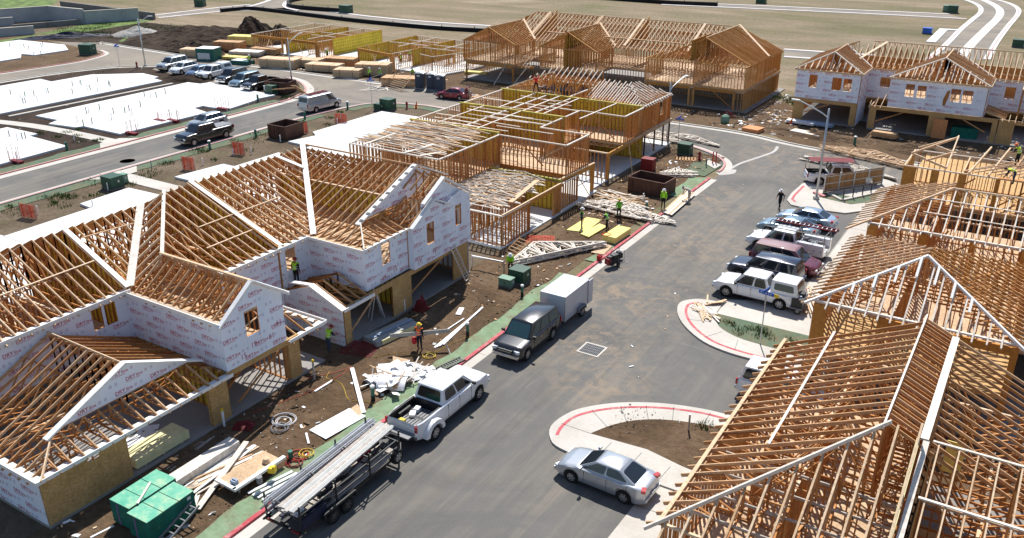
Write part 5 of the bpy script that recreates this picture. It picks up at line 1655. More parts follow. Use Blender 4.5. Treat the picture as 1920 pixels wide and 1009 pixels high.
h.facet([(-19, 117.2), (14, 117.2), (14, 112.6), (-18.6, 112.6)], (-25.3, 117.2), (14, 117.2), 6.05, 0.54, seed=71, tail=0.1, mat='lumber_tan', webs=False)
h.facet([(-25.4, 105.4), (-25.4, 116), (-20.2, 112.4), (-21.7, 109.0), (-21.9, 106)], (-25.4, 103.4), (-25.4, 116), 6.05, 0.46, seed=72, mat='lumber_tan', tail=0.2)
def hipwing(xl, xr, y0, yg, yb, zr, seed):
 xm = (xl+xr)/2
 hw = (xr-xl)/2
 sl = (zr-6.05)/hw
 dz = yg-y0
 h.facet([(xl, y0), (xr, y0), (xr-dz*0.9, yg), (xl+dz*0.9, yg)], (xl, y0), (xr, y0), 6.05, sl, seed=seed, mat='lumber_light', tail=0.2, webs=False, w=0.09)
 h.facet([(xr, y0), (xr, yb), (xm, yb+hw*0.9), (xm, yg), (xr-dz*0.9, yg)], (xr, y0), (xr, yb), 6.05, sl, seed=seed+1, mat='lumber_tan', tail=0.2)
 h.facet([(xl, y0), (xl, yb), (xm, yb+hw*0.9), (xm, yg), (xl+dz*0.9, yg)], (xl, y0), (xl, yb), 6.05, sl, seed=seed+2, mat='lumber_tan', tail=0.2)
 zg = 6.05+sl*dz
 for a, b in (((xl-0.2, y0-0.2, 6.05), (xm, yg, zr+0.05)), ((xr+0.2, y0-0.2, 6.05), (xm, yg, zr+0.05)), ((xr+0.1, yb, 6.1), (xm, yb+hw*0.85, zr+0.08))):
  h.stick('hip_rafter', a, b, 0.12, 0.10, 'lumber_white')
 h.stick('ridge_board', (xm, yg, zr+0.04), (xm, yb+hw*0.9, zr+0.04), 0.12, 0.12, 'lumber_light')
 mb = MB()
 k = int(hw*2/0.7)
 for i in range(1, k):
  x = xl+i*(2*hw/k)
  zz = zr-abs(x-xm)*sl
  mb.beam((x, y0+0.3, 6.1+0.25*sl), (x, yg, zz-0.05), 0.07, 0.10)
 h.part('gable_rafters', mb, 'lumber_white')
 h.fascia((xl-0.25, y0-0.24, 6.0), (xr+0.25, y0-0.24, 6.0), 0.18, mat='lumber_light')
 h.fascia((xr+0.24, y0-0.24, 6.0), (xr+0.24, yb, 6.0), 0.18, mat='lumber_light')
hipwing(-25.1, -17.9, 103.6, 105.2, 108.4, 7.95, 73)
hipwing(-14.8, -5.1, 103.6, 105.9, 108.6, 8.2, 77)
h.fascia((-17.9, 108.05, 6.0), (-14.6, 108.05, 6.0), 0.18, mat='lumber_light')
h.fascia((-5, 108.3, 6.0), (14, 108.3, 6.0), 0.18, mat='lumber_light')
h.cap((-20.0, 108.8, 6.4), (-17.2, 112.5, 8.5), 0.4, mat='lumber_light')
h.facet([(-17.4, 103.4), (-14.8, 103.4), (-14.8, 106.2), (-15.2, 106.2)], (-17.4, 103.4), (-14.8, 103.4), 2.8, 0.34, seed=81, mat='lumber_light', webs=False)
h.facet([(-5.1, 103.6), (-3.3, 103.6), (-3.3, 108), (-5.1, 108)], (-3.3, 103.6), (-3.3, 108), 2.9, 0.30, seed=82, mat='lumber_tan', webs=False)
h.facet([(-3.4, 103.2), (4, 103.2), (4, 106), (-0.8, 106)], (-3.4, 103.2), (4, 103.2), 2.9, 0.42, seed=83, mat='lumber_light', webs=False)
h.finish(200)
L4 = h
# ---------------------------------------------------------------- L5: single storey framing, upper left
h = House('framed_house', 'single storey framed units with bright yellow fire walls left of the portable toilets', (-96, 110, 0))
h.slab('foundation_slab', [(-118.2, 104.6), (-101.4, 104.2), (-101.2, 120.6), (-118.2, 120.8)], 0.0, 0.2, 'slab_concrete')
h.slab('foundation_slab', [(-101.1, 107.4), (-92.9, 103.6), (-92.9, 119.5), (-101.1, 120.4)], 0.0, 0.2, 'slab_concrete')
h.slab('foundation_slab', [(-92.8, 103.4), (-76.4, 103.4), (-75.1, 108.6), (-75.1, 118.5), (-92.8, 119.4)], 0.0, 0.2, 'slab_concrete')
zt = 2.75
OG = 'lumber_golden'
TP = 'lumber_white'
def w5(a, b, **kw):
 return h.wall(a, b, 0.2, zt, mat=kw.pop('mat', OG), sw=0.06, topmat=TP, **kw)
w5((-117.8, 105.1), (-116.9, 105.1)); w5((-117.8, 105.1), (-117.8, 120.6)); w5((-117.8, 120.6), (-109.4, 120.4))
h.stick('header_beam', (-117.6, 105.1, 2.50), (-102.2, 104.5, 2.48), 0.2, 0.42, 'glulam')
for x, y in ((-117.2, 105.1), (-110.2, 104.8), (-109.2, 104.8), (-102.3, 104.5), (-101.8, 104.5)):
 h.stick('garage_post', (x, y, 0.2), (x, y, 2.3), 0.25, 0.25, OG)
h.firewall((-109.5, 105.2), (-109.3, 120.2), [(0, 0.2), (15, 0.2), (15, zt), (0, zt)], UX, stmat=OG)
h.firewall((-101.5, 107.6), (-101.3, 119.9), [(0, 0.2), (12.3, 0.2), (12.3, zt+0.1), (0, zt+0.1)], UX, studs=False, stmat=OG)
pm = MB()
for i in range(22):
 for k in range(5):
  y = 107.9+i*0.55
  z = 0.5+k*0.5
  pm.box((-101.5+0.035+ (y-107.6)/12.3*0.2, y, z), (0.01, 0.14, 0.14))
h.part('fastener_patch', pm, 'fire_print')['kind'] = 'stuff'
w5((-102.0, 104.6), (-101.7, 108)); w5((-105.5, 106), (-105.5, 120)); w5((-113.5, 110), (-113.5, 120)); w5((-117.6, 112), (-109.6, 112)); w5((-109.2, 113), (-101.6, 113))
w5((-109.3, 120.2), (-101.4, 119.9)); w5((-108.5, 110), (-103, 110))
h.firewall((-92.6, 103.8), (-92.3, 118.5), [(0, 0.2), (14.7, 0.2), (14.7, zt), (0, zt)], UX, stmat=OG)
h.stick('header_beam', (-92.6, 103.7, 2.50), (-84.6, 101.9, 2.50), 0.2, 0.42, 'glulam')
for x, y in ((-92.5, 103.7), (-84.7, 102), (-84.6, 102.6)):
 h.stick('garage_post', (x, y, 0.2), (x, y, 2.3), 0.25, 0.25, OG)
w5((-84.6, 102.2), (-84.2, 106.6)); w5((-92.2, 111), (-84.4, 111)); w5((-88, 108), (-88, 118)); w5((-92.3, 118.3), (-84.1, 117.9)); w5((-90.5, 114), (-84.4, 114))
h.firewall((-84.1, 106.5), (-84.1, 117.8), [(0, 0.2), (11.3, 0.2), (11.3, zt), (0, zt)], UX, stmat=OG)
w5((-77.8, 103.2), (-75.6, 109.4)); w5((-84, 112), (-76.4, 112)); w5((-80.5, 110), (-80.5, 117.8)); w5((-84, 117.8), (-75.3, 117.4)); w5((-75.5, 109.3), (-75.4, 117.4))
w5((-80.8, 104.2), (-77.8, 103.2)); w5((-84, 109.2), (-78, 109.2))
rd = random.Random(3)
for (x, y) in ((-113, 105.6), (-106, 105.2), (-115.5, 106), (-104.2, 105), (-112, 112), (-108, 114), (-90, 103.8), (-87, 103.2), (-91, 106), (-85.5, 103.5), (-88.5, 111.2), (-86, 112), (-82, 110), (-105, 118), (-103, 116)):
 d = rd.choice((-1, 1))
 h.stick('brace_board', (x, y, 0.3), (x+d*1.6, y+rd.uniform(-0.3, 0.3), 3.0), 0.05, 0.12, 'lumber_light')
h.finish()
L5 = h
# ---------------------------------------------------------------- R1: nearest right house
h = House('framed_house', 'nearest right townhouse of bare trusses with a white capped party wall, lower right corner', (0, 30, 0))
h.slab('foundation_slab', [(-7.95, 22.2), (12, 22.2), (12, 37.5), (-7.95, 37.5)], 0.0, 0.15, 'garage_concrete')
h.slab('subfloor', [(-7.95, 22.3), (-1.1, 22.3), (-1.1, 37.4), (-7.95, 37.4)], 2.5, 2.72, 'osb_pale')
h.slab('subfloor', [(-0.8, 22.3), (10, 22.3), (10, 30.5), (-0.8, 30.5)], 2.5, 2.72, 'osb')
LT, OR, TN = 'lumber_light', 'lumber_orange', 'lumber_tan'
for z0, z1 in ((0.15, 2.5), (2.75, 5.42)):
 h.wall((-7.9, 22.3), (-7.9, 37.4), z0, z1, mat=OR, sw=0.06)
 h.wall((-7.9, 37.35), (-1.1, 37.35), z0, z1, mat=OR, sw=0.06)
 h.wall((-7.9, 22.35), (-1.1, 22.35), z0, z1, mat=OR, sw=0.06)
 h.wall((-4.6, 22.4), (-4.6, 37.3), z0, z1, mat=OR)
h.wall((-7.8, 27.2), (-1.2, 27.2), 2.75, 5.42, mat=OR, brace=[(1, 3, 3.2, 5.2)])
h.wall((-7.8, 31.4), (-1.2, 31.4), 2.75, 5.42, mat=OR, brace=[(3, 5.2, 5.6, 3)])
h.wall((-7.8, 34.6), (-4.6, 34.6), 2.75, 5.42, mat=OR)
h.wall((-6.3, 27.3), (-6.3, 31.3), 2.75, 5.42, mat=OR)
h.wall((3.6, 22.4), (3.6, 37.3), 0.15, 5.0, mat=OR)
h.wall((-0.8, 30.4), (6.0, 30.4), 0.15, 2.7, mat=OR)
h.wall((-0.8, 37.3), (7.0, 37.3), 0.15, 4.6, mat=OR, sw=0.1)
h.wall((1.4, 30.6), (1.4, 37.2), 0.15, 2.7, mat=OR)
for x in (0.2, 2.2, 4.4, 6.4):
 h.stick('garage_post', (x, 37.25, 0.15), (x, 37.25, 4.4), 0.2, 0.2, OR)
h.firewall((-1.0, 22.4), (-1.0, 37.3), [(0, 0.15), (14.9, 0.15), (14.9, 7.5), (6.1, 7.5), (0, 5.3)], -UX, mat='osb', studs=True)
h.cap((-1.02, 28.3, 7.76), (-1.02, 36.9, 7.76), 0.27, 0.07, mat='lumber_white', name='party_wall_cap')
h.cap((-0.95, 28.3, 7.72), (-0.95, 21.4, 5.0), 0.20, 0.07, mat='lumber_white', name='party_wall_cap')
h.cap((-1.2, 28.25, 7.76), (-1.2, 21.4, 5.02), 0.12, 0.07, mat='cream_board', name='party_wall_cap')
s1 = 0.47
h.facet([(-8.0, 22.1), (-8.0, 37.5), (-2.3, 37.5), (-2.3, 27.7)], (-8.0, 22.1), (-8.0, 37.5), 5.5, s1, mat=TN, seed=90, tail=0.42, zb=5.42, d=0.14)
h.facet([(6.4, 28.6), (6.4, 37.5), (-2.3, 37.5), (-2.3, 28.0)], (6.4, 28.6), (6.4, 37.5), 4.08, s1, mat=TN, seed=91, tail=0.3, zb=3.9, webs=True, d=0.12, dens=5)
h.facet([(-2.3, 28.0), (-2.3, 37.5), (-1.05, 37.5), (-1.05, 28.3)], (-1.05, 28), (-1.05, 37.5), 7.58, s1, mat=OR, seed=92, tail=0, zb=5.5, start=0.7)
h.facet([(-8.0, 22.1), (-1.2, 22.1), (-1.2, 28.3), (-2.3, 27.8)], (-8.0, 22.1), (-1.2, 22.1), 5.5, s1, mat=LT, seed=93, tail=0.4, zb=5.42, sp=0.66, w=0.07, d=0.15)
h.facet([(-0.75, 22.1), (9.0, 22.1), (6.2, 28.4), (-0.75, 28.4)], (-0.75, 22.1), (9, 22.1), 5.2, 0.40, mat=LT, seed=94, tail=0.4, sp=0.62, webs=True, w=0.05, d=0.14, dens=4)
h.stick('hip_rafter', (-8.35, 21.75, 5.42), (-2.1, 27.9, 8.34), 0.07, 0.15, 'lumber_white')
h.stick('ridge_board', (-2.3, 27.6, 8.2), (-2.3, 37.5, 8.2), 0.07, 0.12, 'lumber_white')
h.stick('top_plate', (-8.0, 22.2, 5.50), (-8.0, 37.4, 5.50), 0.14, 0.09, 'lumber_light')
for (a, b) in (((-5.85, 27.0, 6.58), (-5.85, 37.2, 6.58)), ((-0.75, 28.42, 7.72), (7.0, 28.42, 7.72)), ((-0.75, 26.2, 6.86), (7.5, 26.2, 6.86)), ((-0.75, 24.2, 6.06), (8, 24.2, 6.06)), ((3.9, 26.9, 7.1), (8.8, 22.0, 5.1)), ((2.6, 31.0, 5.95), (2.6, 36.6, 5.95))):
 h.stick('bracing_board', a, b, 0.10, 0.05, 'lumber_white')
for (a, b) in (((-0.4, 24.6, 2.8), (2.2, 27.4, 5.4)), ((0.2, 22.8, 2.8), (2.8, 24.6, 5.2)), ((1.6, 26, 2.8), (4.2, 23.4, 5.4))):
 h.stick('brace_board', a, b, 0.05, 0.14, OR)
h.part('board_sheet', MB().box((-0.05, 30.2, 6.2), (0.62, 0.04, 1.3)), 'yellow_board')
h.wall((-0.7, 28.4), (8, 28.4), 2.75, 5.3, mat=OR)
h.wall((1.2, 22.4), (1.2, 28.3), 2.75, 5.0, mat=OR)
h.wall((-0.7, 25.2), (3.5, 25.2), 2.75, 5.0, mat=OR)
h.skin(h.wall((-0.78, 22.4), (-0.78, 30.3), 2.75, 5.1, mat=OR), (-0.78, 22.4), UY, UX, [(0, 2.7), (7.9, 2.7), (7.9, 6.6), (5.9, 7.3), (0, 5.2)], mat='osb', off=0.06)
for (y, x) in ((23.3, -5), (24.6, -5), (25.9, -4), (27.2, -3.4)):
 h.stick('bracing_board', (-7.4, y, 5.52), (-1.3, y, 5.52), 0.05, 0.10, 'lumber_gray')
h.finish()
R1 = h
# ---------------------------------------------------------------- R2/R3: second right house
h = House('framed_house', 'middle right townhouse of bare framing with white hip rafters beside the parked trucks', (-3, 54, 0))
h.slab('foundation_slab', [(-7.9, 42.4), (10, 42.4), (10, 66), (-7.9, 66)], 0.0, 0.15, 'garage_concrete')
h.slab('subfloor', [(-7.9, 48), (10, 48), (10, 65.5), (-7.9, 65.5)], 2.5, 2.72, 'osb_pale')
h.slab('subfloor', [(-7.9, 42.4), (1.3, 42.4), (1.3, 48.0), (-7.9, 48.0)], 2.5, 2.71, 'osb')
for z0, z1 in ((0.15, 2.5), (2.75, 5.42)):
 h.wall((-7.85, 42.5), (-7.85, 53.8), z0, z1, mat=OR, sw=0.06)
 h.wall((-7.85, 42.5), (-4.4, 42.5), z0, z1, mat=OR, sw=0.06)
 h.wall((1.4, 42.5), (1.4, 53.8), z0, z1, mat=OR, sw=0.06)
 h.wall((-7.85, 56.0), (-7.85, 65.4), z0, z1, mat=OR, sw=0.06)
 h.wall((-7.85, 56.0), (9.5, 56.0), z0, z1, mat=OR, sw=0.06, brace=[(3, z0+0.2, 6, z1-0.2), (12, z1-0.2, 9, z0+0.2)])
h.stick('header_beam', (-4.4, 42.5, 5.1), (1.5, 42.5, 5.1), 0.14, 0.42, 'glulam')
for x, w_ in ((-7.55, 0.7), (-4.5, 0.5), (1.35, 0.3)):
 h.part('shear_panel', MB().box((x, 42.42, 2.75), (w_, 0.06, 5.2)), 'glulam')
for x, y, w_ in ((-7.6, 55.9, 0.5), (-4.6, 55.9, 0.5), (-1.8, 55.9, 0.35), (1.0, 55.9, 0.4), (4, 55.9, 0.4)):
 h.part('shear_panel', MB().box((x, y, 4.1), (w_, 0.06, 2.6)), 'glulam')
h.wall((-7.8, 59.5), (8, 59.5), 2.75, 5.4, mat=OR)
h.wall((-4.4, 56.1), (-4.4, 65), 2.75, 5.4, mat=OR)
h.wall((0.8, 56.1), (0.8, 65), 2.75, 5.4, mat=OR)
h.wall((-7.8, 62.6), (8, 62.6), 2.75, 5.4, mat=OR)
h.wall((-7.8, 53.6), (6, 53.6), 2.75, 5.2, mat=OR)
h.wall((-7.8, 48.5), (1.3, 48.5), 2.75, 5.4, mat=OR, brace=[(1, 3, 3.5, 5.2)])
h.wall((-3.2, 42.6), (-3.2, 53.5), 0.15, 2.5, mat=OR)
h.wall((-4.2, 43.5), (-4.2, 53.5), 2.75, 5.4, mat=OR)
h.wall((3.0, 46), (10, 46), 0.15, 2.6, mat=OR)
h.wall((3.5, 50), (3.5, 56), 0.15, 5.4, mat=OR)
ap, ar = (-3.35, 46.0), (-3.35, 47.6)
GW = 'lumber_golden'
h.facet([(-8.0, 42.3), (-8.0, 53.6), ar, ap], (-8.0, 42.3), (-8.0, 53.6), 5.5, 0.46, mat=LT, seed=100, tail=0.5, sp=0.56, d=0.085, dens=3.4)
h.facet([(1.5, 42.3), (1.5, 53.6), ar, ap], (1.5, 42.3), (1.5, 53.6), 5.5, 0.44, mat='lumber_golden', seed=101, tail=0.5, sp=0.5, d=0.085, dens=3.4)
h.facet([(-8.0, 42.3), (1.5, 42.3), ap], (-8.0, 42.3), (1.5, 42.3), 5.5, 0.58, mat='lumber_white', seed=102, tail=0.25, w=0.075, webs=False, d=0.10)
h.facet([(-8.0, 53.6), (1.5, 53.6), ar], (-8.0, 53.6), (1.5, 53.6), 5.5, 0.35, mat=TN, seed=103, tail=0.2)
for e in ((-8.3, 42.05, 5.42), (1.8, 42.05, 5.42)):
 h.stick('hip_rafter', e, (ap[0], ap[1], 7.72), 0.11, 0.12, 'fascia_white')
for k in range(7):
 x = -6.3+k*0.9
 t = 1-abs(x-ap[0])/4.75
 y1 = 42.3+3.7*t
 h.stick('rafter_end', (x, y1-0.9*t-0.3, 5.62+0.58*(y1-42.6-0.9*t)), (x, y1, 5.62+0.58*(y1-42.3)), 0.12, 0.07, 'fascia_white')
h.stick('top_plate', (-8.0, 42.45, 5.50), (1.5, 42.45, 5.50), 0.14, 0.09, 'lumber_white')
h.facet([(-8.0, 56.0), (9.5, 56.0), (9.5, 60.1), (-3.7, 60.1)], (-8.0, 56.0), (9.5, 56.0), 5.5, 0.43, mat='lumber_white', seed=104, tail=0.3, w=0.075, d=0.11, dens=4.4)
h.facet([(-8.0, 56.0), (-8.0, 65.0), (-3.7, 62.0), (-3.7, 60.1)], (-8.0, 56.0), (-8.0, 65), 5.5, 0.41, mat=LT, seed=105, tail=1.0, sp=0.56, d=0.085, dens=3.4)
h.facet([(-8.0, 65.2), (9.5, 65.2), (9.5, 60.1), (-3.7, 60.1)], (-8.0, 65.2), (9.5, 65.2), 5.5, 0.36, mat=TN, seed=106, tail=0.2, webs=False)
h.stick('hip_rafter', (-9.0, 55.0, 5.15), (-3.7, 60.1, 7.34), 0.10, 0.12, 'lumber_light')
h.stick('ridge_board', (-3.8, 60.1, 7.32), (9.5, 60.1, 7.32), 0.08, 0.10, 'lumber_light')
h.stick('top_plate', (-8.0, 56.0, 5.48), (9.5, 56.0, 5.48), 0.13, 0.08, 'lumber_white')
for yy, zz in ((57.6, 6.25), (58.9, 6.80)):
 h.stick('bracing_board', (-5, yy, zz), (9, yy, zz), 0.09, 0.04, 'lumber_white')
rd = random.Random(31)
for k in range(10):
 x = rd.uniform(-6, 6); y = rd.uniform(57, 62)
 h.stick('brace_board', (x, y, 2.9), (x+rd.uniform(-1.8, 1.8), y+rd.uniform(-1, 1), 5.5), 0.05, 0.11, OR)
h.finish()
R2 = h
# ---------------------------------------------------------------- R4: third right house, trusses just arriving
h = House('framed_house', 'far right framed house with loose trusses on its walls and two workers', (0, 75, 0))
h.slab('foundation_slab', [(-8.1, 70.8), (8, 70.8), (8, 86), (-8.1, 86)], 0.0, 0.15, 'garage_concrete')
h.slab('subfloor', [(-8.1, 70.8), (8, 70.8), (8, 85), (-8.1, 85)], 2.5, 2.72, 'osb')
for z0, z1 in ((0.15, 2.5), (2.75, 5.4)):
 h.wall((-8.1, 71), (8, 71), z0, z1, mat=OR, sw=0.06, brace=[(2.5, z0+0.2, 5, z1-0.3), (9, z1-0.3, 6.5, z0+0.2)], topmat='lumber_white')
 h.wall((-8.1, 71), (-8.1, 76.2), z0, z1, mat=OR, sw=0.06, topmat='lumber_light')
 h.wall((-8.1, 76.2), (8, 76.2), z0, z1, mat=OR, sw=0.06, topmat='lumber_white')
for x, w_ in ((-7.7, 0.9), (-5.9, 0.5), (-4.0, 0.5), (-1.6, 0.3), (1, 0.3)):
 h.part('shear_panel', MB().box((x, 70.9, 4.1), (w_, 0.06, 2.5)), 'glulam')
h.part('shear_panel', MB().box((-8.02, 72.6, 4.1), (0.06, 2.4, 2.5)), 'osb')
h.part('shear_panel', MB().box((-8.02, 75.3, 4.1), (0.06, 1.4, 2.5)), 'osb')
h.wall((-4.0, 71.1), (-4.0, 76), 2.75, 5.4, mat=OR)
h.wall((0, 71.1), (0, 76), 2.75, 5.4, mat=OR)
for (a, b) in (((-5.2, 71.2, 5.55), (-5.2, 76.9, 6.75)), ((-8.0, 74.1, 5.55), (-5.2, 71.0, 5.62)), ((-8.1, 74.0, 5.6), (-5.15, 76.8, 6.7)), ((-7.9, 76.0, 5.6), (-5.3, 76.8, 6.6)), ((-6.6, 75.4, 6.1), (-5.2, 73.8, 6.15)), ((-6.8, 72.4, 5.6), (-5.2, 73.8, 6.1))):
 h.stick('roof_chord', a, b, 0.09, 0.16, 'lumber_light')
for k, x in enumerate((-3.2, -1.9, -0.6, 0.7, 2.0)):
 h.stick('roof_chord', (x-0.4, 70.9, 5.5), (x+0.5, 76.4, 6.3+0.1*k), 0.10, 0.16, 'lumber_light')
for k in range(9):
 x = -4+k*0.75
 mb = MB()
 A_, B_ = V((x, 71.2+0.1*k, 5.5)), V((x+3.6, 76.4, 5.62))
 ap_ = V((x+3.0, 72.4+0.2*k, 6.2))
 mb.beam(A_, B_, 0.05, 0.09).beam(A_, ap_, 0.05, 0.09).beam(ap_, B_, 0.05, 0.09).beam(A_.lerp(B_, 0.5), ap_, 0.05, 0.08).beam(A_.lerp(B_, 0.3), A_.lerp(ap_, 0.6), 0.05, 0.08)
 h.part('loose_truss', mb, 'lumber_light')
h.stick('walk_board', (-1.6, 70.7, 5.5), (3.0, 70.9, 5.5), 0.4, 0.06, OR)
h.finish()
R4 = h
# ================================================================ vehicles
WHEEL = {}
def wheel_meshes(r, w, rim):
 k = (round(r, 3), round(w, 3), rim)
 if k not in WHEEL:
  ty = MB().lathe([(r*0.60, -w/2), (r*0.93, -w/2), (r, -w*0.32), (r, w*0.32), (r*0.93, w/2), (r*0.60, w/2)], 24, axis='Y', cap=False)
  me1 = ty.mesh('tyre', 'dark_rubber', True, 40)
  rm = MB()
  for sg in (-1, 1):
   y = sg*w*0.36
   rm.lathe([(r*0.63, y*0.8), (r*0.62, y*1.3), (r*0.54, y*1.25)], 20, axis='Y', cap=False)
   rm.lathe([(r*0.16, y*0.9), (r*0.15, y*1.1), (0.0, y*1.15)], 10, axis='Y')
   for i in range(6):
    a = i*math.pi/3
    rm.beam((r*0.1*math.cos(a), y, r*0.1*math.sin(a)), (r*0.6*math.cos(a), y, r*0.6*math.sin(a)), 0.05, r*0.22, up=V((-math.sin(a), 0, math.cos(a))))
  rm.lathe([(r*0.6, -0.01), (0, 0.0)], 16, axis='Y', cap=False)
  me2 = rm.mesh('rim', rim)
  WHEEL[k] = (me1, me2)
 return WHEEL[k]
def add_wheel(root, x, y, r, w, rim='rim'):
 a, b = wheel_meshes(r, w, rim)
 t = obj('wheel', a, root)
 t.location = (x, y, r)
 obj('rim', b, t)
 return t
def interp(pts, x):
 if x <= pts[0][0]:
  return pts[0][1]
 for (a, b), (c, d) in zip(pts[:-1], pts[1:]):
  if a <= x <= c:
   return b+(d-b)*(x-a)/(c-a)
 return pts[-1][1]
SPECS = {
 'sedan': dict(L=4.55, W=1.78, top=[(-2.28, 0.66), (-2.2, 0.95), (-1.75, 1.03), (-1.2, 1.0), (0.9, 0.96), (1.15, 0.95), (1.8, 0.83), (2.15, 0.70), (2.28, 0.52)],
     gh=(1.15, 0.30, -0.95, -1.80), zr=1.46, wr=0.56, wb=0.80, wheel=(1.38, -1.28, 0.32, 0.21), sill=0.22),
 'hatch': dict(L=4.0, W=1.72, top=[(-2.0, 0.66), (-1.95, 0.98), (-1.2, 1.0), (0.8, 0.98), (1.1, 0.96), (1.6, 0.85), (1.9, 0.70), (2.0, 0.52)],
     gh=(1.15, 0.35, -1.45, -1.85), zr=1.50, wr=0.58, wb=0.78, wheel=(1.28, -1.2, 0.31, 0.2), sill=0.22),
 'crossover': dict(L=4.55, W=1.82, top=[(-2.28, 0.75), (-2.2, 1.06), (-1.5, 1.08), (0.9, 1.04), (1.15, 1.03), (1.85, 0.93), (2.15, 0.78), (2.28, 0.58)],
      gh=(1.2, 0.45, -1.45, -2.12), zr=1.62, wr=0.60, wb=0.82, wheel=(1.38, -1.28, 0.36, 0.23), sill=0.28),
 'suv': dict(L=5.05, W=2.0, top=[(-2.52, 0.8), (-2.46, 1.14), (-1.5, 1.16), (1.0, 1.12), (1.3, 1.12), (2.2, 1.04), (2.42, 0.92), (2.52, 0.66)],
    gh=(1.28, 0.62, -2.18, -2.44), zr=1.90, wr=0.72, wb=0.92, wheel=(1.58, -1.40, 0.39, 0.26), sill=0.34),
 'minivan': dict(L=4.9, W=1.92, top=[(-2.45, 0.7), (-2.4, 1.05), (-1.5, 1.06), (1.2, 1.02), (1.5, 1.0), (2.1, 0.86), (2.35, 0.72), (2.45, 0.52)],
     gh=(1.55, 0.75, -2.1, -2.38), zr=1.76, wr=0.68, wb=0.88, wheel=(1.52, -1.42, 0.34, 0.22), sill=0.26),
 'van': dict(L=5.7, W=2.02, top=[(-2.85, 0.7), (-2.8, 1.2), (-2.0, 1.22), (1.5, 1.18), (1.85, 1.15), (2.55, 1.0), (2.78, 0.85), (2.85, 0.6)],
    gh=(1.95, 1.25, -2.6, -2.80), zr=2.05, wr=0.82, wb=0.96, wheel=(1.85, -1.55, 0.37, 0.25), sill=0.36),
 'pickup': dict(L=5.75, W=2.0, top=[(-2.87, 1.05), (-2.8, 1.12), (-0.9, 1.12), (1.3, 1.10), (1.6, 1.10), (2.5, 1.02), (2.75, 0.90), (2.87, 0.64)],
     gh=(1.55, 0.92, -0.62, -0.95), zr=1.86, wr=0.70, wb=0.92, wheel=(1.88, -1.72, 0.39, 0.26), sill=0.36, bed=(-2.82, -1.02, 0.72)),
 'big_pickup': dict(L=6.5, W=2.08, top=[(-3.25, 1.22), (-3.2, 1.34), (-1.0, 1.34), (1.45, 1.30), (1.75, 1.32), (2.85, 1.24), (3.1, 1.05), (3.25, 0.70)],
      gh=(1.75, 1.05, -0.78, -1.0), zr=2.05, wr=0.74, wb=0.95, wheel=(2.12, -2.05, 0.42, 0.27), sill=0.42, bed=(-3.2, -1.08, 0.86)),
}
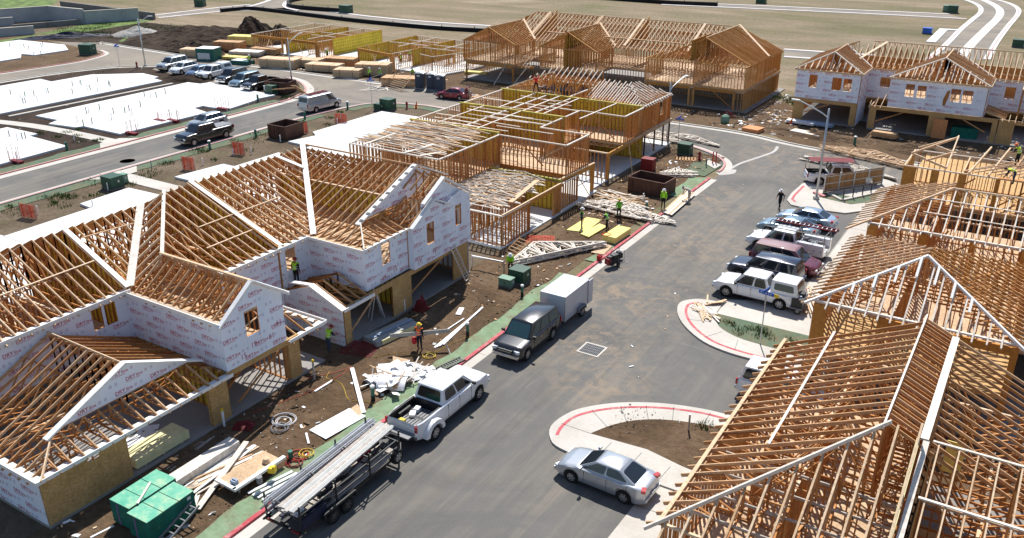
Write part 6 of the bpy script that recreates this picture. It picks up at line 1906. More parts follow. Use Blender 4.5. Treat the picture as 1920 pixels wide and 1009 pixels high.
def vehicle(kind, name, label, cat, pos, heading, pnt, roof=None, glass='car_glass', group=None, rim='rim', windows=True, dually=False, shell=False, cover=False, open_trunk=False, utility=False, hub=None, tailgate_open=False, doors=2, cargo=False):
 sp = SPECS[kind]
 L, W = sp['L'], sp['W']
 root = thing(name, label, cat, (pos[0], pos[1], pos[2] if len(pos) > 2 else 0.012), heading, group)
 wf, wr_, rad, tw = sp['wheel']
 ra = rad+0.07
 sill = sp['sill']
 bed = sp.get('bed')
 xs = sorted(set([-L/2+L*i/64 for i in range(65)]+[c+s*ra*k for c in (wf, wr_) for s in (-1, 1) for k in (1.0, 0.96, 0.85, 0.6, 0.3)]+([bed[1], bed[0]] if bed else [])))
 NP = 8
 def section(x):
  zt = interp(sp['top'], x)
  e = abs(x)/(L/2)
  w = W/2*(1-0.16*max(0, (e-0.78)/0.22)**2.2)
  zl = sill+0.10*max(0, (e-0.86)/0.14)
  for c in (wf, wr_):
   d = abs(x-c)
   if d < ra:
    zl = max(zl, rad+math.sqrt(max(0, ra*ra-d*d)))
  zl = min(zl, zt-0.08)
  pts = [(w*0.95, zl), (w*0.99, zl+(zt-zl)*0.22), (w*1.0, zl+(zt-zl)*0.5), (w*0.985, zl+(zt-zl)*0.8), (w*0.955, zt-0.035), (w*0.89, zt), (w*0.55, zt+0.022), (0.0, zt+0.03)]
  return pts
 mb = MB()
 rows = []
 for x in xs:
  pts = section(x)
  row = []
  for y, z in pts:
   mb.v.append((x, y, z)); row.append(len(mb.v)-1)
  for y, z in pts[-2::-1]:
   mb.v.append((x, -y, z)); row.append(len(mb.v)-1)
  rows.append(row)
 n = len(rows[0])
 for i in range(len(rows)-1):
  xm = (xs[i]+xs[i+1])/2
  for k in range(n-1):
   if bed and not cover and not utility and bed[0] < xm < bed[1] and 5 <= k <= n-7:
    continue
   mb.f.append((rows[i][k], rows[i][k+1], rows[i+1][k+1], rows[i+1][k])); mb.m.append(0)
 mb.f.append(tuple(rows[0])); mb.m.append(0)
 mb.f.append(tuple(rows[-1][::-1])); mb.m.append(0)
 if utility:
  keep = [i for i, f in enumerate(mb.f) if not all(mb.v[j][0] < bed[1]+0.01 for j in f)]
  mb.f = [mb.f[i] for i in keep]; mb.m = [0]*len(mb.f)
 body = mb.build('body', pnt, root, True, 28)
 mb = MB().box((0, 0, sill+0.10), (L*0.92, W*0.70, 0.30))
 for c in (wf, wr_):
  mb.lathe([(0.0, -W*0.46), (ra*0.99, -W*0.46), (ra*0.99, W*0.46), (0, W*0.46)], 20, (c, 0, rad+0.01), axis='Y')
 mb.build('chassis', 'black_metal', root)
 for c in (wf, wr_):
  for s in (-1, 1):
   if dually and c == wr_:
    add_wheel(root, c, s*(W/2+0.06), rad, tw, rim)
   else:
    add_wheel(root, c, s*(W/2-tw/2-0.01), rad, tw, rim)
 xa, xb, xc, xd = sp['gh']
 zr, wr, wb = sp['zr'], sp['wr'], sp['wb']
 def zb(x):
  return interp(sp['top'], x)-0.01
 B = [V((xa, wb*0.93, zb(xa))), V((xd, wb*0.93, zb(xd)))]
 T = [V((xb, wr, zr-0.05)), V((xc, wr, zr-0.05))]
 mir = lambda p: V((p.x, -p.y, p.z))
 vs = [B[0], B[1], mir(B[1]), mir(B[0]), T[0], T[1], mir(T[1]), mir(T[0])]
 ins = 0.10
 R_ = [V((xb-ins, wr-ins*1.2, zr)), V((xc+ins, wr-ins*1.2, zr))]
 vs += [R_[0], R_[1], mir(R_[1]), mir(R_[0])]
 mid = [V(((xb+xc)/2, wr-ins*1.2, zr+0.02)), V(((xb+xc)/2, -(wr-ins*1.2), zr+0.02)), V((xb-ins, 0, zr+0.02)), V((xc+ins, 0, zr+0.02)), V(((xb+xc)/2, 0, zr+0.035))]
 vs += mid
 fs = [(0, 4, 5, 1), (2, 6, 7, 3), (3, 7, 4, 0), (1, 5, 6, 2), (4, 8, 12, 9, 5), (5, 9, 15, 10, 6), (6, 10, 13, 11, 7), (7, 11, 14, 8, 4),
   (8, 14, 16, 12), (12, 16, 15, 9), (14, 11, 13, 16), (16, 13, 10, 15)]
 cab = MB().add(vs, fs).build('cab', roof or pnt, root, True, 30)
 def patch(nm, c4, poly, mat=glass, off=0.012, mb=None):
  a, b, c, d = c4          # bottom-left, bottom-right, top-right, top-left
  nrm = (b-a).cross(d-a).normalized()
  pts = []
  for u, v in poly:
   pts.append((a*(1-u)+b*u)*(1-v)+(d*(1-u)+c*u)*v+nrm*off)
  m = MB().prism(pts, nrm*0.006)
  return m.build(nm, mat, root)
 rnd_ = lambda u0, u1, v0, v1, e=0.08: [(u0+e*(u1-u0), v0), (u1-e*(u1-u0), v0), (u1, v0+e*(v1-v0)), (u1, v1-e*(v1-v0)), (u1-e*(u1-u0), v1), (u0+e*(u1-u0), v1), (u0, v1-e*(v1-v0)), (u0, v0+e*(v1-v0))]
 fl, fr, tl, tr = B[0], mir(B[0]), T[0], mir(T[0])
 patch('windshield', (fr, fl, tl, tr), rnd_(0.06, 0.94, 0.06, 0.93))
 rl, rr, tl2, tr2 = B[1], mir(B[1]), T[1], mir(T[1])
 patch('rear_window', (rl, rr, tr2, tl2), rnd_(0.08, 0.92, 0.12 if kind in ('sedan', 'pickup', 'big_pickup') else 0.25, 0.9))
 sides = {'sedan': [(0.10, 0.46), (0.50, 0.88)], 'hatch': [(0.1, 0.45), (0.5, 0.86)], 'crossover': [(0.09, 0.38), (0.41, 0.68), (0.71, 0.93)], 'suv': [(0.09, 0.32), (0.35, 0.62), (0.66, 0.95)],
    'minivan': [(0.11, 0.34), (0.37, 0.62), (0.65, 0.95)], 'van': [(0.09, 0.24)], 'pickup': [(0.10, 0.52), (0.58, 0.92)], 'big_pickup': [(0.10, 0.50), (0.55, 0.90)]}[kind]
 if kind in ('van',) and windows:
  sides = sides
 for s in (1, -1):
  if s == 1:
   q = (B[0], B[1], T[1], T[0]); fl_ = False
  else:
   q = (mir(B[1]), mir(B[0]), mir(T[0]), mir(T[1])); fl_ = True
  for i, (u0, u1) in enumerate(sides):
   a, b = (1-u1, 1-u0) if fl_ else (u0, u1)
   v0, v1 = 0.10, 0.90
   poly = rnd_(a, b, v0, v1, 0.10)
   if i == 0:      # slanted front edge
    poly = [(a, v0), (b, v0), (b-(0.0 if fl_ else 0), v1), (a, v1)]
    if fl_:
     poly = [(a, v0), (b+0.04, v0), (b-0.03, v1), (a, v1)]
    else:
     poly = [(a-0.04, v0), (b, v0), (b, v1), (a+0.03, v1)]
   patch('side_window', q, poly)
 zt_f = interp(sp['top'], L/2-0.12)
 zt_r = interp(sp['top'], -L/2+0.1)
 tall = kind in ('suv', 'pickup', 'big_pickup', 'van')
 for s in (1, -1):
  MB().box((L/2-0.10, s*W*0.36, zt_f-0.10), (0.16, W*0.17, 0.16 if tall else 0.12), rz=-s*0.32).build('headlight', 'headlight', root)
  if kind in ('pickup', 'big_pickup', 'van', 'suv', 'minivan'):
   MB().box((-L/2+0.03, s*W*0.435, zt_r-0.20), (0.08, 0.13, 0.34)).build('taillight', 'taillight', root)
  else:
   MB().box((-L/2+0.12, s*W*0.37, zt_r-0.02), (0.20, W*0.17, 0.15), rz=s*0.30).build('taillight', 'taillight', root)
  zm = zb(xa)+0.10
  MB().box((xa-0.28, s*(W/2+0.07), zm+0.03), (0.12, 0.20, 0.15)).box((xa-0.25, s*(W/2-0.06), zm-0.04), (0.06, 0.12, 0.05)).build('mirror', roof or pnt if kind in ('sedan', 'hatch', 'crossover') else 'black_metal', root)
 mb = MB().box((L/2-0.015, 0, zt_f-0.14), (0.10, W*0.46, 0.20 if tall else 0.10))
 mb.build('grille', 'black_metal', root)
 if tall:
  MB().box((L/2-0.02, 0, zt_f-0.14), (0.13, W*0.42, 0.035)).build('grille_bar', 'chrome', root)
 bm = pnt if not tall else 'chrome'
 MB().box((L/2-0.02, 0, sill+0.20), (0.16, W*0.88, 0.18)).build('bumper', bm, root)
 MB().box((-L/2+0.02, 0, sill+0.22), (0.16, W*0.86, 0.18)).build('bumper', bm, root)
 MB().box((-L/2-0.065, 0, sill+0.30 if not tall else sill+0.24), (0.02, 0.34, 0.13)).build('number_plate', 'plate', root)
 MB().box((L/2+0.065, 0, sill+0.22), (0.02, 0.34, 0.12)).build('number_plate', 'plate', root)
 xdoor = [xa-0.42, (xa-0.42+xd)/2+0.12] if kind not in ('van',) else [xa-0.35]
 for s in (1, -1):
  for x in xdoor[:doors]:
   MB().box((x-0.75, s*(W/2+0.004), zb(x)-0.17), (0.17, 0.03, 0.035)).build('door_handle', 'chrome' if pnt != 'paint_black' else 'black_metal', root)
  mb = MB()
  for x in xdoor+[xdoor[-1]-1.0]:
   mb.box((x, s*(W/2*0.992), (zb(x)+sill)/2+0.06), (0.015, 0.02, zb(x)-sill-0.16))
  mb.build('door_seam', 'black_metal', root)
  MB().box(((wf+wr_)/2, s*W*0.485, sill+0.02), (abs(wf-wr_)-2*ra, 0.05, 0.05)).build('sill', 'black_metal', root)
 if bed and not cover and not utility:
  x0, x1, zf = bed
  wi = W*0.42
  zt = interp(sp['top'], -1.5)-0.01
  mb = MB()
  mb.box(((x0+x1)/2, 0, zf), (x1-x0, wi*2, 0.04))
  for s in (-1, 1):
   mb.box(((x0+x1)/2, s*(wi-0.02), (zf+zt)/2), (x1-x0, 0.05, zt-zf))
   mb.box((wr_, s*(wi-0.12), zf+0.14), (0.9, 0.2, 0.26))
  mb.box((x1-0.03, 0, (zf+zt)/2), (0.05, wi*2, zt-zf))
  mb.build('bed_liner', 'black_metal', root)
  for k in range(9):
   stick('bed_rib', (x0+0.05, -wi+0.15+k*(2*wi-0.3)/8, zf+0.03), (x1-0.1, -wi+0.15+k*(2*wi-0.3)/8, zf+0.03), 0.09, 0.02, 'grey_plastic', root)
  if tailgate_open:
   MB().box((x0-0.28, 0, zf+0.0), (0.56, W*0.80, 0.07)).build('tailgate', 'grey_plastic', root)
  else:
   MB().box((x0+0.0, 0, (zf+zt)/2), (0.07, W*0.82, zt-zf)).build('tailgate', pnt, root)
 if cover:
  x0, x1, zf = bed
  MB().box(((x0+x1)/2, 0, interp(sp['top'], -1.5)+0.03), (x1-x0-0.02, W*0.80, 0.05)).build('bed_cover', 'grey_plastic', root)
 if shell:
  x0, x1, zf = bed
  zt = interp(sp['top'], -1.5)
  zs = zr+0.02
  a, b = W*0.45, W*0.36
  vs = [(x1+0.02, a, zt), (x0, a, zt), (x0, -a, zt), (x1+0.02, -a, zt), (x1+0.0, b, zs), (x0+0.22, b, zs), (x0+0.22, -b, zs), (x1+0.0, -b, zs), (x1, 0, zs+0.05), (x0+0.24, 0, zs+0.05)]
  fs = [(0, 4, 5, 1), (2, 6, 7, 3), (1, 5, 9, 6, 2), (3, 7, 8, 4, 0), (4, 8, 9, 5), (8, 7, 6, 9)]
  MB().add(vs, fs).build('camper_shell', pnt, root, True, 30)
  for s in (1, -1):
   a_, b_ = V((x0, a*s, zt)), V((x1, a*s, zt))
   c_, d_ = V((x1, b*s, zs)), V((x0+0.22, b*s, zs))
   q = (a_, b_, c_, d_) if s < 0 else (b_, a_, d_, c_)
   patch('shell_window', q, rnd_(0.12, 0.86, 0.25, 0.8, 0.1))
  patch('shell_rear_window', (V((x0, -a, zt)), V((x0, a, zt)), V((x0+0.22, b, zs)), V((x0+0.22, -b, zs)))[::1] if False else (V((x0, a, zt)), V((x0, -a, zt)), V((x0+0.22, -b, zs)), V((x0+0.22, b, zs))), rnd_(0.1, 0.9, 0.15, 0.9, 0.1))
 if dually:
  for s in (1, -1):
   pts = []
   m = MB()
   r0, r1 = ra, ra+0.20
   for k in range(13):
    a = math.pi*k/12
    m.v += [(wr_+r0*math.cos(a)*1.05, s*(W/2-0.05), rad+r0*math.sin(a)), (wr_+r0*math.cos(a)*1.08, s*(W/2+0.24), rad+r0*math.sin(a)*1.0), (wr_+r1*math.cos(a)*1.1, s*(W/2+0.20), rad+r1*math.sin(a)), (wr_+r1*math.cos(a)*1.15, s*(W/2-0.05), rad+r1*math.sin(a)+0.05)]
   for k in range(12):
    for j in range(3):
     q = (4*k+j, 4*k+j+1, 4*k+j+5, 4*k+j+4)
     m.f.append(q if s > 0 else q[::-1]); m.m.append(0)
   m.build('dual_fender', pnt, root, True, 40)
 if open_trunk:
  MB().box((xd-0.22, 0, zb(xd)+0.42), (0.08, W*0.72, 0.75), rot=Matrix.Rotation(R(-28), 3, 'Y')).build('trunk_lid', pnt, root)
  MB().box((xd-0.42, 0, zb(xd)+0.03), (0.6, W*0.66, 0.03)).build('trunk_opening', 'black_metal', root)
 return root
# --- cars near the camera
vehicle('sedan', 'sedan', 'silver sedan parked across the pavement in front of the lower right house', 'car', (-13.38, 29.72), R(180-2), 'paint_silver', glass='car_glass')
dp = vehicle('big_pickup', 'pickup_truck', 'white dual wheel crew cab pickup pulling the scaffold trailer', 'truck', (-23.28, 30.45), R(90), 'paint_white', dually=True, tailgate_open=True)
mb = MB().box((-2.0, 0.25, 0.98), (0.42, 0.3, 0.14), rz=0.5).box((-1.55, 0.3, 1.0), (0.34, 0.28, 0.2), rz=0.2)
tag(mb.build('bundle', 'white_scrap'), 'two white bundles lying in the white pickup bed', 'bundle').matrix_basis = Matrix.Translation((-23.28, 30.45, 0.012)) @ Matrix.Rotation(R(90), 4, 'Z')
o = MB().box((0, 0, 0.12), (0.3, 0.4, 0.24)).box((0, 0, 0.26), (0.2, 0.1, 0.06)).build('tool_case', 'yellow_plastic')
o.location = (-23.55, 27.55, 0.90); tag(o, 'yellow tool case on the tailgate of the white pickup', 'case')
vehicle('suv', 'sport_utility_vehicle', 'black full size SUV parked at the left kerb pulling a box trailer', 'car', (-23.22, 39.15), R(-90), 'paint_charcoal', glass='car_glass_teal')
for s in (-0.55, 0.55):
 pass
vehicle('pickup', 'pickup_truck', 'white pickup with camper shell, blue roof hatch and ladder sign, first of the parked row', 'truck', (-13.45, 52.75), R(178), 'paint_white', shell=True)
vehicle('suv', 'sport_utility_vehicle', 'dark navy long SUV parked between the white camper pickup and the maroon van', 'car', (-13.95, 56.0), R(177), 'paint_navy', rim='rim_dark')
vehicle('minivan', 'minivan', 'maroon minivan with faded roof parked nose to the framed house', 'car', (-13.3, 58.75), R(-3), 'paint_maroon', roof='paint_maroon_faded', glass='car_glass')
vehicle('sedan', 'sedan', 'steel blue sedan parked beside the white utility truck', 'car', (-15.0, 65.6), R(177), 'paint_steel_blue')
vehicle('sedan', 'sedan', 'light blue sedan parked at the top end of the near row', 'car', (-14.3, 68.4), R(177), 'paint_light_blue')
ut = vehicle('pickup', 'utility_truck', 'white utility body truck with overhead rack and red ladder', 'truck', (-14.1, 61.9), R(177), 'paint_white', utility=True)
mb = MB()
for s in (-1, 1):
 mb.box((-1.95, s*0.86, 0.95), (1.95, 0.36, 0.85))
mb.box((-1.95, 0, 0.72), (1.95, 1.5, 0.1))
mb.build('utility_body', 'paint_white', ut)
for s in (-1, 1):
 for x in (-2.75, -2.3, -1.6, -1.2):
  MB().box((x, s*1.045, 0.95), (0.34, 0.012, 0.7)).build('compartment_door', 'paint_white', ut)
  MB().box((x, s*1.06, 0.95), (0.06, 0.02, 0.08)).build('latch', 'black_metal', ut)
mb = MB()
for s in (-1, 1):
 mb.tube([(-2.85, s*0.8, 1.3), (-2.85, s*0.8, 2.1)], 0.035).tube([(-0.8, s*0.8, 1.3), (-0.8, s*0.8, 2.1)], 0.035).tube([(1.6, s*0.8, 2.02), (-2.9, s*0.8, 2.1)], 0.035).tube([(1.6, s*0.8, 2.02), (1.75, s*0.75, 1.5)], 0.03)
for x in (-2.85, -1.8, -0.8, 1.5):
 mb.tube([(x, -0.8, 2.1), (x, 0.8, 2.1)], 0.03)
mb.build('ladder_rack', 'grey_plastic', ut)
rd = random.Random(2)
mb = MB()
for k in range(16):
 mb.box((rd.uniform(-2.7, -1.1), rd.uniform(-0.6, 0.6), 0.9+rd.random()*0.35), (rd.uniform(0.15, 0.5), rd.uniform(0.1, 0.4), 0.2), rz=rd.random()*3)
mb.build('tool_load', 'grey_plastic', ut)
def ladder(label, p, q, w, n, mat, rungmat=None, up=V((0, 0, 1)), group=None):
 p, q = V(p), V(q)
 t = thing('ladder', label, 'ladder', p, 0, group)
 d = (q-p)
 s = d.normalized().cross(up).normalized()*w/2
 for k in (-1, 1):
  stick('rail', s*k, d+s*k, 0.05, 0.09, mat, t)
 for i in range(n):
  c = d*((i+0.5)/n)
  stick('rung', c-s, c+s, 0.05, 0.04, rungmat or mat, t)
 return t
ladder('red fibreglass ladder on the white utility truck rack', (-15.3, 62.55, 2.20), (-10.7, 62.35, 2.22), 0.5, 14, 'red_dark', 'alu')
rt = vehicle('pickup', 'pickup_truck', 'white work pickup with overhead ladder rack parked behind the wooden enclosure', 'truck', (-14.75, 81.0), R(24), 'paint_white')
mb = MB()
for s in (-1, 1):
 mb.tube([(-2.8, s*0.85, 1.1), (-2.8, s*0.85, 2.15), (1.5, s*0.85, 2.15), (1.6, s*0.8, 1.7)], 0.04).tube([(-0.9, s*0.85, 1.1), (-0.9, s*0.85, 2.15)], 0.04)
for x in (-2.8, -1.8, -0.9, 0.2, 1.4):
 mb.tube([(x, -0.85, 2.15), (x, 0.85, 2.15)], 0.035)
mb.build('ladder_rack', 'black_metal', rt)
for k in range(5):
 stick('rack_board', (-2.7, -0.6+k*0.3, 2.24), (1.2, -0.6+k*0.3, 2.24), 0.22, 0.05, 'red_dark', rt)
vehicle('suv', 'sport_utility_vehicle', 'white SUV mostly hidden under the near right roof trusses', 'car', (-8.3, 41.0), R(0), 'paint_white')
# --- rear street
vehicle('big_pickup', 'pickup_truck', 'black crew cab pickup with bed cover on the rear street', 'truck', (-77.1, 60.6), R(-93), 'paint_black', cover=True)
vehicle('crossover', 'crossover_car', 'silver white crossover parked at the far kerb behind the black pickup', 'car', (-81.6, 64.8), R(-91), 'paint_silver')
vn = vehicle('van', 'cargo_van', 'grey cargo van with red ladders on its roof driving away on the rear street', 'van', (-76.7, 78.2), R(86), 'paint_silver')
for k in range(3):
 stick('roof_ladder', (-2.0, -0.5+k*0.35, 2.2), (1.0, -0.5+k*0.35, 2.2), 0.1, 0.08, 'red_dark', vn)
for x in (-1.8, -0.5, 0.8):
 stick('roof_bar', (x, -0.75, 2.12), (x, 0.75, 2.12), 0.06, 0.06, 'alu', vn)
vehicle('sedan', 'sedan', 'dark red sedan with its boot lid open before the far framed house', 'car', (-66.0, 91.9), R(188), 'paint_red', open_trunk=True)
vehicle('sedan', 'sedan', 'grey car cut off by the left edge on the rear street', 'car', (-77.6, 35.2), R(91), 'paint_grey')
# --- parked row, upper left, noses towards the slabs
for kind, nm, lab, cat, px, py, p_, kw in (
  ('suv', 'sport_utility_vehicle', 'silver SUV at the left end of the far parked row', 'car', 325, 130, 'paint_silver', {}),
  ('crossover', 'crossover_car', 'white crossover, second from the left in the far parked row', 'car', 347, 137, 'paint_white', {}),
  ('hatch', 'hatchback_car', 'small blue hatchback in the far parked row behind the soil heap', 'car', 374, 143, 'paint_blue', {}),
  ('pickup', 'pickup_truck', 'white pickup with camper shell in the middle of the far parked row', 'truck', 404, 145, 'paint_white', dict(shell=True)),
  ('suv', 'sport_utility_vehicle', 'black SUV in the far parked row beside the white camper pickup', 'car', 437, 154, 'paint_charcoal', {}),
  ('minivan', 'minivan', 'pale blue grey minivan in the far parked row', 'car', 461, 160, 'paint_steel_blue', {}),
  ('pickup', 'pickup_truck', 'black pickup at the right end of the far parked row by the rusty bin', 'truck', 489, 166, 'paint_black', {})):
 c = G(px, py)
 vehicle(kind, nm, lab, cat, (c.x, c.y, 0.03), R(-84+random.uniform(-3, 3)), p_, group='vehicles parked in the far row', **kw)
# --- box trailer
bt = thing('box_trailer', 'small pale grey enclosed cargo trailer behind the black SUV', 'trailer', (-23.25, 43.8, 0.012), R(-90))
Lb, Wb, z0, z1 = 3.1, 1.75, 0.42, 2.08
MB().box((0, 0, (z0+z1)/2), (Lb, Wb, z1-z0)).build('box_body', 'paint_trailer', bt)
MB().box((0, 0, z1+0.015), (Lb+0.04, Wb+0.04, 0.05)).build('roof', 'paint_white', bt)
mb = MB()
for sx in (-1, 1):
 for sy in (-1, 1):
  mb.box((sx*(Lb/2), sy*(Wb/2), (z0+z1)/2), (0.06, 0.06, z1-z0+0.02))
mb.build('corner_trim', 'alu', bt)
MB().box((-Lb/2+0.12, 0.0, 1.35), (0.03, Wb, 1.5)).box((-Lb/2-0.28, Wb/2+0.02, 1.22), (0.6, 0.05, 1.6)).build('rear_door', 'paint_trailer', bt)
for s in (-1, 1):
 add_wheel(bt, -0.45, s*(Wb/2+0.12), 0.33, 0.2)
 MB().box((-0.45, s*(Wb/2+0.13), 0.72), (0.85, 0.26, 0.04)).box((-0.87, s*(Wb/2+0.13), 0.58), (0.04, 0.26, 0.28), ).box((-0.03, s*(Wb/2+0.13), 0.58), (0.04, 0.26, 0.28)).build('fender', 'grey_plastic', bt)
mb = MB().beam((Lb/2, 0.5, 0.45), (Lb/2+0.75, 0, 0.45), 0.07, 0.1).beam((Lb/2, -0.5, 0.45), (Lb/2+0.75, 0, 0.45), 0.07, 0.1)
mb.build('drawbar', 'black_metal', bt)
MB().box((Lb/2+0.3, 0.2, 0.75), (0.45, 0.6, 0.45)).build('nose_box', 'sign_blue', bt)
# --- scaffold trailer behind the white pickup
TP_ = (-23.3, 22.75, 0.012)
tr = thing('scaffold_trailer', 'black twin axle trailer loaded with long grey scaffold planks and tubes', 'trailer', TP_, R(90))
mb = MB()
for s in (-1, 1):
 mb.beam((-3.4, s*0.95, 0.62), (3.2, s*0.95, 0.62), 0.08, 0.16)
 mb.beam((3.2, s*0.95, 0.62), (4.4, 0, 0.62), 0.08, 0.14)
for k in range(8):
 mb.beam((-3.4+k*0.94, -0.95, 0.6), (-3.4+k*0.94, 0.95, 0.6), 0.08, 0.1)
mb.build('frame', 'black_metal', tr)
for k in range(7):
 stick('deck_plank', (-2.2, -0.80+k*0.27, 0.72), (3.1, -0.80+k*0.27, 0.72), 0.25, 0.05, 'lumber_gray', tr)
for s in (-1, 1):
 for x in (-1.62, -0.75):
  add_wheel(tr, x, s*1.10, 0.36, 0.22, 'rim_dark')
 MB().box((-1.18, s*1.10, 0.80), (1.9, 0.28, 0.05)).box((-2.15, s*1.10, 0.66), (0.05, 0.28, 0.3)).box((-0.2, s*1.10, 0.66), (0.05, 0.28, 0.3)).build('fender', 'black_metal', tr)
sw = add_wheel(tr, 2.75, -1.12, 0.37, 0.22)
sw.name = 'spare_wheel'
sw.location.z = 0.75
for x in (-3.35, -1.2, 1.0, 3.1):
 for s in (-1, 1):
  stick('rack_post', (x, s*1.0, 0.6), (x, s*1.0, 1.95), 0.06, 0.06, 'black_metal', tr)
 for z in (1.3, 1.72):
  stick('rack_bar', (x, -1.05, z), (x, 1.05, z), 0.06, 0.06, 'black_metal', tr)
for s in (-1, 1):
 for z in (1.1, 1.5):
  stick('side_rail', (-3.35, s*1.0, z), (3.1, s*1.0, z), 0.05, 0.05, 'black_metal', tr)
MB().box((-2.6, -0.98, 0.95), (1.5, 0.1, 0.5)).build('side_panel', 'tarp_blue', tr)
MB().box((-3.46, -0.75, 0.66), (0.08, 0.4, 0.1)).box((-3.46, 0.75, 0.66), (0.08, 0.4, 0.1)).build('rear_marker', 'red_dark', tr)
rd = random.Random(5)
def load(name, label, cat, fn):
 t = thing(name, label, cat, TP_, R(90), 'scaffold on the trailer')
 fn(t)
 return t
def planks(t):
 for k in range(4):
  for j in range(2):
   stick('plank', (-3.65+rd.uniform(-0.05, 0.05), -0.82+k*0.215, 1.79+j*0.05), (3.35+rd.uniform(-0.05, 0.05), -0.42+k*0.225, 1.79+j*0.05), 0.18, 0.04, 'grey_board' if (k+j) % 2 else 'lumber_gray', t)
   if j:
    stick('plank_rail', (-3.6, -0.82+k*0.215-0.10, 1.80), (3.3, -0.42+k*0.225-0.10, 1.80), 0.025, 0.09, 'alu', t)
load('scaffold_planks', 'row of long grey scaffold planks on top of the trailer rack', 'planks', planks)
def tubes(t):
 for k in range(12):
  y, z = 0.42+(k % 4)*0.13, 1.42+(k//4)*0.15
  MB().tube([(-3.6+rd.uniform(-0.25, 0.25), y, z), (3.5+rd.uniform(-0.2, 0.2), y+0.22+rd.uniform(-0.03, 0.03), z)], 0.04, 6).build('tube', 'alu' if k % 3 else 'grey_plastic', t)
load('scaffold_tubes', 'bundle of long scaffold tubes on the kerb side of the trailer rack', 'tubes', tubes)
def gear(t):
 for k in range(34):
  x, y = rd.uniform(-3.2, 2.8), rd.uniform(-0.8, 0.8)
  MB().box((x, y, 0.90+rd.random()*0.25), (rd.uniform(0.3, 1.6), rd.uniform(0.05, 0.25), rd.uniform(0.06, 0.2)), rz=rd.uniform(-0.2, 0.2)).build('gear', rd.choice(['black_metal', 'grey_plastic', 'alu', 'black_metal', 'black_metal', 'grey_board', 'tarp_blue']), t)
load('scaffold_parts', 'jumble of dark scaffold braces and gear on the trailer deck', 'equipment', gear)
o = MB().box((0, 0, 0), (0.9, 0.35, 0.3)).box((0.7, 0.05, -0.03), (0.45, 0.3, 0.24)).build('fuel_tank', 'red_plastic')
o.location = (-23.45, 23.9, 1.25); o.rotation_euler = (0, 0, R(80)); tag(o, 'red fuel cans between the scaffold planks on the trailer', 'can')
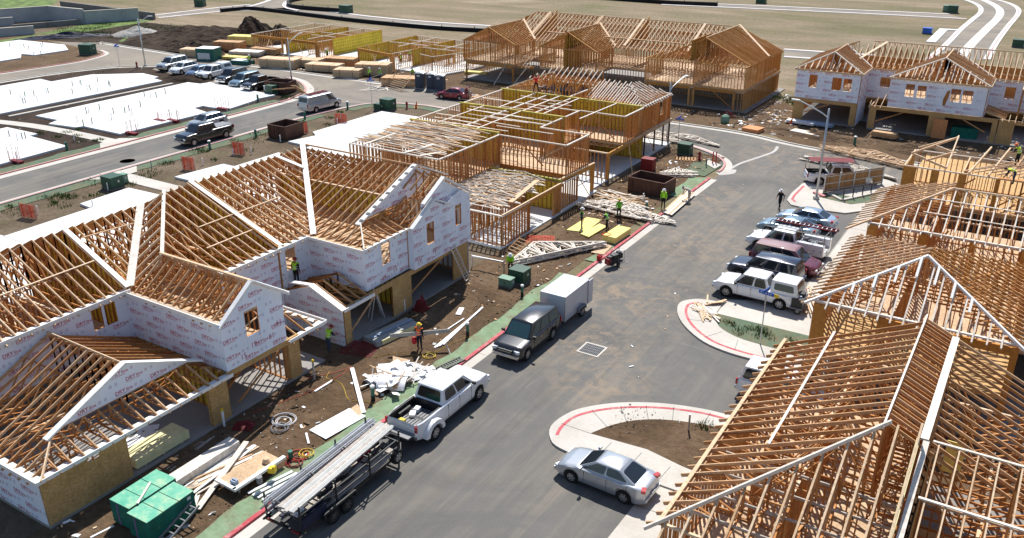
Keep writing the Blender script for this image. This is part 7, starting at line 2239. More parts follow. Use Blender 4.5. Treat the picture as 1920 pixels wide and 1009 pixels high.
# ================================================================ people
PM = ['skin', 'shirt', 'trouser', 'boot']
def person_mesh(pose):
 """one continuous skin-modifier figure, 1.75 m, facing +X; returns mesh with parts by face region"""
 J = {'pel': (0, 0, 0.95), 'belly': (0.0, 0, 1.12), 'chest': (0.0, 0, 1.32), 'neck': (0.0, 0, 1.49), 'head1': (0.02, 0, 1.58), 'head2': (0.03, 0, 1.70)}
 L = dict(hipL=(0, 0.10, 0.90), kneL=(0.03, 0.11, 0.50), ankL=(0.0, 0.12, 0.09), toeL=(0.16, 0.13, 0.04), shoL=(0, 0.19, 1.42), elbL=(-0.02, 0.25, 1.14), wriL=(0.08, 0.24, 0.90), hanL=(0.13, 0.23, 0.80))
 if pose == 'walk':
  L.update(kneL=(0.16, 0.10, 0.52), ankL=(0.22, 0.10, 0.10), toeL=(0.38, 0.10, 0.07), elbL=(-0.13, 0.25, 1.17), wriL=(-0.10, 0.27, 0.93), hanL=(-0.06, 0.27, 0.83))
 J.update(L)
 Rr = {k.replace('L', 'R'): (v[0], -v[1], v[2]) for k, v in dict(hipL=(0, 0.10, 0.90), kneL=(0.03, 0.11, 0.50), ankL=(0.0, 0.12, 0.09), toeL=(0.16, 0.13, 0.04), shoL=(0, 0.19, 1.42), elbL=(-0.02, 0.25, 1.14), wriL=(0.08, 0.24, 0.90), hanL=(0.13, 0.23, 0.80)).items()}
 if pose == 'walk':
  Rr.update(kneR=(-0.02, -0.10, 0.50), ankR=(-0.26, -0.10, 0.16), toeR=(-0.14, -0.10, 0.06), elbR=(0.10, -0.25, 1.16), wriR=(0.28, -0.22, 1.02), hanR=(0.36, -0.20, 0.98))
 J.update(Rr)
 if pose == 'carry':
  J.update(elbL=(0.06, 0.28, 1.14), wriL=(0.28, 0.26, 1.12), hanL=(0.37, 0.24, 1.14), elbR=(-0.03, -0.27, 1.12), wriR=(0.02, -0.28, 0.86), hanR=(0.06, -0.28, 0.77))
 if pose == 'work':
  J.update(belly=(0.03, 0, 1.11), chest=(0.14, 0, 1.28), neck=(0.22, 0, 1.43), head1=(0.28, 0, 1.50), head2=(0.34, 0, 1.60), shoL=(0.16, 0.19, 1.37), shoR=(0.16, -0.19, 1.37),
     elbL=(0.24, 0.25, 1.10), elbR=(0.24, -0.25, 1.10), wriL=(0.46, 0.16, 1.02), wriR=(0.46, -0.14, 1.05), hanL=(0.55, 0.13, 1.0), hanR=(0.55, -0.11, 1.04), ankR=(-0.14, -0.12, 0.09), toeR=(0.02, -0.14, 0.04), kneL=(0.08, 0.12, 0.5))
 if pose == 'bend':
  J.update(belly=(0.16, 0, 1.03), chest=(0.36, 0, 1.07), neck=(0.52, 0, 1.10), head1=(0.60, 0, 1.10), head2=(0.71, 0, 1.07), shoL=(0.42, 0.19, 1.06), shoR=(0.42, -0.19, 1.06),
     elbL=(0.48, 0.22, 0.78), elbR=(0.46, -0.22, 0.78), wriL=(0.60, 0.15, 0.58), wriR=(0.60, -0.15, 0.56), hanL=(0.66, 0.13, 0.49), hanR=(0.66, -0.13, 0.47), pel=(-0.04, 0, 0.93))
 if pose == 'reach':
  J.update(elbL=(0.10, 0.34, 1.50), elbR=(0.10, -0.34, 1.48), wriL=(0.14, 0.24, 1.72), wriR=(0.14, -0.22, 1.70), hanL=(0.15, 0.18, 1.80), hanR=(0.15, -0.16, 1.78), ankL=(0.0, 0.26, 0.09), toeL=(0.14, 0.30, 0.04), kneL=(0.03, 0.20, 0.5), ankR=(0.0, -0.26, 0.09), toeR=(0.14, -0.30, 0.04), kneR=(0.03, -0.2, 0.5))
 if pose == 'crouch':
  for k in J:
   J[k] = (J[k][0], J[k][1], J[k][2]-0.42 if k not in ('ankL', 'ankR', 'toeL', 'toeR') else J[k][2])
  J.update(kneL=(0.34, 0.16, 0.44), kneR=(0.30, -0.16, 0.42), hipL=(-0.05, 0.1, 0.46), hipR=(-0.05, -0.1, 0.46), pel=(-0.08, 0, 0.5), belly=(0.02, 0, 0.66), chest=(0.14, 0, 0.82), neck=(0.22, 0, 0.96), head1=(0.27, 0, 1.03), head2=(0.32, 0, 1.14), shoL=(0.16, 0.19, 0.9), shoR=(0.16, -0.19, 0.9), elbL=(0.28, 0.22, 0.66), elbR=(0.28, -0.22, 0.66), wriL=(0.48, 0.15, 0.55), wriR=(0.48, -0.15, 0.52), hanL=(0.56, 0.13, 0.5), hanR=(0.56, -0.13, 0.46))
 RAD = dict(pel=(0.15, 0.12), belly=(0.15, 0.115), chest=(0.17, 0.125), neck=(0.062, 0.062), head1=(0.078, 0.092), head2=(0.082, 0.098), hip=(0.098, 0.098), kne=(0.064, 0.064), ank=(0.048, 0.048), toe=(0.042, 0.042), sho=(0.075, 0.075), elb=(0.05, 0.05), wri=(0.034, 0.034), han=(0.045, 0.030))
 names = list(J.keys())
 E_ = [('pel', 'belly'), ('belly', 'chest'), ('chest', 'neck'), ('neck', 'head1'), ('head1', 'head2')]
 for s in 'LR':
  E_ += [('pel', 'hip'+s), ('hip'+s, 'kne'+s), ('kne'+s, 'ank'+s), ('ank'+s, 'toe'+s), ('chest', 'sho'+s), ('sho'+s, 'elb'+s), ('elb'+s, 'wri'+s), ('wri'+s, 'han'+s)]
 V_ = [J[n_] for n_ in names]
 rad = [RAD[n_] if n_ in RAD else RAD[n_[:3]] for n_ in names]
 ed = [(names.index(a), names.index(b)) for a, b in E_]
 for s in 'LR':
  hnd, wr = V(J['han'+s]), V(J['wri'+s])
  d = (hnd-wr).normalized()
  sg = 1 if s == 'L' else -1
  side = d.cross(V((0, sg, 0)))
  side = side.normalized() if side.length > 0.1 else V((1, 0, 0))
  for i in range(4):
   p = hnd+side*(0.026*(i-1.5))+d*0.035
   q = p+d*(0.05-0.008*abs(i-1.3))+V((0.0, -sg*0.015, 0))
   V_ += [tuple(p), tuple(q)]; rad += [(0.010, 0.010), (0.008, 0.008)]
   k = len(V_)
   ed += [(names.index('han'+s), k-2), (k-2, k-1)]
  p = wr+d*0.05+side*0.05
  q = p+side*0.02+d*0.04
  V_ += [tuple(p), tuple(q)]; rad += [(0.012, 0.012), (0.009, 0.009)]
  k = len(V_)
  ed += [(names.index('wri'+s), k-2), (k-2, k-1)]
 me = bpy.data.meshes.new('p')
 me.from_pydata(V_, ed, [])
 o = bpy.data.objects.new('p', me)
 C.objects.link(o)
 md = o.modifiers.new('s', 'SKIN')
 md.use_smooth_shade = True
 for i, sv in enumerate(me.skin_vertices[0].data):
  sv.radius = rad[i]
  sv.use_root = (i == 0)
 sb = o.modifiers.new('u', 'SUBSURF')
 sb.levels = 1; sb.render_levels = 1
 dg = bpy.context.evaluated_depsgraph_get()
 out = bpy.data.meshes.new_from_object(o.evaluated_get(dg))
 bpy.data.objects.remove(o)
 segs = [(names[a], names[b], V_[a], V_[b]) for a, b in ed if a < len(names) and b < len(names)]
 return out, J, segs
def seg_of(p, segs):
 best, bn = 9, None
 for a, b, pa, pb in segs:
  pa, pb = V(pa), V(pb)
  d = pb-pa
  t = max(0, min(1, (p-pa).dot(d)/d.length_squared))
  r = (p-pa-d*t).length
  if r < best:
   best, bn, bt = r, (a, b), t
 return bn, bt
POSES = {}
for ps in ('stand', 'walk', 'carry', 'work', 'bend', 'reach', 'crouch'):
 me, J, segs = person_mesh(ps)
 region = []
 for p in me.polygons:
  (a, b), tt = seg_of(p.center, segs)
  if 'head' in b or (b == 'neck' and tt > 0.75):
   r = 0
  elif b[:3] in ('sho', 'elb') or b in ('belly', 'chest', 'neck') or (b[:3] == 'wri' and tt < 0.75):
   r = 1
  elif b[:3] in ('wri', 'han'):
   r = 0
  elif b[:3] == 'toe' or (b[:3] == 'ank' and tt > 0.8):
   r = 3
  else:
   r = 2
  region.append(r)
 tors = []
 for p in me.polygons:
  (a, b), tt = seg_of(p.center, segs)
  tors.append(b in ('belly', 'chest') or (b == 'neck' and tt < 0.45) or (b[:3] == 'sho') or (b[:3] == 'hip' and tt < 0.1))
 POSES[ps] = (me, J, region, tors)
PB = {}
def person(label, pos, heading, pose='stand', shirt='cloth_black', trouser='cloth_jeans', vest='vest_lime', helmet='helmet_white', k=1.0, bands=True):
 me0, J, region, tors = POSES[pose]
 root = thing('person', label, 'person', pos, heading, 'workers on the site')
 root.scale = (k, k, k)
 key = (pose, shirt, trouser)
 if key not in PB:
  me = me0.copy()
  me.materials.clear()
  for m in ('skin', shirt, trouser, 'boot'):
   me.materials.append(MATS[m])
  me.polygons.foreach_set('material_index', region)
  hc = (V(J['head1'])+V(J['head2']))/2
  PB[key] = me
 obj('body', PB[key], root)
 hc = (V(J['head1'])+V(J['head2']))/2
 ax = (V(J['head2'])-V(J['head1'])).normalized()
 fw_ = V((1, 0, 0))-ax*ax.x
 fw_ = fw_.normalized() if fw_.length > 0.2 else V((0, 0, -1))
 if vest:
  mb = MB()
  sel = [p for p, t in zip(me0.polygons, tors) if t]
  idx = {}
  for p in sel:
   for v in p.vertices:
    if v not in idx:
     idx[v] = len(mb.v)
     vv = me0.vertices[v]
     mb.v.append(tuple(vv.co+vv.normal*0.022))
   mb.f.append(tuple(idx[v] for v in p.vertices)); mb.m.append(0)
  mb.build('vest', vest, root, True)
  if bands:
   b0, c0 = V(J['belly']), V(J['chest'])
   d = (c0-b0).normalized()
   mb = MB()
   n = 14
   for zc in (-0.02, 0.13):
    ring = []
    o_ = b0+d*zc
    for i in range(n):
     a = 2*math.pi*i/n
     e1 = V((0, 1, 0)); e2 = d.cross(e1)
     q = e1*math.cos(a)*0.205+e2*math.sin(a)*0.158
     mb.v += [tuple(o_+q-d*0.02), tuple(o_+q+d*0.02)]
    off = len(mb.v)-2*n
    for i in range(n):
     j = (i+1) % n
     mb.f.append((off+2*i, off+2*j, off+2*j+1, off+2*i+1)); mb.m.append(0)
   mb.build('vest_band', 'vest_band', root)
 sd = ax.cross(fw_)
 MB().box(hc+fw_*0.112-ax*0.01, (0.03, 0.026, 0.045)).build('nose', 'skin', root)
 mb = MB()
 for s in (-1, 1):
  mb.box(hc+fw_*0.100+sd*s*0.034+ax*0.018, (0.016, 0.02, 0.012))
 mb.box(hc+fw_*0.098-ax*0.05, (0.014, 0.045, 0.010))
 mb.build('eyes_and_mouth', 'hair', root)
 for s in (-1, 1):
  MB().box(hc+sd*s*0.090, (0.03, 0.018, 0.05)).build('ear', 'skin', root)
 if helmet:
  mb = MB()
  rings = []
  c = hc+ax*0.035
  prof = [(0.155, -0.005), (0.128, 0.0), (0.124, 0.05), (0.100, 0.095), (0.055, 0.122), (0.0, 0.130)]
  n = 16
  for r, z in prof:
   for i in range(n):
    a = 2*math.pi*i/n
    rr = r*(1.18 if (r > 0.14 and math.cos(a) > 0.3) else 1.0)
    mb.v.append(tuple(c+fw_*rr*1.08*math.cos(a)+sd*rr*math.sin(a)+ax*z))
  for j in range(len(prof)-1):
   for i in range(n):
    i2 = (i+1) % n
    mb.f.append((j*n+i, j*n+i2, (j+1)*n+i2, (j+1)*n+i)); mb.m.append(0)
  mb.build('helmet', helmet, root, True, 40)
 else:
  mb = MB().lathe([(0.10, -0.03), (0.105, 0.03), (0.085, 0.09), (0.0, 0.115)], 12)
  o = mb.build('hair', 'hair', root, True)
  o.location = hc+ax*0.02-fw_*0.012
 return root
def gz(px, py, z=0.0):
 return G(px, py, z)
person('worker in lime vest and dark red helmet on the low roof between wrapped walls', G(557, 533, 2.75), R(100), 'stand', 'cloth_black', 'cloth_black', 'vest_lime', 'helmet_red')
person('worker in green vest and red helmet beside the wrapped garage wall', G(617, 661, 0.05), R(85), 'work', 'cloth_navy', 'cloth_jeans', 'vest_lime', 'helmet_red')
wp = G(787, 656, 0.07)
person('worker in orange vest and yellow helmet carrying a grey plank', wp, R(95), 'carry', 'cloth_black', 'cloth_navy', 'vest_orange', 'helmet_yellow')
person('worker in lime jacket standing behind the green electrical cabinet', G(957, 513, 0.05), R(-60), 'work', 'vest_lime', 'cloth_black', 'vest_lime', 'helmet_white', bands=False)
person('worker in green vest and white helmet, left of three by the yellow boards', G(1090, 428, 0.05), R(30), 'stand', 'cloth_navy', 'cloth_black', 'vest_green', 'helmet_white')
person('bareheaded worker in green vest bending behind the yellow boards', G(1138, 433, 0.05), R(200), 'work', 'cloth_navy', 'cloth_black', 'vest_green', None)
person('worker in lime shirt standing among the white roof trusses', G(1160, 411, 0.05), R(120), 'walk', 'vest_green', 'cloth_black', 'vest_green', 'helmet_yellow', bands=False)
person('worker in lime jacket and white helmet near the rusty bin', G(1243, 391, 0.05), R(-80), 'stand', 'vest_lime', 'cloth_black', 'vest_lime', 'helmet_white', bands=False)
person('worker in grey bending over boards at the kerb with white helmet', G(1292, 377, 0.12), R(170), 'bend', 'lumber_gray', 'lumber_gray', None, 'helmet_white')
person('worker dressed in black walking in the street with white helmet', G(1461, 392, 0.012), R(-110), 'walk', 'cloth_black', 'cloth_black', None, 'helmet_white')
person('worker in red shirt with raised arms on top of the framed wall', G(1005, 172, 5.50), R(-60), 'reach', 'cloth_red', 'cloth_black', None, None)
person('worker in yellow vest bending on the far right framed house', G(1899, 346, 5.52), R(185), 'bend', 'cloth_navy', 'cloth_jeans', 'vest_yellow', None)
person('worker in lime vest and orange helmet standing above the bending man', G(1905, 313, 5.45), R(150), 'work', 'cloth_black', 'cloth_black', 'vest_yellow', 'helmet_orange', 1.05)
person('worker in lime vest standing on the pale pad by the parked row', G(469, 124, 0.03), R(-60), 'stand', 'cloth_black', 'cloth_black', 'vest_lime', 'helmet_white')
person('worker in lime vest among the far studs above the lumber bundles', G(615, 111, 0.2), R(-90), 'work', 'cloth_black', 'cloth_black', 'vest_lime', 'helmet_white')
person('worker in lime vest on the far slab between yellow walls', G(752, 122, 0.2), R(-60), 'stand', 'cloth_black', 'cloth_black', 'vest_lime', 'helmet_white')
person('worker in lime shirt behind the yellow wall, upper centre', G(768, 113, 0.2), R(100), 'work', 'vest_lime', 'cloth_jeans', 'vest_lime', None)
person('left worker of two in lime shirts carrying a board by the lumber', G(693, 150, 0.02), R(10), 'carry', 'vest_lime', 'cloth_black', 'vest_lime', 'helmet_white')
person('right worker of two in lime shirts carrying a board by the lumber', G(713, 151, 0.02), R(180), 'carry', 'vest_green', 'cloth_jeans', 'vest_green', 'helmet_white')
person('worker in lime shirt crouching left of the portable toilets', G(774, 143, 0.02), R(-60), 'crouch', 'vest_lime', 'cloth_jeans', 'vest_lime', None)
# ================================================================ site clutter
def boxthing(name, label, cat, c, d, rz, mat, group=None, extra=None):
 t = thing(name, label, cat, c, rz, group)
 MB().box((0, 0, d[2]/2), d).build('body', mat, t)
 if extra:
  extra(t, d)
 return t
def board_stack(name, label, c, L, W, Hn, th, rz, mat, cat='lumber', jitter=0.02, group=None, bw=None, seed=1, base=True):
 """pile of boards, each board a part"""
 t = thing(name, label, cat, c, rz, group)
 rd = random.Random(seed)
 bw = bw or W
 nx_ = max(1, int(W/bw))
 if base:
  for x in (-L*0.35, 0, L*0.35):
   stick('bearer', (x, -W/2, 0.04), (x, W/2, 0.04), 0.09, 0.08, 'lumber_gray', t)
 z = 0.08 if base else 0.0
 for k in range(Hn):
  for i in range(nx_):
   y = -W/2+bw*(i+0.5)
   a, b = rd.uniform(-jitter, jitter), rd.uniform(-jitter, jitter)
   stick('board', (-L/2+a, y+rd.uniform(-1, 1)*jitter*0.3, z+th/2), (L/2+b, y+rd.uniform(-1, 1)*jitter*0.3, z+th/2), bw*0.985, th*0.94, mat if not isinstance(mat, (list, tuple)) else rd.choice(mat), t)
  z += th
 return t
def loose_boards(name, label, segs, mat, cat='lumber', w=0.14, th=0.045, group=None):
 """heap of separate boards given by end points"""
 c = V(segs[0][0])
 t = thing(name, label, cat, (c.x, c.y, 0), 0, group)
 o = V((c.x, c.y, 0))
 for i, s in enumerate(segs):
  a, b = V(s[0])-o, V(s[1])-o
  ww = s[2] if len(s) > 2 else w
  stick('board', a, b, ww, th, mat if not isinstance(mat, (list, tuple)) else mat[i % len(mat)], t)
 return t
def flat_truss(mb, A_, B_, ap, n=4, w=0.09, h=0.05):
 A_, B_, ap = V(A_), V(B_), V(ap)
 mb.beam(A_, B_, w, h).beam(A_, ap, w, h).beam(B_, ap, w, h)
 for i in range(1, n):
  f = i/n
  m = A_.lerp(B_, f)
  top = A_.lerp(ap, f*2) if f <= 0.5 else B_.lerp(ap, (1-f)*2)
  mb.beam(m, top, w*0.9, h*0.9)
  f2 = (i+0.5)/n
  if f2 < 1:
   top2 = A_.lerp(ap, f2*2) if f2 <= 0.5 else B_.lerp(ap, (1-f2)*2)
   mb.beam(m, top2, w*0.9, h*0.9)
def truss_pile(label, c, rz, L, Hh, n, mat='lumber_white', seed=0, spread=0.25, tilt=0.0, group='roof trusses lying on the ground'):
 t = thing('truss_pile', label, 'trusses', c, rz, group)
 rd = random.Random(seed)
 for k in range(n):
  mb = MB()
  z = 0.06+k*0.055
  dx, dy = rd.uniform(-spread, spread), rd.uniform(-spread, spread)
  a = rd.uniform(-0.06, 0.06)*spread*4
  M_ = Matrix.Translation((dx, dy, z)) @ Matrix.Rotation(a, 4, 'Z')
  A_, B_, ap = M_ @ V((-L/2, 0, 0)), M_ @ V((L/2, 0, 0)), M_ @ V((rd.uniform(-0.1, 0.1)*L, Hh, tilt))
  flat_truss(mb, A_, B_, ap, 6)
  mb.build('roof_truss', mat, t)
 return t
# --- green sheathing stacks, bottom left
def green_stack(label, x0, x1, y0, y1, z, nb):
 t = thing('panel_stack', label, 'panels', ((x0+x1)/2, (y0+y1)/2, 0.05), R(1.5), 'green panel stacks')
 W_, L_ = x1-x0, y1-y0
 for k in range(nb):
  h_ = (z-0.12)/nb
  zz = 0.1+k*h_
  rd = random.Random(k+int(x0*10))
  n = 13
  for i in range(n):
   d_ = h_/n
   last = (i == n-1)
   MB().box((rd.uniform(-0.008, 0.008), rd.uniform(-0.008, 0.008), zz+(i+0.5)*d_), (W_, L_, d_*0.96 if not last else d_*0.8)).build('panel', 'green_edge' if not (last and k == nb-1) else 'green_osb', t)
  for y in (-L_*0.3, 0, L_*0.3):
   stick('bearer', (-W_/2, y, zz-0.03), (W_/2, y, zz-0.03), 0.09, 0.05, 'lumber_gray', t)
 MB().box((-W_*0.15, -L_/2-0.006, z*0.5), (0.1, 0.01, z*0.85)).build('strap_mark', 'purple_stripe', t)
 MB().box((W_/2+0.006, L_*0.38, z*0.82), (0.01, 0.18, 0.14)).box((W_/2+0.006, L_*0.38, z*0.36), (0.01, 0.18, 0.12)).build('sheet_label', 'plate', t)
 for y in (-L_*0.17, L_*0.17):
  MB().box((0, y, z-0.012), (W_, 0.012, 0.012)).build('sheet_line', 'green_edge', t)
 return t
green_stack('left stack of green sheathing panels with a white stick on top', -30.22, -28.95, 16.15, 18.55, 1.28, 2)
green_stack('right stack of green sheathing panels next to the seeded verge', -28.85, -27.6, 16.0, 18.4, 1.25, 2)
tag(stick('wood_stick', (-29.6, 17.75, 1.36), (-28.85, 16.55, 1.36), 0.09, 0.05, 'lumber_white'), 'white stick lying on the left green panel stack', 'lumber')
o = ladder('small grey pallet rack leaning on the green panels', (-27.25, 16.0, 0.1), (-27.35, 18.2, 0.85), 0.5, 7, 'grey_plastic')
board_stack('lumber_stack', 'long pale lumber stack beside the garage, half in shade', (-30.05, 20.85, 0.05), 3.7, 0.74, 7, 0.06, R(90), 'lumber_white', bw=0.14, seed=3)
segs = []
rd = random.Random(12)
for k in range(22):
 a = G(332+rd.uniform(0, 40), 925-rd.uniform(-5, 22), 0.06+0.04*(k//6)); b = G(455+rd.uniform(-15, 50), 850-rd.uniform(-8, 16), 0.06+0.04*(k//6))
 segs.append((a, b, rd.choice([0.09, 0.14, 0.19])))
loose_boards('board_heap', 'heap of loose white boards beside the green panel stacks', segs, ['lumber_white', 'fascia_white', 'lumber_light'])
loose_boards('long_board', 'long white board lying diagonally over the loose board heap', [(G(370, 955, 0.2), G(462, 828, 0.4), 0.28), (G(362, 955, 0.1), G(372, 925, 0.1), 0.2)], 'lumber_white')
loose_boards('offcut_strip', 'thin grey offcut strips in the shade by the long lumber stack', [(G(312, 880, 0.06), G(395, 822, 0.06), 0.06), (G(318, 884, 0.06), G(402, 818, 0.06), 0.06), (G(345, 850, 0.05), G(378, 828, 0.05), 0.06)], 'lumber_gray')
loose_boards('white_pipe', 'white pipe on the soil left of the green panels', [(G(170, 1009, 0.06), G(214, 987, 0.06), 0.09)], 'white_plastic', 'pipe', th=0.09)
tb = thing('work_table', 'low work table of pale board with white gutter edge by the trailer', 'table', G(475, 895, 0.05), R(88))
MB().box((0, 0.15, 0.42), (2.6, 1.15, 0.03)).build('table_top', 'osb_pale', tb)
MB().box((0, -0.52, 0.45), (3.0, 0.2, 0.12)).box((-1.42, 0.1, 0.45), (0.18, 1.3, 0.12)).build('gutter', 'white_plastic', tb)
for x in (-1.1, 1.1):
 for y in (-0.35, 0.6):
  stick('leg', (x, y, 0), (x, y, 0.4), 0.07, 0.07, 'lumber_gray', tb)
loose_boards('white_board', 'white boards stacked between work table and trailer', [(G(465+k*9, 925+k*4, 0.1+0.02*k), G(548+k*9, 884+k*3, 0.1+0.02*k), 0.15) for k in range(4)], 'white_scrap')
o = MB().lathe([(0.13, 0), (0.14, 0.32), (0.12, 0.32)], 14).build('bucket', 'grey_plastic'); o.location = G(487, 905, 0.48); tag(o, 'grey bucket on the gutter edge of the work table', 'bucket')
o = MB().box((0, 0, 0.12), (0.3, 0.22, 0.24)).box((0, 0, 0.27), (0.2, 0.05, 0.05)).build('cool_box', 'blue_grey_board'); o.location = G(440, 908, 0.46); tag(o, 'small blue grey tool box on the work table', 'box')
o = MB().box((0, 0, 0.13), (0.34, 0.26, 0.26)).box((0.1, 0, 0.30), (0.12, 0.2, 0.08)).build('power_tool', 'yellow_plastic'); o.location = G(511, 885, 0.48); o.rotation_euler = (0, 0, 0.4); tag(o, 'yellow power tool at the far end of the work table', 'tool')
o = MB().lathe([(0, 0), (0.16, 0.02), (0.2, 0.12), (0.12, 0.25), (0, 0.27)], 12).build('sack', 'lumber_light'); o.location = G(500, 868, 0.46); tag(o, 'tan sack on the far end of the work table', 'sack')
def coil(label, c, r, mat, n=3, group='coiled cords and hoses'):
 pts = []
 rd = random.Random(int(c.x*100))
 for i in range(n*16+1):
  a = i/16*2*math.pi
  rr = r*(0.72+0.28*math.sin(i*0.21)+rd.uniform(-0.03, 0.03))
  pts.append((rr*math.cos(a), rr*math.sin(a)*0.9, 0.03+0.02*(i/16)))
 o = MB().tube(pts, 0.022, 5).build('cord_coil', mat)
 o.location = c
 return tag(o, label, 'cord', group)
coil('red hose coil on the verge beside the scaffold trailer', G(560, 857, 0.07), 0.55, 'cord_red')
coil('yellow hose coil lying on the red one by the trailer', G(575, 852, 0.12), 0.4, 'cord_yellow')
coil('dark red hose coil at the trailer wheel side', G(552, 870, 0.07), 0.45, 'red_dark')
coil('white cable coil on the bare soil before the open garage', G(533, 790, 0.07), 0.7, 'cord_white', 4)
coil('grey cable coil on the soil near the garage shadow', G(525, 805, 0.07), 0.5, 'grey_plastic', 3)
coil('yellow cable coil at the feet of the orange vest worker', G(806, 668, 0.07), 0.45, 'cord_yellow', 2)
def cord(label, pts, mat, r=0.014):
 P3 = smooth_path([G(*p) for p in pts], 5)
 o = MB().tube([(p.x, p.y, 0.09) for p in P3], r, 5).build('extension_cord', mat)
 return tag(o, label, 'cord')
cord('long red cord across the soil from trailer to garage', [(470, 778), (520, 760), (585, 735), (640, 705), (660, 690), (630, 700), (575, 712)], 'cord_red')
cord('yellow cord winding over the soil before the wrapped wing', [(618, 700), (613, 712), (635, 718), (645, 730), (655, 752), (690, 756), (702, 765)], 'cord_yellow')
cord('thin orange cord near the plank worker', [(700, 672), (740, 665), (800, 668), (850, 645), (885, 632)], 'cord_yellow', 0.01)
def sheet_on_ground(label, corners, z, th, mat, name='panel_sheet', group=None):
 pts = [G(px, py, z) for px, py in corners]
 c = sum(pts, V((0, 0, 0)))/len(pts)
 o = MB().prism([p-c for p in pts], (0, 0, th)).build(name, mat)
 o.location = c
 return tag(o, label, 'panel', group)
sheet_on_ground('big white sheet lying on the soil behind the white pickup', [(580, 807), (655, 766), (686, 781), (611, 824)], 0.10, 0.03, 'white_scrap')
sheet_on_ground('small tan panel at the corner of the big white sheet', [(658, 766), (670, 758), (683, 773), (672, 780)], 0.12, 0.02, 'osb_pale')
loose_boards('long_board', 'long white board standing out of the scrap heap towards the sheet', [(G(660, 690, 0.25), G(682, 774, 0.12), 0.22)], 'white_scrap')
loose_boards('short_board', 'short white board on the soil before the open garage', [(G(590, 734, 0.1), G(624, 713, 0.1), 0.12)], 'white_scrap')
loose_boards('short_board', 'tiny white board beside the big white sheet', [(G(574, 812, 0.1), G(579, 832, 0.1), 0.10)], 'white_scrap')
loose_boards('long_board_pair', 'bundle of long white boards right of the orange vest worker', [(G(815+k*4, 652-k*1.5, 0.08+0.03*(k % 3)), G(893+k*3, 588-k*3, 0.08+0.03*(k % 3)), 0.13) for k in range(5)]+[(G(840, 617, 0.12), G(870, 597, 0.12), 0.08), (G(818, 628, 0.1), G(828, 622, 0.1), 0.1)], 'white_scrap')
loose_boards('short_board', 'single white offcut on the soil right of the garage shadow', [(G(859, 590, 0.1), G(866, 577, 0.1), 0.35)], 'white_scrap', th=0.03)
loose_boards('stake', 'thin white stake leaning over the seeded verge', [(G(836, 644, 0.5), G(845, 665, 0.05), 0.03)], 'white_scrap')
sh = thing('scrap_heap', 'heap of curled white sheet scrap beside the white pickup', 'scrap', G(745, 712, 0.05), 0)
rd = random.Random(77)
c0 = G(745, 712)
def curl(mb, cx, cy, cz, L_, arc, r, rz, mi=0):
 M_ = Matrix.Translation((cx, cy, cz)) @ Matrix.Rotation(rz, 4, 'Z')
 n = 9
 for i in range(n+1):
  a = -arc/2+arc*i/n
  for s in (-L_/2, L_/2):
   mb.v.append(tuple(M_ @ V((s, r*math.sin(a), r*math.cos(a)-r*math.cos(arc/2)+0.02))))
 o_ = len(mb.v)-2*(n+1)
 for i in range(n):
  mb.f.append((o_+2*i, o_+2*i+1, o_+2*i+3, o_+2*i+2)); mb.m.append(mi)
for (dx, dy, L_, arc, r, rz) in ((0.2, -0.6, 1.6, 2.2, 0.75, 0.4), (-0.6, 0.3, 1.5, 1.4, 0.9, -0.5), (0.7, 0.6, 1.3, 1.2, 0.8, 1.0), (-0.9, -0.7, 1.2, 1.8, 0.5, 1.4), (0.1, 1.2, 1.5, 0.9, 1.2, 0.2)):
 mb = MB(); curl(mb, dx, dy, 0.1, L_, arc, r, rz)
 mb.build('curled_sheet', 'white_scrap', sh, True)
for k in range(44):
 a, rr = rd.uniform(0, 6.28), rd.random()**0.6*1.7
 x, y = rr*math.cos(a)*0.9, rr*math.sin(a)*1.3
 z = 0.08+max(0, 0.55*(1-rr/1.8))*rd.uniform(0.5, 1.2)
 mb = MB().box((0, 0, 0), (rd.uniform(0.3, 1.2), rd.uniform(0.15, 0.6), 0.012))
 o = mb.build('scrap_sheet', 'white_scrap' if rd.random() < 0.85 else 'osb_pale', sh)
 o.location = (x, y, z); o.rotation_euler = (rd.uniform(-0.4, 0.4), rd.uniform(-0.4, 0.4), rd.uniform(0, 6.28))
for k in range(9):
 a = rd.uniform(0, 6.28)
 stick('scrap_lath', (rd.uniform(-1.3, 1.3), rd.uniform(-1.6, 1.4), 0.2), (rd.uniform(-1.5, 1.5), rd.uniform(-1.6, 2.0), 0.75), 0.06, 0.03, 'lumber_white' if k % 3 else 'lumber_tan', sh)
ladder('black ladder lying on the verge beside the white pickup hood', G(822, 694, 0.16), G(868, 672, 0.16), 0.45, 10, 'black_metal', 'grey_plastic')
pt = thing('door_panel_stack', 'stack of grey green wall panels with a blue stripe before the second garage', 'panels', G(735, 628, 0.05), R(80))
for k in range(3):
 MB().box((0.03*k, 0.02*k, 0.08+0.1*k), (3.4, 1.25, 0.09)).build('panel', 'grey_board', pt)
MB().box((0.1, 0.1, 0.385), (3.3, 0.25, 0.01)).build('blue_strip', 'blue_grey_board', pt)
MB().box((0.0, -0.63, 0.2), (2.6, 0.06, 0.3)).build('cream_edge', 'cream_board', pt)
tag(stick('carried_plank', G(731, 630, 1.1), G(843, 620, 1.12), 0.045, 0.24, 'grey_board'), 'long grey plank carried by the orange vest worker', 'plank')
o = MB().lathe([(0.12, 0), (0.15, 0.05), (0.15, 0.32), (0.08, 0.4), (0.0, 0.4)], 14).build('gas_can', 'red_plastic'); o.location = wp+V((-0.28, -0.12, 0.42)); tag(o, 'red can hanging from the hand of the orange vest worker', 'can')
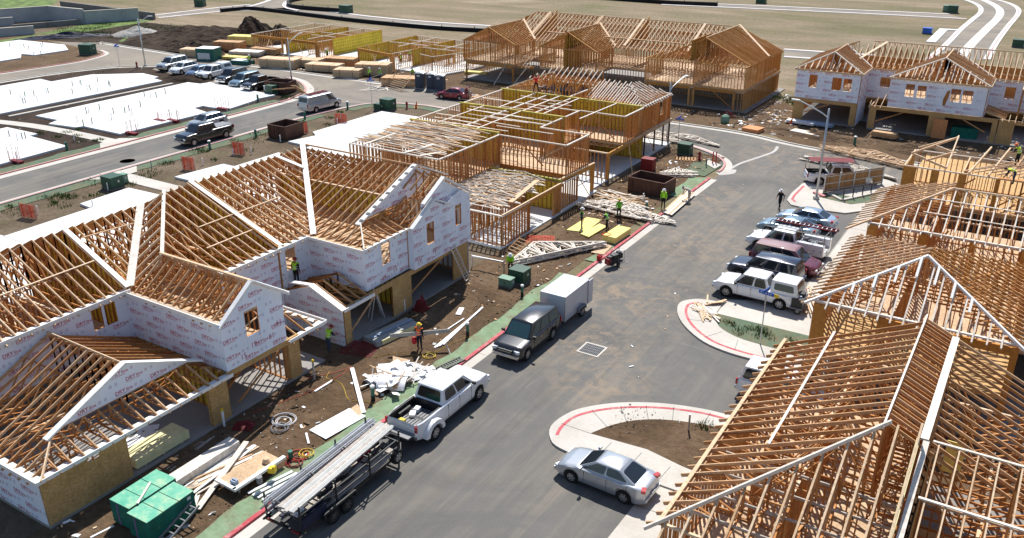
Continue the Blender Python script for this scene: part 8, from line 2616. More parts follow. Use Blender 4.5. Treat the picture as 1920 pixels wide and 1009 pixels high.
def netting(label, c, sx, sy, h_, mat, rz=0, seed=0):
 mb = MB()
 n = 18
 rd = random.Random(seed)
 grid = {}
 for j in range(n+1):
  for i in range(n+1):
   u, v = i/n*2-1, j/n*2-1
   e = max(0, 1-(u*u+v*v))
   grid[i, j] = V((u*sx, v*sy, 0.05+e*h_*(0.6+0.7*mnoise.noise((u*2+seed, v*2, 3)))))
 for j in range(n+1):
  for i in range(n+1):
   if i < n and (i*i+j*j) >= 0:
    mb.beam(grid[i, j], grid[i+1, j], 0.022, 0.012)
   if j < n:
    mb.beam(grid[i, j], grid[i, j+1], 0.022, 0.012)
 o = mb.build('safety_netting', mat)
 o.location = c
 o.rotation_euler = (0, 0, rz)
 return tag(o, label, 'netting', 'crumpled safety netting')
netting('crumpled red netting in the shade beside the panel stack', G(675, 655, 0.05), 1.0, 0.8, 0.55, 'red_dark', 0.3, 1)
netting('dark red netting sack against the tan garage pier', G(790, 580, 0.05), 0.45, 0.45, 1.2, 'red_dark', 0, 2)
netting('orange netting crumpled on the soil before the open framed house', G(1013, 450, 0.05), 1.1, 0.8, 0.35, 'orange_mesh', 0.5, 3)
netting('small red netting heap before the nearest open garage', G(458, 800, 0.05), 0.5, 0.4, 0.3, 'red_dark', 0.5, 4)
board_stack('board_stack', 'cream board stack inside the nearest garage', (-32.95, 20.4, 0.17), 3.0, 1.25, 9, 0.05, R(90), 'cream_board', 'boards', seed=6)
loose_boards('floor_scrap', 'white scrap pieces on the nearest garage floor', [((-34.8+rd.uniform(-0.6, 0.6), 19+rd.random()*2.5, 0.2), (-34.2+rd.uniform(-0.6, 0.6), 19.5+rd.random()*2.5, 0.2), rd.uniform(0.2, 0.5)) for _ in range(9)], 'white_scrap', 'scrap', th=0.02)
sl = thing('step_ladder', 'aluminium step ladder standing in the second garage', 'ladder', G(706, 596, 0.16), R(60))
for s in (-1, 1):
 stick('rail', (0.45, s*0.28, 0), (0, s*0.18, 2.0), 0.04, 0.08, 'alu', sl); stick('rail', (-0.45, s*0.28, 0), (0, s*0.18, 2.0), 0.04, 0.06, 'alu', sl)
for k in range(6):
 z = 0.3+k*0.3
 stick('step', (0.45*(1-z/2), -0.25, z), (0.45*(1-z/2), 0.25, z), 0.1, 0.04, 'alu', sl)
ladder('grey ladder leaning against the wrapped end gable', G(878, 527, 0.05), (-32.0, 43.9, 2.9), 0.45, 11, 'alu', up=V((1, 0, 0)))
def pipe(label, px, py, h_, r, mat, cap=None, z=0.03, foot=None):
 t = thing('pipe_stub', label, 'pipe', G(px, py, z), 0, 'pipe stubs')
 MB().tube([(0, 0, 0), (0, 0, h_)], r, 10).build('pipe', mat, t)
 if cap:
  MB().lathe([(r*1.25, 0), (r*1.25, 0.1), (r*0.6, 0.14), (0, 0.14)], 10, (0, 0, h_)).build('cap', cap, t)
 if foot:
  MB().lathe([(r*1.15, 0), (r*1.15, h_*0.42), (r, h_*0.42)], 10).build('sleeve', foot, t)
 return t
pipe('grey pipe with yellow cap beside the tan garage pier, centre left', 590, 712, 1.15, 0.06, 'lumber_gray', 'yellow_plastic')
pipe('white pipe stub against the first garage pier', 421, 800, 0.95, 0.06, 'white_plastic', 'yellow_plastic')
pipe('white pipe stub against the second garage pier', 759, 585, 0.9, 0.06, 'white_plastic')
pipe('green and black marker pipe on the soil left of the seeded verge', 877, 631, 0.85, 0.09, 'pipe_green', 'white_plastic', foot='black_metal')
pipe('green marker pipe at the end of the white scrap heap', 700, 752, 0.85, 0.10, 'pipe_green', 'white_plastic', foot='black_metal')
pipe('green and black marker pipe near the two cabinets', 979, 556, 0.75, 0.09, 'pipe_green', 'white_plastic', foot='black_metal')
pipe('green marker pipe on the verge near the trailer rear', 546, 862, 0.5, 0.12, 'pipe_green')
pipe('grey post in the island soil by the lower right roof', 1291, 807, 0.95, 0.05, 'galvanised', z=0.13)
pipe('slim white pipe on the soil near the rusty bin', 1206, 378, 0.75, 0.06, 'white_plastic')
pipe('short green pipe with white cap near the white trusses', 1212, 390, 0.5, 0.11, 'pipe_green', 'white_plastic')
pipe('green bollard pipe on the corner pad', 1324, 311, 0.7, 0.07, 'pipe_green', z=0.14)
pipe('green pipe in front of the far dark garages', 1602, 271, 0.8, 0.13, 'pipe_green', 'white_plastic')
for i, (px, py, lab) in enumerate(((480, 258, 'green pedestal pipe on the verge left of the rusty bin'), (394, 281, 'green pedestal pipe beside the black pickup front'), (572, 224, 'small green pedestal pipe on the verge beside the van'), (652, 205, 'green pedestal pipe right of the grey van'), (285, 318, 'thin grey rod on the verge of the rear street'), (484, 191, 'green pedestal pipe at the slab corner by the rear street'), (126, 282, 'green pedestal pipe at the slab corner, far left'))):
 pipe(lab, px, py, 0.9, 0.13 if 'thin' not in lab else 0.04, 'pipe_green' if 'thin' not in lab else 'grey_plastic', 'white_plastic' if i % 2 else None)
for i, (px, py, lab) in enumerate(((203, 357, 'white pipe near the green transformer on the rear verge'), (438, 291, 'white pipe left of the orange net by the patio'), (472, 289, 'short white pipe right of the orange net by the patio'), (526, 266, 'white pipe in front of the rusty bin by the patio'), (633, 233, 'white pipe left of the orange net by the rear slab'), (140, 265, 'white pipe beside the far left slab corner'), (72, 402, 'white pipe right of the leftmost orange net'), (175, 390, 'thin white pipe at the edge of the patio slab'), (381, 310, 'thin white pipe at the patio edge, centre'))):
 pipe(lab, px, py, 0.75, 0.055, 'white_plastic')
def cabinet(label, px, py, d, rz, mat, z=0.05):
 t = thing('utility_cabinet', label, 'cabinet', G(px, py, z), rz, 'green utility cabinets')
 MB().box((0, 0, 0.06), (d[0]*1.06, d[1]*1.06, 0.12)).build('plinth', 'old_wall_concrete', t)
 MB().box((0, 0, 0.12+d[2]/2), d).build('housing', mat, t)
 x, y, z1 = d[0]/2+0.03, d[1]/2+0.03, 0.12+d[2]
 MB().prism([(-x, -y, z1), (x, -y, z1), (x, y, z1), (-x, y, z1)], (0, 0, 0.06)).build('lid', mat, t)
 for s in (-0.25, 0.25):
  MB().box((s*d[0], -d[1]/2-0.008, 0.12+d[2]*0.5), (d[0]*0.46, 0.012, d[2]*0.9)).build('door', mat, t)
 MB().box((0.04, -d[1]/2-0.02, 0.12+d[2]*0.5), (0.03, 0.02, 0.15)).build('handle', 'black_metal', t)
 MB().box((d[0]/2+0.006, 0.1*d[1], 0.12+d[2]*0.6), (0.01, 0.16, 0.2)).build('warning_plate', 'plate', t)
 return t
cabinet('tall dark green electrical cabinet next to the seeded verge', 975, 528, (1.15, 1.05, 0.85), R(0), 'utility_green')
cabinet('low pale green cabinet left of the dark cabinet', 950, 537, (0.95, 0.6, 0.5), R(0), 'utility_green_pale')
cabinet('dark green cabinet on the corner by the fire hydrant', 1284, 289, (1.3, 1.1, 1.0), R(0), 'utility_green')
cabinet('dark green transformer on the verge at the left, beside the path', 213, 352, (1.5, 1.3, 1.0), R(0), 'utility_green')
cabinet('small green cabinet right behind the left verge transformer', 232, 343, (0.7, 0.6, 0.7), R(0), 'utility_green_pale')
cabinet('dark green transformer at the rear corner by the red hydrant', 728, 206, (1.6, 1.3, 1.25), R(0), 'utility_green')
cabinet('small dark green cabinet left of the rear corner transformer', 710, 207, (1.0, 0.7, 0.7), R(0), 'utility_green')
cabinet('green cabinet by the rusty bin at the far parked row', 510, 176, (1.3, 1.0, 1.0), R(0), 'utility_green')
cabinet('small white green cabinet beside the black pickup of the far row', 500, 171, (0.5, 0.5, 0.6), R(0), 'white_plastic')
cabinet('dark green transformer on the far left soil tongue', 166, 102, (2.2, 1.6, 1.5), R(20), 'utility_green')
cabinet('lone dark green transformer in the far field, top left', 376, 12, (2.2, 1.6, 1.4), R(20), 'utility_green')
cabinet('dark green transformer in the far field behind the silt berm', 649, 24, (2.6, 1.8, 1.5), R(0), 'utility_green')
cabinet('dark green transformer beside the far kerb, top right', 1427, 6, (2.2, 1.6, 1.4), R(0), 'utility_green')
cabinet('pair end transformer in the field by the curved street', 1786, 24, (2.0, 1.6, 1.4), R(0), 'utility_green')
cabinet('pale transformer left of the one by the curved street', 1774, 22, (1.4, 1.2, 1.2), R(0), 'utility_green_pale')
cabinet('dark green transformer right of the curved street', 1908, 88, (1.8, 1.4, 1.1), R(0), 'utility_green')
cabinet('blue box beside the turnout of the curved street', 1738, 63, (1.6, 1.2, 0.9), R(0), 'sign_blue')
rl = thing('guard_rail', 'low pipe rail on the soil between wrapped house and cabinets', 'rail', G(885, 500, 0.03))
a, b = G(885, 500, 0)-G(885, 500, 0), G(945, 512, 0)-G(885, 500, 0)
for f in (0, 1):
 stick('post', a.lerp(b, f), a.lerp(b, f)+V((0, 0, 0.95)), 0.07, 0.07, 'lumber_gray', rl)
stick('rail', a+V((0, 0, 0.85)), b+V((0, 0, 0.85)), 0.09, 0.09, 'galvanised', rl)
# --- trusses, yellow boards and tools by the open house
truss_pile('long stack of flat white roof trusses pointing at the cabinets', G(1050, 482, 0.05), R(60), 8.2, 2.5, 9, seed=1, spread=0.14)
truss_pile('crossed white trusses under the standing workers', G(1150, 402, 0.05), R(-5), 6.5, 1.6, 10, seed=2, spread=0.5)
truss_pile('single white truss pair lying on the kerb by the lime jacket worker', G(1210, 412, 0.12), R(10), 5.2, 1.5, 3, seed=3, spread=0.15)
truss_pile('small broken truss heap right of the rusty bin', G(1272, 330, 0.05), R(30), 3.4, 1.4, 6, seed=4, spread=0.4)
truss_pile('long white truss lying across the mouth of the cross street', G(1285, 262, 0.05), R(-14), 8.5, 1.6, 4, seed=5, spread=0.15)
truss_pile('white trusses stacked on the street left of the framed corner', G(1225, 262, 0.05), R(-5), 6.0, 1.6, 6, seed=6, spread=0.4)
truss_pile('big stack of pale trusses on the street beside the far right house', G(1625, 300, 0.05), R(-18), 10.5, 2.4, 8, mat='lumber_light', seed=7, spread=0.3)
truss_pile('second stack of pale trusses below the first, beside the rack truck', G(1590, 318, 0.05), R(-16), 10, 1.2, 6, seed=8, spread=0.3)
segs = []
rd = random.Random(5)
for k in range(30):
 a = G(1120+rd.uniform(-8, 22), 358+rd.uniform(-4, 26), 0.08+0.03*(k % 7)); b = G(1188+rd.uniform(-10, 30), 382+rd.uniform(-18, 12), 0.08+0.03*(k % 7))
 segs.append((a, b, rd.choice([0.09, 0.09, 0.14])))
loose_boards('board_heap', 'untidy heap of white boards between framed posts and workers', segs, ['lumber_white', 'lumber_light'])
loose_boards('plank_run', 'planks lying along the kerb under the bending worker', [(G(1243+k*3, 398+k*1.0, 0.16+0.03*(k % 2)), G(1288+k*3, 356+k*1.5, 0.16+0.03*(k % 2)), 0.18) for k in range(6)], ['lumber_light', 'lumber_white'])
board_stack('yellow_board_stack', 'neat stack of yellow boards at the kerb beside the compressor', G(1156, 447, 0.06), 2.6, 1.15, 9, 0.055, R(88), 'yellow_board', 'boards', seed=8)
sheet_on_ground('loose yellow sheets on the soil below the standing worker', [(1062, 432), (1100, 408), (1128, 413), (1098, 436)], 0.08, 0.05, 'yellow_board')
sheet_on_ground('second pile of yellow sheets next to the first', [(1088, 440), (1124, 421), (1138, 426), (1104, 446)], 0.10, 0.09, 'yellow_board')
sheet_on_ground('tan sheet at the kerb behind the compressor', [(1108, 474), (1128, 455), (1148, 462), (1132, 478)], 0.09, 0.04, 'osb_pale')
o = MB().lathe([(0.33, 0), (0.36, 0.03), (0.33, 0.06), (0.30, 0.03), (0.33, 0)], 20, cap=False).build('tape_ring', 'orange_plastic'); o.location = G(1137, 440, 0.62); tag(o, 'orange ring lying on the yellow boards', 'ring')
cp = thing('air_compressor', 'black and red wheeled air compressor standing at the kerb edge', 'compressor', G(1148, 500, 0.012), R(70))
MB().lathe([(0.0, -0.55), (0.2, -0.5), (0.24, -0.4), (0.24, 0.4), (0.2, 0.5), (0, 0.55)], 14, (0, 0.0, 0.42), axis='X').build('tank', 'black_metal', cp)
MB().box((0.15, 0, 0.78), (0.5, 0.4, 0.3)).box((-0.3, 0, 0.76), (0.3, 0.3, 0.25)).build('motor', 'black_metal', cp)
MB().box((-0.45, 0.0, 0.55), (0.3, 0.42, 0.45)).build('cover', 'red_dark', cp)
for s in (-1, 1):
 add_wheel(cp, 0.3, s*0.3, 0.18, 0.08, 'rim_dark')
MB().tube([(0.5, -0.2, 0.6), (0.8, -0.2, 0.9), (0.8, 0.2, 0.9), (0.5, 0.2, 0.6)], 0.02).build('handle', 'black_metal', cp)
cp2 = thing('generator', 'black generator beside the compressor at the kerb', 'generator', G(1158, 487, 0.012), R(70))
MB().box((0, 0, 0.35), (0.6, 0.45, 0.4)).box((0.1, 0, 0.6), (0.3, 0.3, 0.15)).build('engine', 'black_metal', cp2)
mb = MB()
for s in (-1, 1):
 mb.tube([(-0.4, s*0.28, 0.05), (-0.4, s*0.28, 0.72), (0.4, s*0.28, 0.72), (0.4, s*0.28, 0.05), (-0.4, s*0.28, 0.05)], 0.025)
mb.build('frame', 'grey_plastic', cp2)
o = MB().box((0, 0, 0.17), (0.34, 0.26, 0.34)).box((0.05, 0, 0.37), (0.2, 0.06, 0.06)).tube([(-0.1, 0, 0.34), (-0.2, 0, 0.46)], 0.03).build('gas_can', 'red_plastic'); o.location = G(1124, 487, 0.13); tag(o, 'red petrol can on the verge left of the compressor', 'can')
pf = ladder('short wooden rack leaning on the low framed wall', G(955, 478, 0.05), G(985, 448, 0.9), 1.1, 6, 'lumber_tan')
# --- rusty bins
def bin_(label, c, rz, L_, W_, h_, z=0.03):
 t = thing('rusty_bin', label, 'bin', (c[0], c[1], z), rz, 'rusty steel waste bins')
 for sx, sy, dx, dy in ((0, W_/2, L_, 0.06), (0, -W_/2, L_, 0.06), (L_/2, 0, 0.06, W_-0.06), (-L_/2, 0, 0.06, W_-0.06)):
  MB().box((sx, sy, h_/2+0.05), (dx, dy, h_)).build('side_plate', 'rust_steel', t)
  MB().box((sx, sy, h_+0.07), (max(dx, 0.12), max(dy, 0.12), 0.07)).build('rim', 'rust_steel', t)
 MB().box((0, 0, 0.05), (L_-0.08, W_-0.08, 0.05)).build('floor_plate', 'rust_steel', t)
 for k in range(4):
  x = -L_/2+L_*(k+0.5)/4
  for s in (-1, 1):
   stick('rib', (x, s*(W_/2+0.06), 0.05), (x, s*(W_/2+0.06), h_), 0.07, 0.06, 'rust_steel', t)
 return t
bin_('rusty steel bin beside the lime jacket worker and framed posts', (-28.5, 69.9), R(-4), 3.6, 2.3, 1.25)
bin_('rusty steel bin on the soil by the rear street, orange net at its side', (-70.9, 66.6), R(0), 2.6, 2.8, 1.4)
bin_('rusty steel bin at the end of the far parked row', (G(528, 172).x, G(528, 172).y), R(10), 3.4, 2.4, 1.4)
loose_boards('board_heap', 'brown scrap boards in the far rusty bin', [(G(515+rd.uniform(-6, 20), 168, 1.5), G(545+rd.uniform(-10, 12), 165, 1.7), 0.14) for _ in range(8)], 'lumber_tan')
loose_boards('board_heap', 'planks leaning out behind the far rusty bin', [(G(545+k*2, 160, 1.2), G(568+k*2, 176, 0.1), 0.12) for k in range(5)], 'lumber_tan')
# --- orange nets around pipes
def net(label, px, py, w_, h_, rz, mat='orange_mesh'):
 t = thing('orange_net', label, 'netting', G(px, py, 0.03), rz, 'orange net fences around pipes')
 for k, s in enumerate((-1, 1)):
  mb = MB()
  n = 9
  for i in range(n+1):
   x = s*w_/2*i/n
   mb.beam((x, 0.06*math.sin(i), 0.03), (x, 0.06*math.sin(i), h_), 0.045, 0.015)
  for j in range(10):
   z = 0.05+j*(h_-0.08)/9
   mb.beam((0, 0, z), (s*w_/2, 0, z), 0.02, 0.06)
  o = mb.build('mesh_panel', mat, t)
  o['kind'] = 'stuff'
 for x in (-w_/2, 0, w_/2):
  stick('stake', (x, 0, 0), (x, 0, h_+0.15), 0.04, 0.04, 'lumber_gray', t)
 return t
net('orange net at the left edge of the patio slab', 55, 409, 1.7, 1.2, R(10))
net('orange net at the middle of the patio verge', 355, 319, 1.5, 1.3, R(10))
net('orange net right of centre on the patio verge', 448, 290, 1.5, 1.3, R(10))
net('orange net hanging beside the rusty bin', 567, 251, 1.4, 1.2, R(70))
net('orange net by the rear slab near the van', 640, 232, 1.5, 1.2, R(20))
def stakes(label, px, py, n, h_):
 t = thing('marker_stakes', label, 'stakes', G(px, py, 0.05), 0, 'clusters of red marker stakes')
 rd = random.Random(px)
 for k in range(n):
  x, y = rd.uniform(-0.9, 0.9), rd.uniform(-0.5, 0.5)
  stick('stake', (x, y, 0), (x+rd.uniform(-0.06, 0.06), y, h_*rd.uniform(0.8, 1.15)), 0.035, 0.035, 'pink_paint', t)
 MB().box((0, 0, 0.14), (1.7, 0.5, 0.22)).build('red_base', 'red_dark', t)
 return t
stakes('red stakes at the slab corner, left edge', 32, 305, 7, 1.6)
stakes('red stakes at the near corner of the long slab', 247, 252, 7, 1.5)
stakes('red stakes at the middle edge of the long slab', 325, 228, 7, 1.5)
stakes('red stakes at the far edge of the long slab', 418, 206, 7, 1.6)
stakes('red stakes beside the slab with the white crossover', 300, 228, 4, 1.2)
# --- lamps
def lamp(label, base, h_, arm_dir, arm=2.6, lean=0.0):
 t = thing('street_lamp', label, 'street lamp', base, 0, 'street lamps')
 MB().lathe([(0.28, 0), (0.28, 0.25), (0.2, 0.3)], 12).build('footing', 'kerb_concrete', t)
 MB().tube([(0, 0, 0.2), (0, 0, h_)], [0.11, 0.075], 10).build('pole', 'galvanised', t, True)
 d = V((math.cos(arm_dir), math.sin(arm_dir), 0))
 pts = []
 for i in range(9):
  f = i/8
  pts.append(d*arm*math.sin(f*math.pi/2)+V((0, 0, h_-0.9+1.35*(1-math.cos(f*math.pi/2)) if False else h_-0.75+1.1*math.sin(f*math.pi/2)**0.8)))
 MB().tube(pts, 0.055, 8).build('arm', 'galvanised', t, True)
 e = pts[-1]
 MB().box(e+d*0.28+V((0, 0, 0.0)), (0.7, 0.24, 0.10), rz=arm_dir).build('lamp_head', 'alu', t)
 return t
lamp('street lamp beside the wooden enclosure, arm curving left', G(1530, 373, 0.12), 8.0, R(172), 2.7)
lamp('street lamp at the upper left parked row', G(273, 124, 0.02), 7.2, R(40), 1.6)
lamp('street lamp behind the cargo van in front of the single storey frames', G(549, 170, 0.05), 7.0, R(90), 2.2)
lamp('street lamp at the corner of the framed house, arm over the cross street', G(1250, 262, 0.05), 6.2, R(75), 2.4)
# --- street signs
def sign(label, base, h_, rz, two=False, mats=('sign_blue',)):
 t = thing('street_sign', label, 'sign', base, rz, 'street name signs')
 MB().tube([(0, 0, 0), (0, 0, h_)], 0.035, 8).build('post', 'galvanised', t)
 MB().box((0, 0, h_+0.10), (0.95, 0.03, 0.2)).build('sign_plate', mats[0], t)
 if len(mats) > 1:
  MB().box((0.62, 0, h_+0.10), (0.28, 0.03, 0.2)).build('sign_plate', mats[1], t)
 MB().box((0, 0, h_+0.32), (0.03, 0.8, 0.2)).build('sign_plate', 'sign_blue', t)
 mb = MB()
 for k in range(5):
  mb.box((-0.32+k*0.15, -0.018, h_+0.10), (0.07, 0.006, 0.09))
 mb.build('sign_letters', 'plate', t)['kind'] = 'stuff'
 return t
sign('blue street sign with yellow end before the white camper pickup', G(1425, 645, 0.12), 3.25, R(-10), mats=('sign_blue', 'yellow_plastic'))
sign('blue street sign at the upper left corner of the slabs', G(225, 125, 0.02), 3.0, R(20))
sign('blue street sign at the rear corner before the portable toilets', G(698, 203, 0.1), 3.4, R(20))
sign('blue street sign behind the framed corner by the cross street', G(1270, 284, 0.05), 3.3, R(0))
def hydrant(label, px, py, z=0.1):
 t = thing('fire_hydrant', label, 'hydrant', G(px, py, z), 0, 'fire hydrants')
 MB().lathe([(0.2, 0), (0.2, 0.06), (0.12, 0.08), (0.12, 0.55), (0.16, 0.58), (0.16, 0.64), (0.10, 0.78), (0.03, 0.84), (0, 0.84)], 12).build('barrel', 'hydrant_red', t, True, 40)
 for s in (-1, 1):
  MB().lathe([(0.06, 0), (0.06, 0.12), (0, 0.13)], 8, (s*0.10, 0, 0.5), axis='X').build('outlet', 'hydrant_red', t)
 return t
hydrant('red fire hydrant on the corner beside the green cabinet', 1311, 299)
hydrant('red fire hydrant at the rear corner left of the cone', 763, 203)
hydrant('red fire hydrant near the far left lamp', 257, 126)
for i, (px, py, lab) in enumerate(((1336, 306, 'left red standpipe on the corner pad'), (1342, 306, 'right red standpipe on the corner pad'))):
 pipe(lab, px, py, 1.15, 0.06, 'red_plastic', z=0.14)
MB_ = MB().lathe([(0.26, 0), (0.26, 0.04), (0.16, 0.06), (0.03, 0.9), (0, 0.9)], 12)
for px, py, lab in ((780, 202, 'orange cone leaning at the rear corner'), (1482, 232, 'red cone beside the far wrapped garage')):
 o = MB_.build('traffic_cone', 'orange_plastic'); o.location = G(px, py, 0.05); o.rotation_euler = (0.1, 0.25, 0); tag(o, lab, 'cone', 'traffic cones')
pl_ = thing('pallet', 'wooden pallet lying between hydrant and rusty bin', 'pallet', G(1286, 300, 0.03), R(20))
for k in range(7):
 stick('slat', (-0.9+k*0.3, -0.6, 0.14), (-0.9+k*0.3, 0.6, 0.14), 0.12, 0.03, 'lumber_tan', pl_)
for y in (-0.55, 0, 0.55):
 stick('bearer', (-1.0, y, 0.06), (1.0, y, 0.06), 0.08, 0.1, 'lumber_tan', pl_)
o = boxthing('orange_panel_stack', 'flat stack of orange panels at the far kerb', 'panels', G(1412, 246, 0.03), (1.9, 1.7, 0.42), R(-10), 'orange_panel')
tag(MB().box((0, 0, 0.55), (1.2, 0.9, 1.1)).box((0, 0, 1.13), (1.25, 0.95, 0.06)).build('tool_chest', 'red_dark'), 'dark red site chest between framed posts and rusty bin', 'chest').location = G(1215, 318, 0.1)
boxthing('green_panel_stack', 'green panel stack in the far right garage', 'panels', (-6.6, 104.8, 0.15), (2.6, 1.3, 1.1), R(0), 'green_edge')
boxthing('brown_door_stack', 'brown panel standing against the far garage pier', 'panels', (-9.0, 103.1, 0.05), (1.4, 0.12, 2.1), R(-3), 'orange_panel')
for lab, px, py, L_, W_, hn, rz, mt in (('white board stack with grey sheet before the far left wrapped garage', 1500, 232, 3.2, 1.0, 3, -6, 'white_scrap'), ('blue grey sheet stack beside the far white boards', 1535, 236, 3.0, 1.0, 3, -6, 'blue_grey_board'), ('tan lumber bundle on the far soil heap', 1657, 258, 2.6, 0.8, 6, -6, 'lumber_tan'), ('pale scrap boards on the soil under the lamp arm', 1512, 252, 3.4, 1.3, 2, -14, 'lumber_white')):
 board_stack('board_stack', lab, G(px, py, 0.1), L_, W_, hn, 0.09, R(rz), mt, 'boards', 0.15, 'board stacks before the far houses', seed=int(px))
o = MB().lathe([(0.45, 0), (0.55, 0.3), (0.45, 0.75), (0.2, 0.95), (0, 0.95)], 12).build('plastic_tank', 'utility_green_pale'); o.location = G(1359, 230, 0.02); tag(o, 'round green plastic tank before the far framed garage', 'tank')
netting('red netting before the far framed garage', G(1366, 219, 0.05), 0.8, 0.5, 0.9, 'red_dark', 0, 8)
# --- portable toilets
for i, (px, py, lab) in enumerate(((789, 166, 'leftmost dark blue portable toilet'), (810, 168, 'middle dark blue portable toilet'), (826, 171, 'rightmost dark blue portable toilet'))):
 c = G(px, py, 0.02)
 t = thing('portable_toilet', lab, 'toilet', c, R(20), 'portable toilets')
 MB().box((0, 0, 0.1), (1.35, 1.35, 0.16)).build('base', 'grey_plastic', t)
 MB().box((0, 0, 1.15), (1.2, 1.2, 2.0)).build('cabin', 'portable_blue', t)
 MB().box((0, -0.61, 1.12), (0.72, 0.03, 1.85)).build('door', 'portable_blue', t)
 MB().box((-0.1, -0.63, 1.85), (0.4, 0.02, 0.22)).build('notice', 'plate', t)
 MB().box((0.28, -0.635, 1.1), (0.05, 0.03, 0.16)).build('handle', 'black_metal', t)
 for s in (-1, 1):
  MB().box((s*0.61, -0.2, 1.85), (0.03, 0.5, 0.15)).build('vent', 'grey_plastic', t)
 mb = MB()
 for k in range(6):
  mb.v += [(-0.66+1.32*k/5, y, 2.15+0.22*math.sin(math.pi*k/5)) for y in (-0.66, 0.66)]
 for k in range(5):
  mb.f.append((2*k, 2*k+2, 2*k+3, 2*k+1)); mb.m.append(0)
 mb.f.append((0, 1, 11, 10)); mb.m.append(0)
 mb.f.append(tuple(range(0, 12, 2))[::-1]); mb.m.append(0); mb.f.append(tuple(range(1, 12, 2))); mb.m.append(0)
 mb.build('roof', 'white_plastic', t)
# --- lumber bundles before the single storey frames
def bundle(lab, px, py, L_, W_, h_, rz, mat='kraft_wrap', top='lumber_light'):
 t = thing('lumber_bundle', lab, 'lumber', G(px, py, 0.03), R(rz), 'lumber bundles along the far kerb')
 n = max(3, int(W_/0.22))
 for x in (-L_*0.35, L_*0.35):
  stick('bearer', (x, -W_/2, 0.05), (x, W_/2, 0.05), 0.1, 0.1, 'lumber_gray', t)
 layers = max(2, int(h_/0.28))
 for j in range(layers):
  for k in range(n):
   stick('board', (-L_/2+random.uniform(-0.06, 0.06), -W_/2+W_*(k+0.5)/n, 0.1+h_*(j+0.5)/layers), (L_/2+random.uniform(-0.06, 0.06), -W_/2+W_*(k+0.5)/n, 0.1+h_*(j+0.5)/layers), W_/n*0.97, h_/layers*0.97, top if (j == layers-1) else mat, t)
 for x in (-L_*0.25, L_*0.25):
  MB().box((x, 0, 0.1+h_/2), (0.05, W_+0.02, h_+0.02)).build('strap', 'black_metal', t)
 return t
bundle('kraft lumber bundle at the left end, beside the blue wrapped crate', 370, 106, 5.0, 2.2, 1.2, 18)
bundle('tan lumber bundle behind the teal crate', 432, 95, 5.0, 2.2, 1.5, 18, 'orange_panel', 'lumber_tan')
bundle('yellow board bundle at the first framed corner', 457, 86, 4.6, 2.4, 1.7, 18, 'yellow_board', 'yellow_board')
bundle('grey white lumber bundle on pale pad behind the lime worker', 465, 104, 5.5, 2.6, 0.7, 18, 'lumber_gray', 'lumber_white')
bundle('tan lumber bundle behind the lamp post, upper row', 500, 101, 5, 2.0, 0.9, 12, 'lumber_tan', 'lumber_tan')
bundle('long kraft lumber bundle right of the parked row', 527, 126, 6.2, 2.6, 1.3, 14)
bundle('kraft lumber bundle with loose top boards, second in the row', 575, 124, 5.5, 2.6, 1.1, 14)
bundle('kraft lumber bundle in the middle of the row', 610, 133, 5.5, 2.4, 1.0, 14)
bundle('tan lumber bundle with fresh top, upper middle', 640, 122, 5.5, 2.4, 1.1, 14, 'orange_panel', 'lumber_tan')
bundle('kraft lumber bundle with stencilled end, front right', 655, 144, 4.0, 2.4, 1.1, 20)
bundle('tall kraft lumber bundle beside the two board carriers', 702, 140, 5.0, 2.6, 1.6, 20)
bundle('tan lumber bundle left of the portable toilets', 752, 160, 5.0, 2.4, 1.1, 20, 'lumber_tan', 'lumber_tan')
bundle('low yellow board pile by the parked row', 443, 111, 4.4, 1.6, 0.35, 12, 'yellow_board', 'yellow_board')
cr = boxthing('panel_crate', 'teal crate with blue white wrap beside the left lumber bundle', 'crate', G(393, 112, 0.03), (3.2, 2.4, 1.9), R(18), 'teal_wrap')
MB().box((-0.2, -1.215, 0.75), (2.2, 0.02, 1.0)).build('wrap_print', 'paint_light_blue', cr)
MB().box((0, 0, 1.93), (3.2, 2.4, 0.06)).build('top_sheet', 'white_scrap', cr)
boxthing('teal_board_pile', 'low teal pile with white top by the lime worker', 'crate', G(455, 120, 0.03), (3.4, 1.8, 0.6), R(12), 'teal_wrap', extra=lambda t, d: MB().box((-0.5, 0, 0.63), (2.0, 1.7, 0.06)).build('top_sheet', 'white_scrap', t))
ladder('pale stud frame leaning on the lumber left of the toilets', G(735, 168, 0.05), G(755, 145, 1.5), 4.0, 7, 'lumber_light')
loose_boards('board_heap', 'pale boards scattered on the street before the carriers', [(G(665+rd.uniform(0, 60), 155+rd.uniform(0, 16), 0.05), G(700+rd.uniform(0, 50), 156+rd.uniform(0, 16), 0.06), 0.14) for _ in range(14)], 'lumber_white')
tag(stick('carried_board', G(695, 146, 1.15), G(716, 138, 1.9), 0.2, 0.05, 'lumber_white'), 'white board held by the two lime shirted workers', 'lumber')
loose_boards('board_heap', 'dark lumber heap behind the red sedan', [(G(850+rd.uniform(0, 50), 175+rd.uniform(0, 12), 0.1+0.1*(k % 4)), G(890+rd.uniform(0, 50), 178+rd.uniform(0, 12), 0.1+0.1*(k % 4)), 0.2) for k in range(16)], ['lumber_tan', 'lumber_gray', 'lumber_light'])
boxthing('yellow_board_pile', 'flat yellow board pile beside the far framed garage', 'boards', G(893, 138, 0.1), (3.6, 1.0, 0.3), R(10), 'yellow_board')
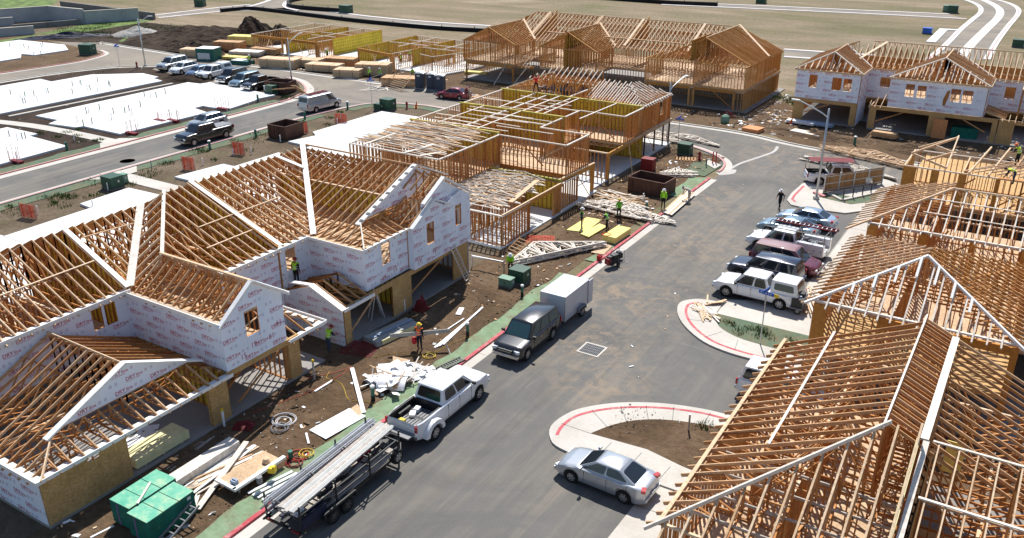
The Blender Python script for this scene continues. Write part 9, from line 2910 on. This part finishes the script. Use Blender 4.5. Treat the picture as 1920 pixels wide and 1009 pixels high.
# --- wooden enclosure on the right
fe = thing('wooden_enclosure', 'wooden enclosure fence of upright boards beside the lamp', 'fence', G(1543, 362, 0.12), 0)
o0 = G(1543, 362, 0.12)
a, b = V((0, 0, 0)), G(1652, 345, 0.12)-o0
L_ = b.length
n = int(L_/0.16)
for k in range(n):
 p = a.lerp(b, (k+0.5)/n)
 stick('fence_board', p+V((0, 0, 0.05)), p+V((0, 0, 1.62)), 0.15, 0.025, 'fence_wood', fe, up=V((-b.y, b.x, 0)).normalized())
nv = V((b.y, -b.x, 0)).normalized()*0.05
for z in (0.25, 0.85, 1.5):
 stick('rail', a+nv+V((0, 0, z)), b+nv+V((0, 0, z)), 0.05, 0.07, 'galvanised', fe)
for f in (0.0, 0.25, 0.5, 0.75, 1.0):
 p = a.lerp(b, f)+nv
 stick('post', p, p+V((0, 0, 1.75)), 0.11, 0.11, 'galvanised', fe)
fr = thing('concrete_frame', 'low concrete kerb frame with black posts beside the wooden enclosure', 'kerb', G(1555, 367, 0.12), 0)
o1 = G(1555, 367, 0.12)
c4_ = [G(*p) for p in ((1553, 366), (1578, 379), (1660, 361), (1640, 350))]
for i in range(4):
 p, q = c4_[i]-V((o1.x, o1.y, 0)), c4_[(i+1) % 4]-V((o1.x, o1.y, 0))
 stick('kerb_beam', p+V((0, 0, 0.06)), q+V((0, 0, 0.06)), 0.3, 0.14, 'kerb_concrete', fr)
for px, py in ((1580, 378), (1598, 374), (1616, 370), (1632, 366)):
 p = G(px, py)-V((o1.x, o1.y, 0))
 stick('post', p, p+V((0, 0, 0.95)), 0.09, 0.09, 'black_metal', fr)
tag(MB().box((0, 0, 0.07), (1.3, 0.35, 0.14), rz=-0.6).build('red_marker', 'pink_paint'), 'red painted block at the foot of the street lamp', 'block').location = G(1536, 366, 0.12)
loose_boards('board_heap', 'spread of pale lath boards on the island tip before the camper pickup', [(G(1296+rd.uniform(0, 22), 572+rd.uniform(-6, 10), 0.15+0.02*(k % 5)), G(1322+rd.uniform(-5, 30), 598+rd.uniform(-10, 6), 0.15+0.02*(k % 5)), 0.09) for k in range(26)], ['lumber_light', 'lumber_white'])
loose_boards('board_heap', 'short pale boards under the front wheel of the camper pickup', [(G(1322+k*3, 572-k, 0.16+0.03*k), G(1362-k*2, 562+k, 0.18+0.03*k), 0.14) for k in range(5)]+[(G(1327, 553, 0.3), G(1326, 567, 0.2), 0.1)], 'lumber_light')
loose_boards('board_heap', 'pale offcuts on the soil between camper pickup and framed house', [(G(1500+rd.uniform(0, 20), 560+rd.uniform(-25, 25), 0.1), G(1515+rd.uniform(-10, 14), 560+rd.uniform(-25, 30), 0.3), 0.09) for k in range(14)], ['lumber_light', 'lumber_white'])
mc = thing('hitch_cargo', 'dark motor unit on the hitch rack of the camper pickup', 'motor', G(1496, 582, 0.05), R(0))
MB().box((0, 0, 0.75), (0.7, 1.3, 0.55)).box((0.05, 0.2, 1.1), (0.4, 0.5, 0.25)).build('motor', 'black_metal', mc)
MB().box((0, 0, 0.42), (0.8, 1.5, 0.08)).build('rack', 'grey_plastic', mc)
MB().box((-0.05, -0.1, 1.06), (0.45, 0.35, 0.1)).build('cover', 'blue_grey_board', mc)
for s in (-1, 1):
 add_wheel(mc, 0.1, s*0.6, 0.22, 0.12)
MB().box((0, 0, 0), (0.01, 0.01, 0.01))
# --- fine litter: too many to count
def litter(name, label, x0, x1, y0, y1, n, mats, smin, smax, seed, zoff=0.07, cat='litter'):
 rd = random.Random(seed)
 mb = MB()
 while n > 0:
  x, y = rd.uniform(x0, x1), rd.uniform(y0, y1)
  if mnoise.noise((x*0.33, y*0.33, seed*3.1))+0.5*mnoise.noise((x*1.1, y*1.1, seed)) < rd.uniform(-0.15, 0.45):
   n -= 0.12
   continue
  n -= 1
  s = smin+(smax-smin)*rd.random()**3
  mb.box((x, y, zoff+rd.random()*0.03), (s, s*rd.uniform(0.15, 0.8), rd.uniform(0.005, 0.05)), mi=rd.randrange(len(mats)), rot=Matrix.Rotation(rd.uniform(0, 6.28), 3, 'Z') @ Matrix.Rotation(rd.uniform(-0.5, 0.5), 3, 'X'))
 o = mb.build(name, mats)
 return tag(o, label, cat, kind='stuff')
litter('scrap_litter', 'small pale scraps scattered over the soil by the wrapped houses', -32, -26.6, 14, 62, 850, ['white_scrap', 'lumber_light', 'lumber_tan', 'grey_board', 'dirt', 'dirt_pale', 'dirt', 'dirt_dark'], 0.04, 0.35, 1)
litter('scrap_litter', 'small pale scraps scattered over the soil by the open framed house', -32.5, -26.2, 60, 84, 420, ['white_scrap', 'lumber_light', 'lumber_tan', 'dirt'], 0.06, 0.5, 2)
litter('scrap_litter', 'scraps and clods before the far houses', -60, 12, 95.5, 103, 900, ['white_scrap', 'lumber_light', 'dirt', 'dirt_dark', 'lumber_gray'], 0.1, 0.6, 3, 0.03)
litter('scrap_litter', 'scraps between the far framed house and the wrapped one', -30.2, -25.5, 97, 117, 320, ['white_scrap', 'lumber_light', 'dirt', 'gravel'], 0.12, 0.7, 4, 0.03)
litter('scrap_litter', 'scraps around the single storey frames', -120, -74, 95.5, 104, 420, ['white_scrap', 'lumber_light', 'dirt_dark', 'lumber_tan'], 0.1, 0.6, 5, 0.03)
litter('scrap_litter', 'clods and scraps between the bare slabs', -127, -85, 52, 88, 500, ['dirt', 'dirt_dark', 'gravel', 'lumber_gray'], 0.08, 0.4, 6, 0.02)
litter('soil_clods', 'clods on the soil of the near houses', -32, -26.6, 12, 84, 1500, ['dirt', 'dirt_dark', 'dirt_pale'], 0.05, 0.22, 7, 0.06, 'soil')
litter('soil_clods', 'clods on the island soil', -15.4, -8, 32.9, 36.3, 170, ['dirt', 'dirt_pale', 'gravel'], 0.02, 0.12, 8, 0.13, 'soil')
litter('paper_scraps', 'few pale scraps on the street asphalt', -23.5, -12.5, 33, 80, 46, ['white_scrap', 'lumber_light', 'dirt'], 0.05, 0.3, 9, 0.02)
def weeds(label, spots, seed):
 rd = random.Random(seed)
 mb = MB()
 for (x, y, r, n) in spots:
  for _ in range(n):
   a, rr = rd.uniform(0, 6.28), r*rd.random()**0.5
   p = V((x+rr*math.cos(a), y+rr*math.sin(a), 0.02))
   d = V((rd.uniform(-0.4, 0.4), rd.uniform(-0.4, 0.4), 1)).normalized()*rd.uniform(0.10, 0.38)
   s = V((math.cos(a+1), math.sin(a+1), 0))*rd.uniform(0.02, 0.05)
   mb.add([p-s, p+s, p+d], [(0, 1, 2)], rd.randrange(2))
 return tag(mb.build('weeds', ['weed', 'grass_green']), label, 'weeds', kind='stuff')
rd = random.Random(8)
spots = [(rd.uniform(-74.5, -70), rd.uniform(33, 80), rd.uniform(0.3, 1.3), 60) for _ in range(34)]
spots += [(rd.uniform(-97, -87), rd.uniform(52.5, 56.4), rd.uniform(0.3, 0.9), 60) for _ in range(9)]
spots += [(G(375, 283).x, G(375, 283).y, 1.2, 260), (G(130, 370).x, G(130, 370).y, 0.8, 120), (G(540, 183).x, G(540, 183).y, 1.0, 160)]
weeds('green weed tufts along the rear verge and between slabs', spots, 3)
spots = [(rd.uniform(-172, -135), rd.uniform(95, 118), rd.uniform(1.5, 3.5), 160) for _ in range(44)]+[(rd.uniform(-30, -26), rd.uniform(111, 117), 1.0, 120) for _ in range(8)]
weeds('green grass on the banks of the upper left basin', spots, 4)
spots = [(G(1400, 625).x+rd.uniform(-1.8, 3), G(1400, 625).y+rd.uniform(-0.7, 0.7), 0.4, 60) for _ in range(16)]+[(G(1330, 805).x+rd.uniform(-0.5, 1.5), G(1330, 805).y+rd.uniform(-0.5, 0.5), 0.4, 50) for _ in range(6)]
weeds('small weeds on the island soil patches', spots, 5)
